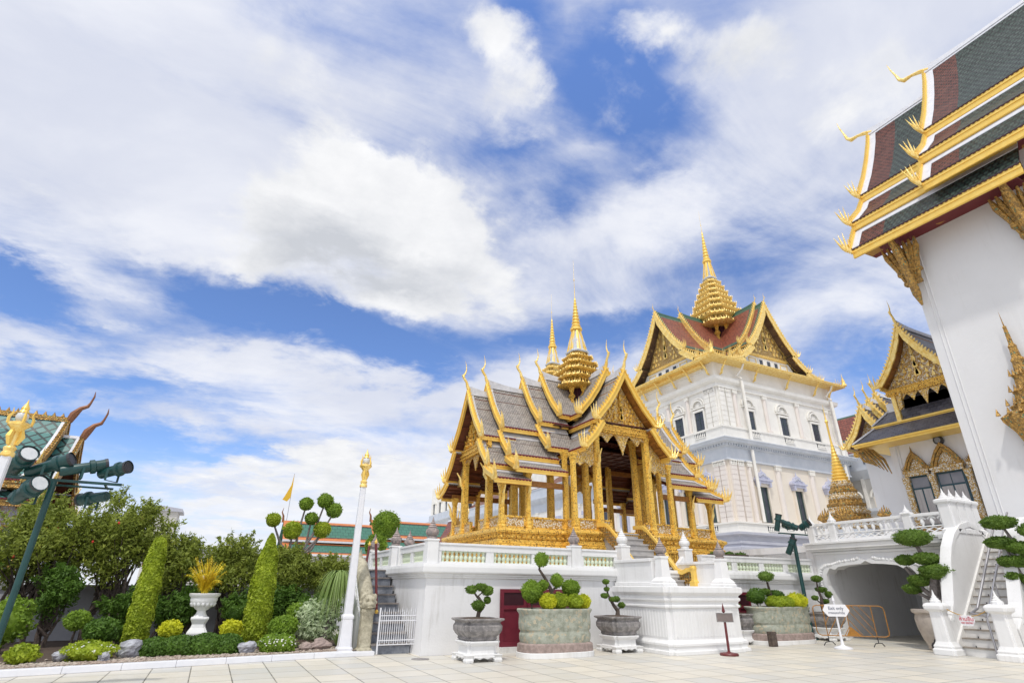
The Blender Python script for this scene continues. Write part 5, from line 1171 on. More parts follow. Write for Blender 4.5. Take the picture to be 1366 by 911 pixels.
# ================================================================ the big hall at the right
h1 = thing('great_hall', 'huge white hall wall under layered green tiled roofs with golden eaves at the right', 'hall', (23.6, 5, 3.3))
B = MB()
B.rings([[(23.6, -14, 3.3), (23.6, 9.95, 3.3), (34, 9.95, 3.3), (34, -14, 3.3)], [(23.85, -14, 15.3), (23.85, 9.78, 15.3), (34, 9.78, 15.3), (34, -14, 15.3)]])
B.box(23.86, 34, -14, 5.3, 15.29, 17.0)
B.build('wall', 'hall_plaster', h1)
B = MB(); B.box(23.48, 34.1, -14, 10.06, 3.3, 3.62); B.box(23.53, 34.05, -14, 10.0, 3.62, 3.74)
for o in (.33, .47):
    B.bar((23.6 - .004, 9.95 - o, 3.8), (23.83, 9.78 - o, 14.6), .035, .035)
B.build('plinth', 'hall_plaster', h1)
HC = (27.6, 0)
HM = [(0, 0), (.42, -1.05), (1.2, -2.55), (2.05, -4.0), (3.0, -5.4)]
HK = [(2.7, -5.5), (3.5, -6.6), (4.5, -7.55)]
HL = [(4.2, -7.7), (4.75, -8.55), (5.2, -9.25)]
for (a, b, R_) in ((5.0, 11.1, 24.6), (-14.0, 7.85, 25.9)):
    thai_roof(h1, HC, 'y', 1, a, b, R_, [HM, HK, HL], tile='tile_green', trim='white_trim', soff='soffit_red', gold='gold_plain', bw=.42, eb=.42, fs=1.5, cs=1.5, toothstep=.2, tw=.34, headw=2.2, border_tile=('tile_red', 1.35), teeth='maroon_dark', sides=(-1, 1), chofa=False)
    B = MB(); B.tube([(27.6, b + u * 1.15, R_ + .1 + v * 1.1) for u, v in ((-.15, -.1), (.18, .12), (.5, .24), (.80, .26), (.96, .48), (1.04, .9), (1.14, 1.35), (1.2, 1.8))], [.12, .11, .075, .12, .085, .045, .03, .006], 8); B.build('chofa', 'gold_pale', h1, smooth=True)
B = MB(); B.rings([[(22.5, y, 15.2), (22.5, y, 15.26), (23.9, y, 15.36), (23.9, y, 15.28)] for y in (5.4, 10.95)]); B.build('eave_soffit', 'soffit_red', h1)
B = MB(); B.rings([[(22.5, y, 16.62), (22.5, y, 16.7), (23.9, y, 16.82), (23.9, y, 16.7)] for y in (-14, 7.7)]); B.build('eave_soffit', 'soffit_red', h1)
for y, zt in ((9.7, 15.2), (5.75, 15.15), (1.2, 16.5)):
    B = MB()
    B.tube([(23.55, y, zt - 3.0), (23.42, y, zt - 2.5), (23.30, y, zt - 1.5), (22.95, y, zt - .5), (22.6, y, zt)], [.04, .16, .17, .15, .1], 8)
    for k in range(9):
        t = k / 8; B.cone((23.45 - .75 * t ** 1.6, y, zt - 2.5 + 2.3 * t), .09, .3, 5, (-.5, .25, .6))
    br = B.build('bracket', 'gold_aged', h1, smooth=True)
    B = MB(); n = 7
    for k in range(n):      # fan-shaped capital against the wall
        u = (k - (n - 1) / 2) / n
        B.tube([(23.5, y + u * .55, zt - 2.0), (23.42, y + u * .9, zt - 1.2), (23.30, y + u * 1.35, zt - .55), (23.2, y + u * 1.5, zt - .15)], [.05, .10, .12, .04], 6)
    for zz_ in (1.95, 1.45): B.box(23.36, 23.6, y - .30 - (2 - zz_) * .25, y + .30 + (2 - zz_) * .25, zt - zz_ - .08, zt - zz_ + .06)
    B.build('bracket_fan', 'gold_aged', br, smooth=True)
# tiered crown over the window at the picture's right edge
B = MB(); pr = [(.62, 6.0), (.66, 6.1), (.62, 6.2), (.72, 6.55), (.95, 6.95), (.98, 7.1), (.8, 7.2), (.62, 7.3), (.66, 7.42), (.46, 7.5), (.42, 7.8), (.46, 7.9), (.3, 8.0), (.28, 8.35), (.32, 8.45), (.2, 8.6), (.17, 8.9), (.19, 9.0), (.13, 9.1), (.11, 9.4), (.12, 9.5), (.07, 9.6), (.05, 10.2), (.06, 10.25), (.02, 10.3), (.003, 10.85)]
B.stack([(a * .42, b) for a, b in RD3], pr, 23.5, 7.5)
for zz_, r in ((7.15, .95), (7.45, .64), (7.9, .46), (8.45, .32)):
    for k in range(7): B.cone((23.5 - .42 * r, 7.5 - r + 2 * r * k / 6, zz_), .05 + .03 * r, .26, 5)
B.build('window_crown', 'gold_aged', h1)
B = MB(); B.box(23.40, 23.66, 6.95, 7.1, 4.6, 6.0); B.box(23.40, 23.66, 7.9, 8.05, 4.6, 6.0); wf_ = B.build('window_frame', 'gold_aged', h1)
B = MB(); B.box(23.55, 23.645, 7.1, 7.9, 4.6, 6.0); B.build('window_pane', 'glass', wf_)

# ================================================================ small white hall with the carved pediment
h2 = thing('small_hall', 'white hall with slate skirts, carved gold and mirror pediment and teal windows', 'hall', (30, 13, 3.3))
b2 = [(29, 6), (38, 6), (38, 15.45), (29, 15.45)]
B = MB(); mould(B, b2, [(.0, 3.3), (.05, 8.6)][::1] and [(.0, 3.3), (-.06, 8.6)]); B.box(29.3, 38, 6, 15.1, 8.6, 10.4); B.build('wall', 'hall_plaster', h2)
B = MB(); mould(B, b2, [(.16, 3.3), (.16, 3.7), (.08, 3.78), (.08, 3.9), (0, 3.95)]); B.bar((28.99, 15.15, 4), (29.04, 15.1, 8.4), .03, .03); B.bar((28.99, 15.02, 4), (29.04, 14.97, 8.4), .03, .03); B.build('plinth', 'hall_plaster', h2)
for zt, zb, oi, oe in ((9.25, 8.42, .15, 1.05), (10.75, 9.3, -1.0, .28)):
    B = MB(); eo, io = offpoly(b2, oe), offpoly(b2, oi)
    for k in range(4):
        a, b_, c_, d_ = eo[k], eo[(k + 1) % 4], io[(k + 1) % 4], io[k]; l = hypot(b_[0] - a[0], b_[1] - a[1])
        B.add([(a[0], a[1], zb), (b_[0], b_[1], zb), (c_[0], c_[1], zt), (d_[0], d_[1], zt)], [(0, 1, 2, 3)], [[(0, 0), (l, 0), (l - (oe - oi), 1.4), (oe - oi, 1.4)]])
    sk = B.build('skirt_roof', 'tile_slate', h2)
    B = MB(); mould(B, b2, [(oe - .1, zb - .22), (oe - .02, zb - .2), (oe - .02, zb - .12), (oe + .04, zb - .10), (oe + .04, zb - .02), (oe - .1, zb - .01)]); B.build('eave_board', 'gold_plain', sk)
    B = MB(); B.rings([[(x, y, zb - .21) for x, y in offpoly(b2, oe - .08)], [(x, y, zb - .12) for x, y in offpoly(b2, -.1 if oe > .9 else 0)]], cap=False); B.build('soffit', 'soffit', sk)
    B = MB()
    for k in range(4): B.bar((*eo[k], zb + .03), (*io[k], zt + .03), .14, .07)
    for k in range(4): B.bar((*io[k], zt + .02), (*io[(k + 1) % 4], zt + .02), .16, .08)
    B.build('roof_border', 'white_trim', sk)
G2 = (33.5, 12.95)
GM = [(0, 0), (.28, -.75), (.66, -1.5), (1.15, -2.2), (1.62, -2.72)]
thai_roof(h2, G2, 'x', -1, .5, 5.35, 13.75, [GM], tile='tile_slate', trim='white_trim', soff='soffit_gold', gold='gold_pale', bw=.27, eb=.2, fs=.95, cs=1.0, toothstep=.17, rafters=4, tw=.16)
zb = pediment(h2, G2, 'x', -1, 4.75, 13.75, GM, fill='gold_mosaic', frame='gold', relief='gold_pale')
lambrequin(h2, G2, 'x', -1, 4.72, -1.3, 1.3, zb - .3, (.3, .38, .72, .38, .3))
for y in (-1.42, 1.42):
    B = MB(); B.stack(RD1, [(.14, 9.2), (.11, 9.35), (.10, 10.5), (.15, 10.75)], 28.8, 12.95 + y); B.build('column', 'gold_pale', h2)
    B = MB(); B.tube([(28.7, 12.95 + y * .88, 9.75), (28.68, 12.95 + y * .8, 9.9), (28.68, 12.95 + y * .78, 10.3), (28.68, 12.95 + y * .7, 10.6)], [.04, .12, .13, .07], 6); B.build('bracket', 'gold_carved', h2, smooth=True)
B = MB(); B.box(29.3, 34, 11.6, 14.3, 9.2, 11.2); B.build('gable_wall', 'tile_slate', h2)
# side gables receding behind
G3 = (37.0, 17.95)
for s1_, R_ in ((4.9, 11.5), (3.9, 12.05), (3.0, 12.6)):
    thai_roof(h2, G3, 'x', -1, s1_ - 1.6, s1_, R_, [[(0, 0), (.3, -.7), (.75, -1.45), (1.4, -2.15)]], tile='tile_slate', trim='white_trim', soff='soffit', gold='gold_pale', bw=.3, eb=.16, fs=.8, cs=.95, toothstep=.2, rafters=3)
pediment(h2, G3, 'x', -1, 4.4, 11.5, [(0, 0), (.3, -.8), (.75, -1.6), (1.25, -2.2)], fill='gold_mosaic', fig=False)
B = MB(); B.box(33.2, 38, 16.8, 19.1, 3.3, 9.2); B.build('side_wall', 'hall_plaster', h2)
# windows
def hall_window(y0, y1, zt, peak, gl=True):
    x = 29.0; z0 = 4.35; yc = (y0 + y1) / 2; w = (y1 - y0) / 2
    B = MB(); B.box(x - .05, x + .02, y0, y1, z0, zt); wi = B.build('window', 'window_teal', h2)
    for a, b, c_, d_ in ((y0 + .07, yc - .035, z0 + .1, zt - .62), (yc + .035, y1 - .07, z0 + .1, zt - .62), (y0 + .07, y1 - .07, zt - .54, zt - .08)):
        n = 1 if c_ < zt - .6 else (2 if y1 - y0 > 1 else 1)
        for k in range(n):
            aa = a + (b - a) * k / n + (.02 if k else 0); bb = a + (b - a) * (k + 1) / n - (.02 if k < n - 1 else 0)
            B = MB(); B.box(x - .07, x - .052, aa, bb, c_, d_); B.build('pane', 'curtain' if (k + int(y0 * 3)) % 2 and c_ < zt - .6 else 'glass', wi)
    B = MB(); B.box(x - .22, x + .02, y0 - .1, y1 + .1, zt, zt + .14); B.box(x - .26, x + .02, y0 - .14, y1 + .14, zt + .14, zt + .24)
    B.build('lintel', 'gold_mosaic', wi)
    H = peak - zt - .24; w2 = w + .1
    arc = [(-w2, 0), (-w2 * .95, .16 * H), (-w2 * .75, .42 * H), (-w2 * .45, .72 * H), (-w2 * .15, .92 * H), (0, 1.02 * H), (w2 * .15, .92 * H), (w2 * .45, .72 * H), (w2 * .75, .42 * H), (w2 * .95, .16 * H), (w2, 0)]
    B = MB()
    for f, d_ in ((1.0, .17), (.80, .13)):
        g_ = f - .17
        for p, q in zip(arc[:-1], arc[1:]):
            B.rings([[(x - d_, yc + p[0] * f, zt + .25 + p[1] * f), (x - d_, yc + p[0] * g_, zt + .25 + p[1] * g_), (x, yc + p[0] * g_, zt + .25 + p[1] * g_), (x, yc + p[0] * f, zt + .25 + p[1] * f)], [(x - d_, yc + q[0] * f, zt + .25 + q[1] * f), (x - d_, yc + q[0] * g_, zt + .25 + q[1] * g_), (x, yc + q[0] * g_, zt + .25 + q[1] * g_), (x, yc + q[0] * f, zt + .25 + q[1] * f)]])
    B.cone((x - .1, yc, zt + .22 + H), .06, .32, 5)
    for sd in (-1, 1):
        for k in range(3): B.cone((x - .14, yc + sd * (w2 + .02 - k * .07), zt + .24), .05, .22 + .05 * k, 5, (-.2, sd * .3, 1))
    pk = B.build('window_gable', 'gold_aged', wi)
    B = MB(); B.prism([(u * .62, v * .62) for u, v in arc], lambda u, v, t: (x - t, yc + u, zt + .25 + v), -.01, .05); B.build('tympanum', 'gold_mosaic', pk)
hall_window(13.95, 14.80, 6.62, 7.75); hall_window(12.52, 13.62, 6.62, 7.92); hall_window(11.25, 12.1, 6.62, 7.75)
for y in (14.92, 13.785, 12.31):
    B = MB(); B.stack([(a * .9, b) for a, b in RD1], [(.16, 4.2), (.13, 4.35), (.12, 6.2), (.15, 6.35), (.17, 6.6)], 28.93, y); B.build('window_pilaster', 'gold_mosaic', h2)
B = MB(); B.box(28.6, 29, 11.1, 15.1, 4.12, 4.3); B.build('window_sill', 'gold_aged', h2)
B = MB(); B.tube([(28.86, 13.1, 8.05), (29.0, 13.1, 8.05)], .2, 20); v_ = B.build('vent_ring', 'black_metal', h2, smooth=True)
B = MB(); B.tube([(28.84, 13.1, 8.05), (28.87, 13.1, 8.05)], .13, 16); B.build('vent_grille', 'glass', v_)
B = MB()
for k in range(6): B.tube([(28.9 - .1 * k, 15.5 + .1 * k, 6.9 + .1 * k), (28.75 - .1 * k, 15.6 + .14 * k, 7.6), (28.5 - .1 * k, 15.9 + .1 * k, 8.1), (28.2, 16.1 + .05 * k, 8.2)], [.02, .07, .07, .03], 5)
B.build('corner_bracket', 'gold_aged', h2, smooth=True)

# ================================================================ golden chedi and other ornaments on the terrace
ch = thing('golden_chedi', 'small gilded mosaic spire monument rising behind the terrace balustrade', 'monument', (26.4, 16.6, 3.3))
B = MB(); B.lathe([(1.25, 3.3), (1.25, 3.8), (1.08, 3.85), (1.08, 4.2)], 26.4, 16.6, 20); B.build('base', 'palace_grey', ch, smooth=True)
zz0 = 4.2
for k in range(7):
    r = 1.0 - k * .096; h = .36 - k * .012
    B = MB(); B.stack(RD3, [(r * .93, zz0), (r * 1.0, zz0 + .08), (r * .98, zz0 + .17), (r * .84, zz0 + .22), (r * .86, zz0 + h)], 26.4, 16.6)
    for j in range(20): a = 2 * pi * j / 20; B.cone((26.4 + r * .93 * cos(a), 16.6 + r * .93 * sin(a), zz0 + .16), .07, .2, 4)
    B.build('tier', 'gold_mosaic' if k % 2 == 0 else 'gold_aged', ch); zz0 += h
B = MB(); pr = [(.42, zz0)]
n = 12
for k in range(n):
    t = k / n; r = .34 * (1 - t) ** 1.3 + .04; z = zz0 + .1 + 1.9 * t; pr += [(r * .85, z), (r, z + .04), (r, z + .09), (r * .8, z + .13)]
pr += [(.04, zz0 + 2.1), (.05, zz0 + 2.9), (.09, zz0 + 3.0), (.03, zz0 + 3.1), (.004, zz0 + 3.9)]
B.lathe(pr, 26.4, 16.6, 14); B.build('spire', 'gold_plain', ch, smooth=True)
def gold_flames(x, y, z, s, lab, nm='golden_naga'):
    t = thing(nm, lab, 'ornament', (x, y, 3.3))
    B = MB(); B.stack(RD1, [(.2 * s, 3.3), (.16 * s, z - .1), (.24 * s, z)], x, y); B.build('pedestal', 'plaster_clean', t)
    B = MB()
    for k in range(6):
        a = -.9 + k * .36; B.tube([(x, y, z), (x - .05, y + .22 * s * sin(a), z + .25 * s), (x - .08, y + .55 * s * sin(a), z + .55 * s * (1 - .15 * abs(k - 2.5))), (x - .05, y + .45 * s * sin(a), z + (.95 - .12 * abs(k - 2)) * s)], [.10 * s, .13 * s, .08 * s, .01], 6)
    B.build('crest', 'gold_aged', t, smooth=True)
gold_flames(24.0, 16.15, 4.3, .75, 'gilded naga crest left of the golden chedi, behind the balustrade')
gold_flames(24.3, 15.45, 4.35, .95, 'larger gilded naga crest close in front of the golden chedi')
gold_flames(24.6, 13.9, 4.35, .6, 'dark gilded bird shaped ornament right of the golden chedi')
# ================================================================ garden bed, kerb and wall
mat('copper', (0.30, 0.13, 0.06), (0.20, 0.08, 0.04), 0.45, 0.3, ns=8)
mat('temple_mosaic', (0.62, 0.62, 0.64), (0.30, 0.32, 0.40), 0.6, ns=9, amt=0.9, bump=.4, bs=14, c3=(0.45, 0.26, 0.12), s3=9, t3=0.7)
mat('garden_wall', (0.52, 0.52, 0.56), (0.40, 0.40, 0.45), 0.8, ns=1.5, amt=0.5)
K0, K1 = (-9.0, 13.93), (3.55, 15.88)
def kx(x): return K0[1] + (x - K0[0]) * (K1[1] - K0[1]) / (K1[0] - K0[0])
B = MB(); B.add([(-30, kx(-30) + .1, .10), (3.75, kx(3.75) + .1, .10), (3.75, 40, .10), (-30, 40, .10)], [(0, 1, 2, 3)]); tag(B.build('garden_bed', 'soil', None), kind='structure')
B = MB(); B.add([(-16, kx(-16) + .1, .115), (3.74, kx(3.74) + .1, .115), (3.74, kx(3.74) + 1.5, .115), (-1, kx(-1) + 1.2, .115), (-16, kx(-16) + 1.3, .115)], [(0, 1, 2, 3, 4)]); tag(B.build('gravel_bed', 'gravel', None), kind='structure')
B = MB()
for i in range(14):
    a = -10 + i * .97; b = a + .966
    B.rings([[(a, kx(a) - .09, 0), (a, kx(a) + .12, 0), (a, kx(a) + .12, .12), (a, kx(a) - .07, .12)], [(b, kx(b) - .09, 0), (b, kx(b) + .12, 0), (b, kx(b) + .12, .12), (b, kx(b) - .07, .12)]])
tag(B.build('kerb', 'white_paint', None, bevel=.012), kind='structure')
B = MB(); B.box(3.1, 4.1, 15.72, 16.6, 0, .10); tag(B.build('kerb_slab', 'white_paint', None, bevel=.012), kind='structure')
rng = np.random.default_rng(3)   # loose pebbles
B = MB()
for k in range(1500):
    x = rng.uniform(-5.5, 3.6); y = kx(x) + .2 + abs(rng.normal(0, .45)); s = rng.uniform(.018, .04)
    B.ball((x, y, .12), s, 5, 3, sz=.6, sx=rng.uniform(.8, 1.4))
tag(B.build('pebbles', 'pebble', None), 'beige pebbles scattered along the garden kerb', 'pebbles', kind='stuff')
gw = thing('garden_wall', 'low grey plastered wall behind the shrubs of the garden bed', 'wall', (-3, 22, 0))
B = MB(); B.box(-25, 3.9, 21.9, 22.2, 0, 1.45); B.build('wall', 'garden_wall', gw)
B = MB(); B.box(-25, 3.9, 21.84, 22.26, 1.45, 1.58); B.box(-25, 3.9, 21.86, 22.24, 0, .35); B.build('coping', 'garden_wall', gw)
# ---------------------------------------------------------------- plants
def ball_shrub(x, y, z, rx, rz, m, lab, grp=None, n=1100, size=.035, seed=1, flat=.5, bumpy=.06, stem=True, name='clipped_shrub', cat='shrub', z0=.1, fl=None):
    t = thing(name, lab, cat, (x, y, z0), grp)
    if stem: B = MB(); B.tube([(x, y, z0 - .02), (x + .02, y, z)], [.035, .025], 6); B.build('stem', 'bark', t)
    puff('foliage', (x, y, z), (rx, rx * .95, rz), n, size, m, t, seed, .16, True, 0, 1.6, bumpy=bumpy)
    if fl:
        r = np.random.default_rng(seed + 50); B = MB()
        for k in range(fl[1]):
            u = r.normal(0, 1, 3); u /= np.linalg.norm(u); u[1] = -abs(u[1]); u[2] = abs(u[2]) * .9
            B.ball((x + u[0] * rx, y + u[1] * rx * .95, z + u[2] * rz), .022, 6, 3, sz=.6)
        B.build('blossom', fl[0], t)
    return t
ball_shrub(-3.14, 15.9, .27, .27, .19, 'leaf_lime', 'small lime green bush at the far left of the bed beside the kerb', n=900, size=.045, seed=2, bumpy=.3, name='lime_bush', cat='bush')
ball_shrub(-2.64, 17.6, .81, .27, .22, 'leaf_bush', 'dull green clipped ball behind and left of the darker clipped dome', n=1300, seed=3)
ball_shrub(-2.05, 17.2, .60, .36, .27, 'leaf_dark', 'dark glossy clipped dome left of the leaning green column', n=1700, seed=4, size=.045)
ball_shrub(-2.02, 16.1, .27, .48, .21, 'leaf_lime', 'mottled yellow and green ground shrub with white blossoms between two grey rocks', n=2200, seed=5, bumpy=.35, fl=('petal_white', 26), name='flowering_shrub')
for i, (x, y, m) in enumerate(((-.64, 17.25, 'leaf_yellow'), (.71, 17.25, 'leaf_yellow'))):
    ball_shrub(x, y, .58, .26, .21, m, ('round yellow green shrub left of the white urn pedestal', 'round yellow green shrub right of the white urn pedestal')[i], n=1100, seed=7 + i, size=.045, bumpy=.2, name='golden_shrub')
ball_shrub(.75, 18.2, .9, .2, .2, 'leaf_dark', 'small dark clipped ball right behind the white urn', n=800, seed=9)
ball_shrub(1.95, 17.1, .62, .37, .27, 'leaf_bush', 'bright green clipped dome right of the pointed green column', n=1900, seed=10, size=.042)
ball_shrub(1.8, 16.4, .27, .45, .24, 'leaf_bush', 'low glossy shrub dotted with white flowers under the bright green dome', n=2000, seed=11, bumpy=.25, fl=('petal_white', 46), name='flowering_shrub')
ball_shrub(2.37, 18.0, .92, .28, .25, 'leaf_bush', 'mid green clipped ball behind the bright green dome', n=1300, seed=12)
ball_shrub(-4.1, 18.4, .75, .42, .5, 'leaf_bush', 'loose green shrub at the left edge behind the flood light pole', n=1300, seed=13, size=.06, bumpy=.4, name='loose_shrub')
sv = thing('silver_shrub', 'silvery variegated shrub beside the ponytail palm', 'shrub', (2.9, 17.5, .1))
puff('foliage', (2.9, 17.5, .72), (.58, .5, .55), 2600, .05, 'leaf_silver', sv, 14, .5, False, 0, 2.6, bumpy=.35)
B = MB(); B.tube([(2.9, 17.5, .08), (2.95, 17.5, .7)], [.04, .02], 6); B.build('stem', 'bark', sv)
# low clipped hedge
hd = thing('clipped_hedge', 'long low clipped green hedge in front of the white urn', 'hedge', (-.1, 16.6, .1))
r = np.random.default_rng(15); B = MB()
P_ = []; U_ = []
for cx_, rx_, rz_ in ((-.85, .38, .27), (-.35, .5, .3), (.2, .5, .33), (.65, .42, .31)):
    p, u = sphere_pts(r, 2300, (cx_, 16.6, .22), (rx_, .42, rz_), .15); k = u[:, 2] > -.35; P_.append(p[k]); U_.append(u[k]); B.ball((cx_, 16.6, .22), .84, 12, 8, sx=rx_, sy=.42, sz=rz_)
leaves(B, np.concatenate(P_), np.concatenate(U_), .04, r, 1.6, .7); B.build('foliage', 'leaf_dark', hd)
B = MB()
for x in (-.8, -.2, .4, .8): B.tube([(x, 16.6, .08), (x, 16.6, .3)], .02, 5)
B.build('stem', 'bark', hd)
# clipped columns
def column_shrub(x, y, prof, lab, seed, lean=0):
    t = thing('column_shrub', lab, 'shrub', (x, y, .1), 'tall clipped columns in the bed')
    B = MB(); B.tube([(x, y, .08), (x, y, .5)], .04, 6); B.build('stem', 'bark', t)
    r = np.random.default_rng(seed); B = MB(); H0, H1 = prof[0][1], prof[-1][1]
    B.lathe([(max(.002, a * .86), z) for a, z in prof], x, y, 12)
    n = 7500; h = r.random(n) ** .92; z = H0 + (H1 - H0) * h; a = r.uniform(0, 2 * pi, n)
    R = np.interp(z, [q[1] for q in prof], [q[0] for q in prof]) * (1 - .16 * r.random(n)) * (1 + .05 * np.sin(z * 9 + a * 2) + .04 * np.sin(z * 17 + a * 3))
    p = np.stack([x + R * np.cos(a), y + R * np.sin(a), z], 1); u = np.stack([np.cos(a), np.sin(a), np.full(n, .25)], 1)
    leaves(B, p, u, .045, r, 1.5, .6); B.build('foliage', 'leaf_lime', t)
column_shrub(-1.42, 18.2, [(.26, .15), (.30, .4), (.29, 1.2), (.25, 2.0), (.19, 2.5), (.16, 2.66), (.10, 2.74), (.01, 2.77)], 'tall clipped green column with blunt top, left of the urn', 20)
column_shrub(1.36, 18.2, [(.30, .15), (.36, .4), (.36, 1.0), (.32, 1.9), (.22, 2.5), (.12, 2.8), (.05, 2.95), (.01, 3.0)], 'tall clipped green column with pointed top, right of the urn', 21)
# white urn with golden palm
ur = thing('garden_urn', 'white plaster urn on a sculpted pedestal holding a golden palm', 'urn', (-.05, 17.5, .1))
B = MB(); B.stack([(a, b) for a, b in RD1], [(.26, .1), (.26, .3), (.22, .34), (.24, .5), (.17, .62), (.15, .7), (.21, .82), (.2, .86)], -.05, 17.5); B.build('pedestal', 'plaster_clean', ur, bevel=.02)
B = MB(); B.lathe([(.17, .86), (.12, .93), (.10, 1.0), (.17, 1.05), (.28, 1.16), (.32, 1.26), (.31, 1.30), (.36, 1.35), (.37, 1.40), (.33, 1.41), (.27, 1.38)], -.05, 17.5, 20)
for k in range(16): a = 2 * pi * k / 16; B.ball((-.05 + .25 * cos(a), 17.5 + .25 * sin(a), 1.17), .055, 6, 4, sz=1.4)
B.build('bowl', 'plaster_clean', ur, smooth=True)
def frond(B, r, c, az_, reach, rise, droop, m=14, lw=.012, ll=.16):
    c = Vector(c); d = Vector((cos(az_), sin(az_), 0)); pts = []
    for k in range(m + 1):
        t = k / m; pts.append(c + d * reach * t + Vector((0, 0, rise * t - droop * t ** 2.2)))
    B.tube(pts, [.008 * (1 - .7 * k / m) for k in range(m + 1)], 4)
    sdv = Vector((-d.y, d.x, 0))
    for k in range(3, m + 1):
        t = k / m; l = ll * (1 - .5 * abs(t - .5))
        for sg in (-1, 1):
            for j in (0, .5):
                p = pts[k - 1].lerp(pts[k], j); tip = p + sdv * sg * l * .75 + d * l * .6 + Vector((0, 0, -l * .35 + r.uniform(-.03, .03)))
                q = (tip - p).normalized().cross(Vector((0, 0, 1))) * lw
                B.add([p - q, p + q, tip], [(0, 1, 2)])
gp = thing('golden_palm', 'small golden yellow palm growing in the white garden urn', 'palm', (-.08, 17.5, 1.38))
r = random.Random(4); B = MB()
for k in range(60): frond(B, r, (-.08 + r.uniform(-.07, .07), 17.5 + r.uniform(-.07, .07), 1.4), r.uniform(0, 6.28), r.uniform(.15, .52), r.uniform(.6, 1.15), r.uniform(.1, .5), 14, .007, .15)
B.build('fronds', 'leaf_gold', gp)
B = MB()
for k in range(6): B.tube([(-.08 + r.uniform(-.08, .08), 17.5 + r.uniform(-.08, .08), 1.34), (-.08 + r.uniform(-.12, .12), 17.5 + r.uniform(-.1, .1), 1.75)], .012, 5)
B.build('stems', 'leaf_gold', gp)
# ponytail palm
pp_ = thing('ponytail_palm', 'ponytail palm with drooping strap leaves on a leaning trunk beside the lamp post', 'palm', (3.08, 17.2, .1))
B = MB(); B.tube([(3.02, 17.2, .1), (3.08, 17.2, .55), (3.2, 17.2, .95), (3.22, 17.2, 1.5), (3.26, 17.2, 1.95)], [.13, .09, .065, .05, .045], 8); B.build('trunk', 'bark_grey', pp_, smooth=True)
B = MB()
for k in range(260):
    a = r.uniform(0, 6.28); re = r.uniform(.25, .75); dr = r.uniform(.6, 1.3); up = r.uniform(.12, .35); pts = []
    for j in range(7):
        t = j / 6; pts.append(Vector((3.26 + cos(a) * re * (t ** .7), 17.2 + sin(a) * re * (t ** .7), 1.95 + up * 2 * t - (up * 2 + dr) * t * t)))
    w = .019; sv_ = Vector((-sin(a), cos(a), 0)) * w
    B.rings([[p - sv_ * (1 - j / 7), p + sv_ * (1 - j / 7)] for j, p in enumerate(pts)], cap=False, closed=False)
B.build('leaves', 'leaf_palm', pp_)
gt_ = thing('grass_tuft', 'tuft of strap grass under the ponytail palm', 'grass', (3.4, 17.0, .1))
B = MB()
for k in range(120):
    a = r.uniform(0, 6.28); re = r.uniform(.15, .42); h = r.uniform(.3, .6); pts = []
    for j in range(5):
        t = j / 4; pts.append(Vector((3.4 + cos(a) * re * t, 17.0 + sin(a) * re * t, .1 + h * (t * 1.6 - t * t * .9))))
    sv_ = Vector((-sin(a), cos(a), 0)) * .010
    B.rings([[p - sv_ * (1 - j / 5), p + sv_ * (1 - j / 5)] for j, p in enumerate(pts)], cap=False, closed=False)
B.build('blades', 'leaf_palm', gt_)
# rocks
def rock(x, y, z, s, lab, seed, m='rock'):
    rr_ = np.random.default_rng(seed); B = MB(); B.ball((0, 0, 0), 1, 14, 9)
    V = np.array(B.v); ph = rr_.uniform(0, 6, 9)
    k = 1 + .16 * np.sin(V[:, 0] * 3.1 + ph[0]) + .14 * np.sin(V[:, 1] * 3.7 + ph[1]) + .12 * np.sin(V[:, 2] * 4.3 + ph[2]) + .07 * np.sin(V[:, 0] * 8 + V[:, 2] * 6 + ph[3]) + .05 * np.sin(V[:, 1] * 11 + V[:, 2] * 9 + ph[4])
    V = V * k[:, None] * np.array(s) + np.array((x, y, z)); B.v = [tuple(q) for q in V.tolist()]
    o = B.build('rock', m, None, org=(x, y, .1)); tag(o, lab, 'rock', 'rocks in the garden bed')
rock(-2.45, 16.05, .2, (.21, .16, .13), 'grey rock left of the mottled flowering shrub', 1)
rock(-1.7, 15.75, .17, (.12, .1, .09), 'small pale rock at the kerb right of the mottled flowering shrub', 2)
rock(-1.34, 16.35, .26, (.24, .17, .17), 'white veined grey boulder left of the long hedge', 3)
rock(1.1, 16.3, .23, (.19, .14, .14), 'pale boulder between the long hedge and the white flowered shrub', 4)
rock(2.5, 16.5, .2, (.16, .14, .12), 'brownish rock right of the white flowered shrub', 5, 'pink_stone')
rock(2.9, 16.55, .22, (.24, .15, .14), 'wide brownish rock below the ponytail palm', 6, 'pink_stone')
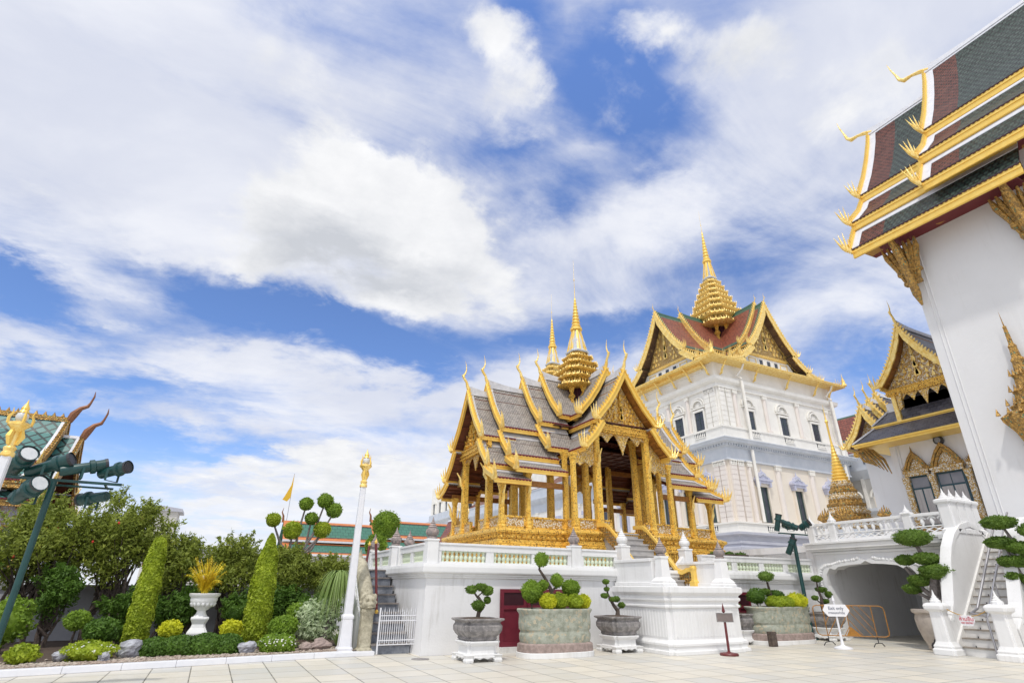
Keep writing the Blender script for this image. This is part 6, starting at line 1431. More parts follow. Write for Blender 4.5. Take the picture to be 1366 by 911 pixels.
# loose bottlebrush trees behind
def tree(x, y, h, rad, n, lab, seed, m='leaf_tree', z_low=1.0, flowers=0, size=.075, name='garden_tree', trunks=3, clumps=26, grp='loose leafy trees behind the garden bed'):
    t = thing(name, lab, 'tree', (x, y, .1), grp); r = np.random.default_rng(seed); rd = random.Random(seed)
    C = []
    for k in range(clumps):
        u = r.normal(0, 1, 3); u /= np.linalg.norm(u); q = r.random() ** .45
        c = np.array((x, y, (z_low + h) / 2)) + u * q * np.array((rad, rad * .75, (h - z_low) / 2)) * .85
        C.append((c, r.uniform(.22, .46) * rad ** .5))
    B = MB()
    for k in range(trunks):
        bx = x + rd.uniform(-.35, .35) * rad; by = y + rd.uniform(-.2, .2)
        B.tube([(bx, by, .05), (bx + rd.uniform(-.1, .1), by, z_low * .6), (bx + rd.uniform(-.25, .25), by, z_low), (bx + rd.uniform(-.3, .3), by, (z_low + h) / 2)], [.07, .055, .045, .02], 6)
    B.build('trunk', 'bark', t)
    B = MB()
    for c, cr in C:
        s_ = (x + rd.uniform(-.3, .3) * rad, y, z_low * rd.uniform(.6, 1.1)); mid = ((s_[0] + c[0]) / 2 + rd.uniform(-.1, .1), (s_[1] + c[1]) / 2, (s_[2] + c[2]) / 2 - .05)
        B.tube([s_, mid, tuple(c)], [.03, .02, .008], 5)
    B.build('branches', 'bark', t)
    B = MB(); per = n // clumps; PP = []; UU = []
    for c, cr in C:
        p, u = sphere_pts(r, per, c, (cr * 1.15, cr * 1.05, cr), .95); PP.append(p); UU.append(u)
        # feathery shoots standing out of the clump
        for j in range(5):
            d = r.normal(0, 1, 3); d[2] = abs(d[2]) + .3; d /= np.linalg.norm(d); tt = r.random(34)[:, None]
            PP.append(c + d * cr * (.6 + tt * .95) + r.normal(0, .028, (34, 3))); UU.append(np.repeat(d[None], 34, 0))
    leaves(B, np.concatenate(PP), np.concatenate(UU), size * .55, r, 3.0, .9); B.build('crown', m, t)
    if flowers:
        B = MB()
        for k in range(flowers):
            c, cr = C[rd.randrange(len(C))]; d = Vector((rd.uniform(-1, 1), -1, rd.uniform(-.8, .4))).normalized() * cr; B.ball((c[0] + d.x, c[1] + d.y, c[2] + d.z), .03, 6, 4, sz=1.3)
        B.build('blossom', 'petal_red', t)
tree(-4.3, 20.6, 3.9, 1.45, 16000, 'large loose tree with a few red blossoms behind the flood light pole', 31, z_low=1.2, flowers=7, clumps=48)
tree(-2.55, 20.9, 4.35, 1.25, 15000, 'tallest loose tree of the bed, left of the white urn, with red blossoms', 32, z_low=1.25, flowers=9, clumps=40)
tree(-1.0, 21.0, 3.0, .85, 9000, 'narrow loose tree directly left of the golden palm', 33, z_low=1.2, clumps=24)
tree(.55, 21.1, 3.05, .95, 10000, 'loose tree between the golden palm and the pointed column', 34, z_low=1.25, clumps=26)
tree(2.3, 21.1, 2.85, .95, 10000, 'loose tree right of the pointed column below the topiary balls', 35, z_low=1.15, clumps=26)
tree(3.55, 21.1, 2.75, .8, 8000, 'loose tree beside the lamp post, rightmost of the bed', 36, z_low=1.1, clumps=20)
tree(-5.6, 19.2, 2.7, .9, 7000, 'darker low tree at the picture edge left of the flood light pole', 37, 'leaf_dark', z_low=.5, clumps=18)
tree(-3.6, 19.7, 2.2, .55, 4500, 'dark drooping tree below the large loose crown, left', 38, 'leaf_dark', z_low=.6, clumps=14)
for i_, (x_, h_, rr_, lb_) in enumerate(((-1.9, 1.5, .6, 'dark understorey bush behind the left clipped column'), (-.9, 1.35, .55, 'dark understorey bush between left column and urn'), (1.0, 1.4, .6, 'dark understorey bush left of the pointed column'), (1.75, 1.3, .55, 'dark understorey bush right behind the pointed column'), (3.2, 1.45, .6, 'dark understorey bush behind the silvery shrub'))):
    tree(x_, 19.9 + .15 * (i_ % 2), h_, rr_, 3200, lb_, 200 + i_, 'leaf_dark', z_low=.25, clumps=12)
tree(-.3, 20.3, 1.7, .7, 3500, 'dark understorey bush behind the white urn', 39, 'leaf_dark', z_low=.4, clumps=12)
tree(2.3, 20.2, 1.6, .7, 3500, 'dark understorey bush behind the mid green ball', 40, 'leaf_dark', z_low=.4, clumps=12)
# multi-ball topiary tree and dome trees
tp = thing('topiary_tree', 'topiary tree with seven clipped balls on bare limbs behind the garden', 'topiary', (2.9, 24, .1))
balls = ((1.74, 3.95, .27), (2.86, 4.63, .27), (3.58, 4.8, .31), (3.98, 4.45, .32), (3.62, 3.67, .34), (3.15, 4.08, .25), (2.5, 3.6, .36))
B = MB(); B.tube([(2.9, 24, .05), (2.85, 24, 1.5), (2.75, 24, 2.6)], [.12, .10, .08], 8)
for x, z, rr2 in balls: B.tube([(2.78, 24, 2.5), ((2.78 + x) / 2 + .12 * (1 if x > 3 else -1), 24, (2.4 + z) / 2 - .1), (x, 24, z - rr2 * .3)], [.07, .05, .03], 7)
B.build('trunk', 'bark_grey', tp, smooth=True)
for i, (x, z, rr2) in enumerate(balls): puff('foliage_ball', (x, 24, z), (rr2, rr2, rr2 * .95), 1100, .045, 'leaf_lime' if i in (0, 4, 6) else 'leaf_bush', tp, 60 + i, .12, True, 0, 1.5, bumpy=.04)
for (x, y, z, rx, rz, lab, nm) in ((6.72, 26, 4.2, .62, .62, 'dense clipped dome tree rising behind the platform finials', 'dome_tree'), (6.1, 25, 3.2, .45, .5, 'lower clipped dome tree left below the big clipped dome', 'dome_tree')):
    t = thing(nm, lab, 'tree', (x, y, 0), 'clipped dome trees behind the platform')
    B = MB(); B.tube([(x + .02, y, 0), (x - .05, y, 1.5), (x, y, z)], [.12, .1, .06], 8); B.build('trunk', 'bark', t, smooth=True)
    puff('crown', (x, y, z), (rx, rx, rz), 4200, .045, 'leaf_bush', t, int(x * 10), .12, True, 0, 1.5, bumpy=.03)
# ================================================================ lamp posts
def lamp_post(x, y, H, r0, lab):
    t = thing('lamp_post', lab, 'lamp post', (x, y, .1), 'white lamp posts with gilded heads')
    zg = H * .80
    B = MB(); B.stack(RD1, [(r0 * 2.1, .08), (r0 * 2.1, .16), (r0 * 1.75, .2), (r0 * 1.45, H * .155), (r0 * 1.6, H * .16), (r0 * 1.6, H * .17), (r0 * 1.15, H * .18), (r0 * .78, zg)], x, y); B.build('post', 'white_paint', t, bevel=.006)
    B = MB(); s = (H - zg)
    B.lathe([(r0 * .8, zg - .02), (r0 * 1.15, zg), (r0 * 1.15, zg + .05 * s), (r0 * .9, zg + .08 * s), (r0 * 1.1, zg + .14 * s), (r0 * .7, zg + .18 * s), (r0 * .65, zg + .42 * s), (r0 * 1.5, zg + .52 * s), (r0 * 1.9, zg + .55 * s), (r0 * 1.9, zg + .59 * s), (r0 * 1.0, zg + .62 * s)], x, y, 12)
    hd = B.build('gilded_head', 'gold_pale', t, smooth=True)
    B = MB(); B.ball((x, y, zg + .71 * s), .10 * s, 10, 8, sz=1.1); B.build('globe', 'lens', hd, smooth=True)
    B = MB(); B.lathe([(.09 * s, zg + .79 * s), (.06 * s, zg + .85 * s), (.07 * s, zg + .87 * s), (.02 * s, zg + .97 * s), (.002, zg + 1.05 * s)], x, y, 8)
    for k in range(4):
        a = k * pi / 2 + .5; B.tube([(x + cos(a) * r0 * 1.9, y + sin(a) * r0 * 1.9, zg + .57 * s), (x + cos(a) * r0 * 2.0, y + sin(a) * r0 * 2.0, zg + .68 * s), (x + cos(a) * r0 * 1.6, y + sin(a) * r0 * 1.6, zg + .76 * s), (x + cos(a) * r0 * 1.8, y + sin(a) * r0 * 1.8, zg + .86 * s)], [.02, .022, .014, .003], 5)
    for k in range(3): B.tube([(x + .05 * cos(k * 2.1), y + .05 * sin(k * 2.1), zg + .2 * s), (x + .09 * cos(k * 2.1), y + .09 * sin(k * 2.1), zg + .34 * s), (x + .06 * cos(k * 2.1), y + .06 * sin(k * 2.1), zg + .5 * s)], [.03, .045, .02], 5)
    B.build('ornament', 'gold_plain', hd, smooth=True)
lamp_post(3.41, 16.2, 5.28, .092, 'white lamp post with gilded figure head beside the stone naga')
lamp_post(-3.04, 10.5, 4.14, .075, 'white lamp post with gilded head at the left edge, beside the flood lights')

# ================================================================ flood lights on green poles
def flood(parent, c, d, L=.42, r=.085, lens=False):
    c = Vector(c); d = Vector(d).normalized()
    B = MB(); B.tube([c - d * L * .5, c - d * L * .46, c + d * L * .12, c + d * L * .14, c + d * L * .24, c + d * L * .26, c + d * L * .5], [r * .72, r * .8, r * .8, r * 1.12, r * 1.12, r * .9, r * .95], 16)
    f = B.build('flood_light', 'dark_green_paint', parent, smooth=True)
    B = MB(); B.tube([c + d * L * .47, c + d * (L * .5 + .006)], r * .82, 14); B.build('lens', 'lens' if lens else 'black_metal', f)
    B = MB(); B.tube([c + d * L * .46, c + d * (L * .5 + .02)], [r * 1.0, r * 1.02], 16, cap=False); B.build('rim', 'black_metal', f)
    sd = d.cross(Vector((0, 0, 1))).normalized() * r * 1.15
    B = MB()
    for sg in (-1, 1): B.bar(c + sd * sg, c + sd * sg - Vector((0, 0, .19)), .035, .008)
    B.bar(c + sd - Vector((0, 0, .19)), c - sd - Vector((0, 0, .19)), .035, .008); B.build('yoke', 'dark_green_paint', f)
fl = thing('flood_light_pole', 'leaning green pole carrying six theatre flood lights at the left', 'flood lights', (-2.73, 12, 0))
B = MB(); B.tube([(-2.73, 12, 0), (-2.73, 12, 3.2)], .05, 12); B.tube([(-2.73, 12, 0), (-2.73, 12, .03)], .16, 14); B.build('pole', 'dark_green_paint', fl, smooth=True)
B = MB(); B.box(-3.4, -1.75, 11.97, 12.03, 3.2, 3.24); B.box(-3.1, -1.9, 12.25, 12.29, 3.16, 3.19); B.bar((-3.0, 12, 3.21), (-3.0, 12.27, 3.18), .03); B.bar((-2.0, 12, 3.21), (-2.0, 12.27, 3.18), .03); B.build('crossbar', 'dark_green_paint', fl)
flood(fl, (-3.28, 12.0, 3.45), (.45, -.7, .42), L=.6, lens=True, r=.145); flood(fl, (-2.86, 12, 3.44), (.85, -.25, .40), L=.66, r=.125); flood(fl, (-2.38, 12, 3.46), (.9, .25, .30), L=.66, r=.11); flood(fl, (-1.93, 12, 3.46), (.8, -.55, .22), L=.52, r=.115)
flood(fl, (-3.02, 11.93, 3.0), (.6, -.7, .38), L=.6, lens=True, r=.145); flood(fl, (-2.15, 12.27, 3.0), (-.8, .5, -.1), L=.5, r=.11)
fr = thing('flood_light_pole', 'green pole with five flood lights between the two stone pots near the archway', 'flood lights', (19.88, 14.9, 0))
B = MB(); B.tube([(19.88, 14.9, 0), (19.88, 14.9, 3.6)], .07, 12); B.tube([(19.88, 14.9, 0), (19.88, 14.9, .04)], .2, 14); B.build('pole', 'dark_green_paint', fr, smooth=True)
B = MB(); B.box(19.1, 20.75, 14.87, 14.93, 3.6, 3.65); B.build('crossbar', 'dark_green_paint', fr)
flood(fr, (19.15, 14.9, 4.0), (.15, -.2, .9), L=.62, r=.12); flood(fr, (19.6, 14.75, 3.95), (.75, -.55, -.45), L=.6, r=.11); flood(fr, (20.08, 15.1, 3.95), (.1, .9, .3), L=.5, r=.15); flood(fr, (20.62, 14.85, 3.98), (.25, -.8, .45), L=.44, r=.15); flood(fr, (19.45, 14.75, 3.15), (.15, -.45, .85), L=.62, r=.13)

# ================================================================ stone pots with bonsai
def bonsai(x, y, z, trunk, pads, lab, seed, m='leaf_bonsai', size=.028, dens=1700, name='bonsai'):
    t = thing(name, lab, 'bonsai', (x, y, z))
    for i, (pts, r0, r1) in enumerate(trunk):
        B = MB(); n = len(pts); B.tube([(x + a, y + b, z + c_) for a, b, c_ in pts], [r0 + (r1 - r0) * k / (n - 1) for k in range(n)], 8); B.build('trunk' if i == 0 else 'branch', 'bark', t, smooth=True)
    for i, (a, b, c_, rx, rz) in enumerate(pads):
        puff('foliage_pad', (x + a, y + b, z + c_), (rx, rx, rz), int(260 + dens * rx * 1.6), size, m, t, seed + i, .25, True, 0, 1.6, bumpy=.10)
def square_pot(x, y, lab, w=.5, stand=.42, rot=0):
    t = thing('stone_pot', lab, 'pot', (x, y, 0), 'grey stone pots on white stands')
    B = MB(); B.stack(RD1, [(w * .84, .10), (w * .80, .14), (w * .72, .18), (w * .70, stand - .10), (w * .82, stand - .07), (w * .86, stand - .03), (w * .86, stand)], x, y)
    sd = B.build('stand', 'plaster_clean', t, bevel=.01)
    B = MB()
    for sx, sy in ((-1, -1), (1, -1), (1, 1), (-1, 1)):
        B.stack(SQ, [(.09, 0), (.10, .05), (.08, .1), (.11, .16)], x + sx * w * .72, y + sy * w * .72)
    ar = [(-w * .8, .17), (w * .8, .17), (w * .74, .08), (w * .55, .05), (w * .4, .10), (w * .2, .06), (0, .09), (-w * .2, .06), (-w * .4, .10), (-w * .55, .05), (-w * .74, .08)]
    for k in range(4):
        c_, s_ = (1, 0, -1, 0)[k], (0, 1, 0, -1)[k]
        B.prism(ar, lambda u, v, tt: (x + c_ * u + s_ * tt, y + s_ * u - c_ * tt, v), w * .76, w * .82)
    B.build('foot', 'plaster_clean', t, bevel=.008)
    B = MB(); z = stand
    B.stack(RD1, [(w * .70, z), (w * .78, z + .05), (w * .74, z + .08), (w * .86, z + .14), (w * .95, z + .22), (w * .96, z + .32), (w * .88, z + .38), (w * .90, z + .41), (w * 1.03, z + .44), (w * 1.04, z + .48), (w * .95, z + .485), (w * .93, z + .45)], x, y)
    B.build('bowl', 'urn_stone', t, bevel=.012)
    B = MB(); B.stack(SQ, [(w * .86, z + .45), (w * .8, z + .47), (w * .3, z + .5)], x, y); B.build('soil', 'soil', t)
square_pot(6.12, 13.85, 'grey stone pot on a white stand, leftmost, in front of the maroon doors', .52, .44)
bonsai(6.12, 13.85, .9, [([(0, 0, 0), (.02, 0, .14), (.13, 0, .26), (.10, 0, .38), (-.04, 0, .5), (-.16, 0, .64)], .06, .02), ([(.1, 0, .38), (.0, 0, .52), (.14, 0, .62)], .03, .015), ([(.13, 0, .26), (.22, 0, .40)], .025, .012)],
       [(-.2, 0, .66, .15, .10), (.06, 0, .72, .15, .09), (.24, 0, .64, .16, .12), (.24, -.02, .42, .09, .08), (-.02, -.05, .30, .17, .12)], 'bonsai with five round pads in the leftmost stone pot', 70)
square_pot(10.72, 14.25, 'grey stone pot on a white stand tucked beside the entrance block', .52, .42)
bonsai(10.72, 14.25, .88, [([(0, 0, 0), (.02, 0, .15), (-.10, 0, .28), (-.2, 0, .42), (-.3, 0, .6), (-.34, 0, .85)], .07, .018), ([(.0, 0, .16), (.15, 0, .25)], .03, .012)],
       [(-.35, 0, .92, .10, .07), (-.33, 0, .72, .08, .06), (-.42, 0, .55, .11, .07), (-.16, 0, .45, .10, .07), (-.0, 0, .46, .10, .08), (.17, 0, .3, .10, .08)], 'thin dark bonsai with small pads beside the entrance block', 80, size=.024)
square_pot(16.15, 14.72, 'grey stone pot half hidden behind the entrance block', .46, .42)
bonsai(16.15, 14.72, .88, [([(0, 0, 0), (-.1, 0, .2), (-.2, 0, .4)], .05, .02)], [(-.2, 0, .45, .14, .09), (-.02, 0, .25, .11, .07)], 'bonsai partly hidden behind the corner of the entrance block', 90)
square_pot(20.35, 14.55, 'grey stone pot on a white stand at the foot of the green flood light pole', .52, .42)
bonsai(20.35, 14.55, .88, [([(0, 0, 0), (-.08, 0, .25), (-.02, 0, .5), (-.12, 0, .8), (-.1, 0, 1.1)], .08, .02), ([(-.05, 0, .35), (.25, 0, .4), (.42, 0, .5)], .035, .015), ([(-.05, 0, .3), (-.35, 0, .45)], .03, .015)],
       [(-.08, 0, 1.15, .2, .12), (.05, 0, .78, .2, .1), (.42, 0, .62, .13, .12), (-.38, 0, .5, .12, .08), (.15, 0, .38, .14, .08)], 'dark bonsai growing round the green flood light pole', 95)
# oval stone troughs
def trough(x, y, rx, ry, lab):
    t = thing('stone_trough', lab, 'planter', (x, y, 0), 'large oval stone troughs')
    pl = []
    for k in range(40):
        a = 2 * pi * k / 40; c_, s_ = cos(a), sin(a); e = .55; pl.append((rx * (abs(c_) ** e) * (1 if c_ > 0 else -1), ry * (abs(s_) ** .75) * (1 if s_ > 0 else -1)))
    B = MB(); B.stack(pl, [(1.06, 0), (1.06, .12), (1.03, .13)], x, y); B.build('plinth', 'plaster_clean', t, bevel=.008)
    B = MB(); B.stack(pl, [(1.04, .12), (1.03, .30), (.97, .33)], x, y); B.build('base_ring', 'pink_stone', t, bevel=.01)
    B = MB(); B.stack(pl, [(.95, .32), (.98, .42), (.985, .52), (.95, .58), (.95, .60), (.99, .64), (1.0, .8), (.985, .98), (1.01, 1.02), (1.04, 1.06), (1.05, 1.10), (1.03, 1.12), (.95, 1.12), (.94, 1.05)], x, y); B.build('body', 'trough_stone', t, smooth=True, bevel=.012)
    B = MB(); B.stack(pl, [(.94, 1.06), (.6, 1.1), (.1, 1.11)], x, y); B.build('soil', 'soil', t)
trough(8.42, 13.95, 1.02, .5, 'big oval stone trough of clipped shrubs before the maroon doors')
def small_ball(x, y, z, r, m, lab, seed, n=1100, size=.03, rz=None, name='clipped_shrub', bumpy=.05):
    t = thing(name, lab, 'shrub', (x, y, 1.08)); B = MB(); B.tube([(x, y, 1.06), (x, y, z)], .02, 5); B.build('stem', 'bark', t)
    puff('foliage', (x, y, z), (r, r, rz or r), n, size, m, t, seed, .15, True, 0, 1.6, bumpy=bumpy)
small_ball(7.72, 13.95, 1.52, .28, 'leaf_bush', 'big green ball at the left end of the near trough', 101, 2200)
small_ball(9.02, 14.05, 1.62, .25, 'leaf_bush', 'green ball at the back right of the near trough', 102, 1800, rz=.22)
small_ball(8.02, 13.62, 1.28, .22, 'leaf_yellow', 'yellow ball at the front left of the near trough', 103, 1500, rz=.19)
small_ball(8.42, 13.7, 1.30, .24, 'leaf_lime', 'lime green mound at the middle of the near trough', 104, 1500, rz=.2, bumpy=.2)
small_ball(8.85, 13.62, 1.28, .22, 'leaf_lime', 'lime mound flecked with grey, right of the middle in the near trough', 105, 1400, rz=.18, bumpy=.25)
small_ball(9.2, 13.75, 1.28, .21, 'leaf_yellow', 'yellow green ball at the right end of the near trough', 106, 1400, rz=.19)
bonsai(8.35, 13.98, 1.08, [([(0, 0, 0), (.0, 0, .35), (-.02, 0, .5), (-.2, 0, .78), (-.38, 0, 1.0), (-.34, 0, 1.15)], .07, .025), ([(0, 0, .45), (.16, 0, .58)], .04, .02), ([(-.05, 0, .55), (-.28, 0, .5)], .03, .015)],
       [(-.32, -.02, 1.25, .2, .2), (.16, -.03, .72, .18, .19), (-.28, -.03, .6, .14, .14)], 'bonsai with three balls rising from the near trough', 110, m='leaf_bush')
trough(17.55, 14.3, 1.28, .52, 'big oval stone trough right of the entrance block by the second doors')
small_ball(16.75, 14.4, 1.42, .3, 'leaf_dark', 'dull green shrub at the left of the far trough', 121, 1500, rz=.25, bumpy=.3)
small_ball(17.1, 14.0, 1.24, .3, 'leaf_lime', 'lime green mound at the front left of the far trough', 122, 1800, rz=.2, bumpy=.15)
small_ball(17.6, 14.0, 1.24, .3, 'leaf_lime', 'lime green mound in the middle of the far trough', 123, 1800, rz=.2, bumpy=.2)
small_ball(18.2, 14.0, 1.28, .36, 'leaf_yellow', 'yellow green mound at the right of the far trough', 124, 2000, rz=.26, bumpy=.1)
small_ball(17.8, 14.5, 1.45, .3, 'leaf_dark', 'dark clipped mound at the back of the far trough', 125, 1400, rz=.18)
bonsai(17.45, 14.35, 1.08, [([(0, 0, 0), (-.05, 0, .4), (-.12, 0, .8)], .06, .035), ([(-.05, 0, .3), (-.25, 0, .45)], .025, .015)], [(-.14, 0, .98, .26, .17), (-.28, 0, .5, .16, .1)], 'small dark bonsai with a mushroom crown in the far trough', 130, m='leaf_bonsai')
B = MB(); B.box(16.15, 16.38, 13.55, 13.72, 0, .42); tag(B.build('wooden_block', 'bark', None, org=(16.2, 13.6, 0)), 'dark wooden block standing at the front of the far trough', 'block')
# big topiary trees flanking the terrace stairs
def topiary(x, y, pads, trunk, pot, lab, plab, seed):
    t = thing('cloud_topiary', lab, 'topiary', (x, y, .9))
    for i, (pts, r0, r1) in enumerate(trunk):
        B = MB(); n = len(pts); B.tube(pts, [r0 + (r1 - r0) * k / (n - 1) for k in range(n)], 8); B.build('trunk' if i == 0 else 'branch', 'bark_grey', t, smooth=True)
    for i, (px_, py_, pz_, rx, rz) in enumerate(pads): puff('foliage_pad', (px_, py_, pz_), (rx, rx, rz), int(600 + 4600 * rx), .035, 'leaf_bonsai', t, seed + i, .22, True, 0, 1.5, bumpy=.07)
    p = thing('round_pot', plab, 'pot', (pot[0], pot[1], 0))
    B = MB(); B.lathe([(.42, 0), (.46, .04), (.44, .1), (.52, .3), (.60, .6), (.62, .85), (.58, .98), (.66, 1.04), (.66, 1.12), (.58, 1.13), (.55, 1.05)], *pot, 28); B.build('bowl', 'pot_beige', p, smooth=True)
    B = MB(); B.lathe([(.56, 1.05), (.3, 1.09), (.02, 1.1)], *pot, 20); B.build('soil', 'soil', p)
mat('pot_beige', (0.50, 0.44, 0.38), (0.38, 0.33, 0.29), 0.7, ns=5, amt=.7, bump=.2, bs=30)
PD1 = [(1219, 719, 3.13, .56, .30), (1236, 746, 2.52, .40, .20), (1208, 748, 2.5, .28, .18), (1250, 763, 2.16, .46, .24), (1228, 775, 1.93, .34, .18), (1218, 786, 1.68, .28, .16)]
topiary(20.3, 10.9, [(20.25, 10.78, 3.22, .54, .26), (20.25, 10.56, 2.58, .38, .19), (20.25, 11.2, 2.56, .28, .16), (20.25, 10.36, 2.2, .46, .23), (20.25, 10.9, 1.95, .33, .18), (20.25, 11.2, 1.70, .28, .15)],
        [([(20.3, 10.55, 1.0), (20.3, 10.62, 1.5), (20.25, 10.45, 2.1), (20.25, 10.6, 2.6), (20.25, 10.75, 3.05)], .20, .05), ([(20.3, 10.6, 1.4), (20.25, 10.9, 1.7), (20.25, 11.25, 2.35)], .08, .05), ([(20.3, 10.6, 1.3), (20.25, 11.1, 1.6)], .07, .04), ([(20.3, 10.5, 1.3), (20.3, 10.2, 1.7), (20.25, 10.36, 2.1)], .09, .04)],
        (20.3, 10.72), 'cloud pruned tree with flat pads left of the terrace staircase', 'beige round pot behind the left newel post of the terrace staircase', 140)
topiary(20.3, 7.75, [(20.2, 8.3, 3.47, .42, .19), (20.2, 8.42, 2.93, .36, .17), (20.2, 8.05, 2.78, .30, .16), (20.2, 7.75, 2.72, .38, .2), (20.2, 8.42, 2.42, .22, .15), (20.2, 8.12, 2.42, .30, .16), (20.2, 8.35, 2.02, .22, .14), (20.2, 8.0, 1.9, .2, .16), (20.2, 7.95, 1.5, .2, .18), (20.2, 7.5, 3.2, .4, .2)],
        [([(20.3, 7.6, 1.0), (20.3, 7.75, 1.6), (20.2, 7.85, 2.3), (20.2, 8.1, 2.9), (20.2, 8.25, 3.4)], .12, .03), ([(20.3, 7.75, 1.6), (20.2, 8.2, 2.1), (20.2, 8.35, 2.85)], .06, .03), ([(20.25, 7.8, 2.0), (20.2, 7.6, 2.6)], .06, .03), ([(20.25, 7.75, 1.6), (20.2, 8.0, 1.7), (20.2, 8.3, 1.95)], .05, .02)],
        (20.3, 7.55), 'cloud pruned tree with flat pads at the right picture edge beside the stairs', 'beige round pot right of the terrace staircase at the picture edge', 160)

# ================================================================ barrier and signs
bt = thing('crowd_barrier', 'rusty orange tube crowd barrier with slanted bars before the archway', 'barrier', (19, 12.7, 0))
S = Vector((.7071, -.7071, 0)); O = Vector((18.24, 13.46, 0)); Lb = 2.09
def bp(a, z): return O + S * a + Vector((0, 0, z))
B = MB(); c_ = .13
B.tube([bp(c_, 1.18), bp(Lb - c_, 1.18), bp(Lb - .03, 1.14), bp(Lb, 1.05), bp(Lb, .42), bp(Lb - .03, .33), bp(Lb - c_, .29), bp(c_, .29), bp(.03, .33), bp(0, .42), bp(0, 1.05), bp(.03, 1.14), bp(c_, 1.18)], .015, 8, cap=False)
for a in (.3, .98, 1.72): B.tube([bp(a, .29), bp(a, 1.18)], .014, 6)
B.build('frame', 'orange_paint', bt, smooth=True)
for (a0, z0, a1, z1) in ((.30, .62, .62, 1.18), (.32, .30, .90, 1.18), (.58, .29, .98, .92), (.80, .29, .98, .55), (1.0, 1.1, 1.62, .29), (1.16, 1.18, 1.72, .42), (1.36, 1.18, 1.72, .72), (1.0, .78, 1.32, .32)):
    B = MB(); B.tube([bp(a0, z0), bp(a1, z1)], .011, 6); B.build('slanted_bar', 'orange_paint', bt)
for pts in ([(.86, .30), (1.3, .30), (1.02, .56)], [(.80, 1.16), (1.12, 1.16), (1.10, 1.02), (.98, .98)]):
    B = MB(); B.prism(pts, lambda u, v, t: bp(u, v) + Vector((.7071, .7071, 0)) * t, -.008, .008); B.build('gusset', 'orange_paint', bt)
for a in (.3, 1.72):
    B = MB(); nrm = Vector((.7071, .7071, 0))
    B.tube([bp(a, .3), bp(a, .10)], .016, 6)
    for sg in (-1, 1): B.tube([bp(a, .11), bp(a, .1) + nrm * sg * .12 + S * sg * .12, bp(a, .012) + nrm * sg * .2 + S * sg * .2], .014, 6)
    B.build('foot', 'black_metal', bt)
ws = thing('white_sign', 'white hexagonal exit sign on a round based white stand before the barrier', 'sign', (17.73, 12.3, 0))
B = MB(); B.lathe([(.26, 0), (.26, .03), (.22, .05), (.08, .09), (.05, .12), (.035, .3), (.028, 1.2), (.03, 1.3), (.05, 1.34), (.03, 1.4), (.004, 1.5)], 17.73, 12.3, 16); B.build('stand', 'white_paint', ws, smooth=True)
fd = Vector((.55, .835, 0)); sd_ = Vector((.835, -.55, 0))
def wsn(u, v, t): return Vector((17.73, 12.3, 1.06)) + sd_ * u + Vector((0, 0, v)) - fd * t
B = MB(); B.prism([(-.40, 0), (-.30, .17), (.30, .17), (.40, 0), (.26, -.17), (-.26, -.17)], wsn, .04, .055); wb_ = B.build('board', 'sign_white', ws)
text_mesh('Exit only', .13, 'lettering', 'sign_ink', wb_, lambda x, y, z: wsn(x, y + .06, .058 + z)); text_mesh('ทางออกเท่านั้น', .085, 'lettering', 'sign_ink', wb_, lambda x, y, z: wsn(x, y - .07, .058 + z))
rs = thing('maroon_sign', 'blank grey brown notice board on a maroon stand before the entrance block', 'sign', (12.9, 12.3, 0))
B = MB(); B.lathe([(.24, 0), (.25, .03), (.23, .06), (.06, .08), (.035, .1), (.032, 1.0), (.02, 1.03), (.045, 1.07), (.03, 1.14), (.003, 1.28)], 12.9, 12.3, 14); B.build('stand', 'red_post', rs, smooth=True)
def rsn(u, v, t): return Vector((12.9, 12.3, .92)) + Vector((.86, -.51, 0)) * u + Vector((0, 0, v)) - Vector((.51, .86, 0)) * t
B = MB(); B.prism([(-.21, -.1), (.21, -.1), (.21, .1), (-.21, .1)], rsn, .035, .05); bd_ = B.build('board', 'sign_grey', rs)
B = MB()
for q in (((-.225, -.115), (.225, -.115), (.225, -.095), (-.225, -.095)), ((-.225, .095), (.225, .095), (.225, .115), (-.225, .115)), ((-.225, -.095), (-.205, -.095), (-.205, .095), (-.225, .095)), ((.205, -.095), (.225, -.095), (.225, .095), (.205, .095))): B.prism(q, rsn, .03, .058)
B.build('board_frame', 'urn_stone', bd_)
# things stored on the platform behind the balustrade (right)
for i, x in enumerate((17.2, 17.9, 18.55)):
    t = thing('flower_pot', ('brown clay pot behind the right balustrade, nearest the staircase', 'brown clay pot behind the right balustrade, middle one', 'brown clay pot behind the right balustrade, nearest the terrace')[i], 'pot', (x, 16.4, 2.15), 'clay pots behind the balustrade')
    B = MB(); B.lathe([(.16, 2.18), (.2, 2.5), (.24, 2.72), (.3, 2.8), (.3, 2.88), (.24, 2.88)], x, 16.4, 14); B.build('bowl', 'bark', t, smooth=True)
    puff('plant', (x, 16.4, 2.86), (.22, .22, .12), 300, .04, 'leaf_dark', t, 300 + i, .3, True, bumpy=.3)
# person-free dark bundle beside the left newel
B = MB(); B.ball((19.55, 10.55, .14), .16, 10, 7, sz=.9); B.ball((19.5, 10.5, .28), .09, 8, 6); tag(B.build('dark_bag', 'black_metal', None, org=(19.55, 10.55, 0), smooth=True), 'small dark bag lying beside the left newel post', 'bag')

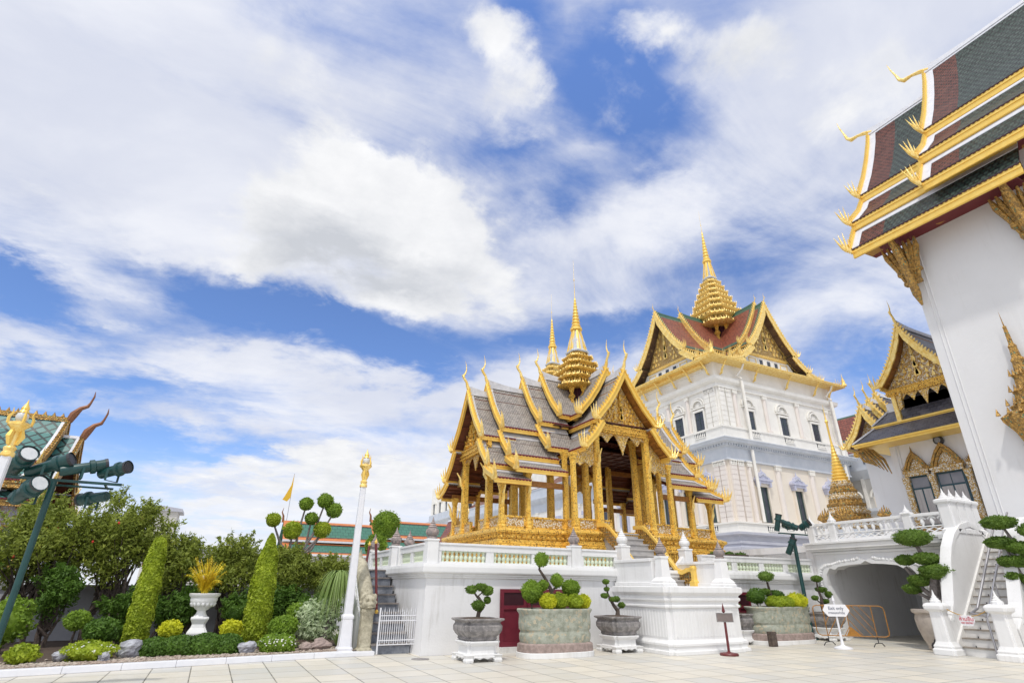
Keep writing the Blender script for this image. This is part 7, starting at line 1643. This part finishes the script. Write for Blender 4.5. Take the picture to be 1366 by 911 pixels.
# ================================================================ temple at the upper left, far roofs and flag
tm = thing('tiled_temple', 'temple with teal diamond tiled roof and copper horn finials at the left', 'temple', (-12, 30, 0))
TMAIN = [(0, 0), (.5, -.75), (1.1, -1.45), (1.9, -2.15)]; TK = [(1.75, -2.3), (2.4, -2.75), (3.0, -3.05)]
B0_ = len(COL.objects)
thai_roof(tm, (-20, 30), 'x', 1, 0, 12.9, 8.25, [TMAIN, TK], tile='tile_teal', trim='white_trim', soff='soffit', gold='gold_aged', bw=.34, eb=.3, fs=.9, cs=1.0, toothstep=.16, tw=.16, ridge=False, chofa=False)
thai_roof(tm, (-20, 30), 'x', 1, 11.9, 13.6, 7.55, [TMAIN, TK], tile='tile_teal', trim='white_trim', soff='soffit', gold='gold_aged', bw=.3, eb=.25, fs=.9, cs=1.0, toothstep=.16, tw=.14, ridge=False, chofa=False)
for (s, R_) in ((-7.05, 8.3), (-6.35, 7.6)):
    B = MB(); B.tube([(s, 30, R_ - .1), (s + .1, 30, R_ + .25), (s + .28, 30, R_ + .55), (s + .5, 30, R_ + .68), (s + .56, 30, R_ + .85), (s + .62, 30, R_ + 1.15), (s + .6, 30, R_ + 1.4)], [.14, .17, .10, .08, .05, .04, .01], 8); B.build('chofa', 'copper', tm, smooth=True)
B = MB()
B.box(-20, -7.1, 29.88, 30.12, 8.15, 8.36)
for k in range(40): B.cone((-19.8 + k * .32, 30, 8.34), .11, .22, 5)
B.build('ridge_crest', 'gold_aged', tm)
B = MB(); B.box(-20, -7.6, 27.6, 32.4, 0, 5.2); B.build('wall', 'temple_mosaic', tm)
B = MB(); B.box(-20, -7.3, 27.3, 32.7, 4.85, 5.1); B.box(-20, -7.4, 27.4, 32.6, 4.4, 4.5); B.box(-20, -7.2, 27.2, 32.8, 0, 1.2); B.build('cornice', 'gold_aged', tm)
for k in range(8):
    x = -19 + k * 1.6; B = MB(); B.stack(RD1, [(.2, 1.2), (.17, 1.5), (.17, 4.2), (.24, 4.4)], x, 27.45); B.build('pilaster', 'temple_mosaic', tm)
    w_ = MB().box(x + .45, x + 1.15, 27.5, 27.62, 1.9, 3.6).build('window', 'gold_aged', tm); MB().box(x + .55, x + 1.05, 27.48, 27.5, 2.0, 3.5).build('pane', 'window_dark', w_)
def far_hall(x0, x1, y, R, e, lab, loc):
    t = thing('cloister_roof', lab, 'building', loc, 'green and orange roofed cloister halls')
    for (ya, za, yb, zb_) in ((y, R, y - 2.6, R - 2.2), (y - 2.4, R - 2.5, y - 4.4, R - 3.7)):
        B = MB(); B.add([(x0, ya, za), (x1, ya, za), (x1, yb, zb_), (x0, yb, zb_)], [(0, 1, 2, 3)], [[(0, 0), (x1 - x0, 0), (x1 - x0, 3), (0, 3)]]); B.build('roof_slope', 'tile_green_far', t)
        B = MB(); n = Vector((0, -.65, .76)) * .03
        def sp(x, f): return Vector((x, ya + (yb - ya) * f, za + (zb_ - za) * f)) + n
        for a0, a1, f0, f1 in ((x0, x1, 0, .11), (x0, x1, .87, 1), (x0, x0 + .7, .11, .87), (x1 - .7, x1, .11, .87)):
            B.add([sp(a0, f0), sp(a1, f0), sp(a1, f1), sp(a0, f1)], [(0, 1, 2, 3)])
        B.build('roof_band', 'orange_trim', t)
        B = MB()
        for a0, a1, f0, f1 in ((x0 + .7, x1 - .7, .11, .16), (x0 + .7, x1 - .7, .82, .87)):
            B.add([sp(a0, f0) + n * .3, sp(a1, f0) + n * .3, sp(a1, f1) + n * .3, sp(a0, f1) + n * .3], [(0, 1, 2, 3)])
        B.build('roof_stripe', 'tile_orange', t)
        B = MB(); B.bar((x0, yb - .02, zb_ - .08), (x1, yb - .02, zb_ - .08), .16, .2); B.build('eave_board', 'white_trim', t)
    B = MB(); B.add([(x0, y, R), (x1, y, R), (x1, y + 4.4, R - 3.7), (x0, y + 4.4, R - 3.7)], [(0, 1, 2, 3)], [[(0, 0), (9, 0), (9, 3), (0, 3)]]); B.build('roof_slope', 'tile_green_far', t)
    B = MB(); B.box(x0 + .4, x1 - .4, y - 4.0, y + 4.0, 0, R - 3.75); B.prism([(-2.6, R - 2.2), (0, R - .05), (2.6, R - 2.2)], lambda u, v, tt: (tt, y + u, v), x0 + .4, x1 - .4); B.build('wall', 'far_cream', t)
    B = MB(); B.tube([(x0 - .05, y, R - .2), (x0 - .1, y, R + .5), (x0 - .3, y, R + .9), (x0 - .2, y, R + 1.4)], [.16, .12, .07, .02], 6); B.build('chofa', 'copper', t, smooth=True)
    return t
far_hall(6.15, 16.9, 70, 8.45, 0, 'orange bordered green roof behind the topiary balls, left', (6.2, 70, 0))
far_hall(16.4, 31, 71, 9.2, 0, 'orange bordered green roof behind the clipped dome tree, right', (16.4, 71, 0))
gh = thing('gable_hall', 'small far hall with two pointed golden gables left of the pavilion', 'building', (24.8, 62, 0))
for (y0, R_, sc) in ((62, 9.0, 1.0), (60.2, 8.8, .9)):
    thai_roof(gh, (24.6 - .25 * (y0 - 62), y0 + 4), 'y', -1, .5, 3.6, R_, [[(0, 0), (.35, -.9), (.8, -1.7), (1.5, -2.6)], [(1.4, -2.7), (2.6, -3.5)]], tile='tile_orange', trim='white_trim', soff='soffit', gold='gold_aged', bw=.35, eb=.2, fs=.9, cs=1.3, toothstep=.3)
    pediment(gh, (24.6 - .25 * (y0 - 62), y0 + 4), 'y', -1, 3.1, R_, [(0, 0), (.35, -1.0), (.8, -1.8), (1.4, -2.6)], fig=False)
B = MB(); B.box(22.5, 26.6, 58, 66, 0, 6); B.build('wall', 'far_cream', gh)
fg = thing('flag_pole', 'thin flag pole with drooping yellow flag above the green roofs', 'flag', (7.2, 78, 0))
B = MB(); B.tube([(7.2, 78, 0), (7.2, 78, 15.2)], [.06, .03], 6); B.build('pole', 'steel', fg)
B = MB(); B.prism([(0, 0), (-.15, -1.4), (-.75, -2.9), (-.95, -3.3), (-.35, -3.5), (0, -3.0), (.05, -1.5)], lambda u, v, t: (7.2 + u, 78 + t, 15.1 + v), -.04, .04); B.build('cloth', 'flag_yellow', fg)
bh = thing('white_hut', 'small pale rooftop hut with a thin dark roof above the trees at left', 'building', (-4.7, 60, 0))
B = MB(); B.box(-5.6, -3.8, 59, 62, 0, 7.75); B.build('wall', 'far_cream', bh); B = MB(); B.prism([(-5.85, 7.72), (-5.2, 8.05), (-3.5, 7.85), (-3.45, 7.6), (-5.85, 7.6)], lambda u, v, t: (u, t, v), 58.8, 62.2); B.build('roof', 'palace_plinth', bh)
for (x0, x1, y, h, lab) in ((-2, 5, 66, 4.6, 'low pale building behind the garden trees'), (8, 40, 76, 4.2, 'long pale cloister wall below the green roofs')):
    t = thing('pale_building', lab, 'building', (x0, y, 0)); B = MB(); B.box(x0, x1, y, y + 6, 0, h); B.build('wall', 'far_cream', t); B = MB(); B.box(x0 - .2, x1 + .2, y - .2, y + 6.2, h, h + .25); B.build('roof', 'palace_plinth', t)

dc = MB(); dc.tube([(4.96, 14.63, .001), (4.96, 14.63, .008)], .22, 20)
tag(dc.build('drain_cover', 'urn_stone', None, org=(4.96, 14.63, 0)), 'round dark drain cover in the paving near the platform corner', 'drain cover')
for o in COL.objects:
    if o.type == 'MESH':
        pass
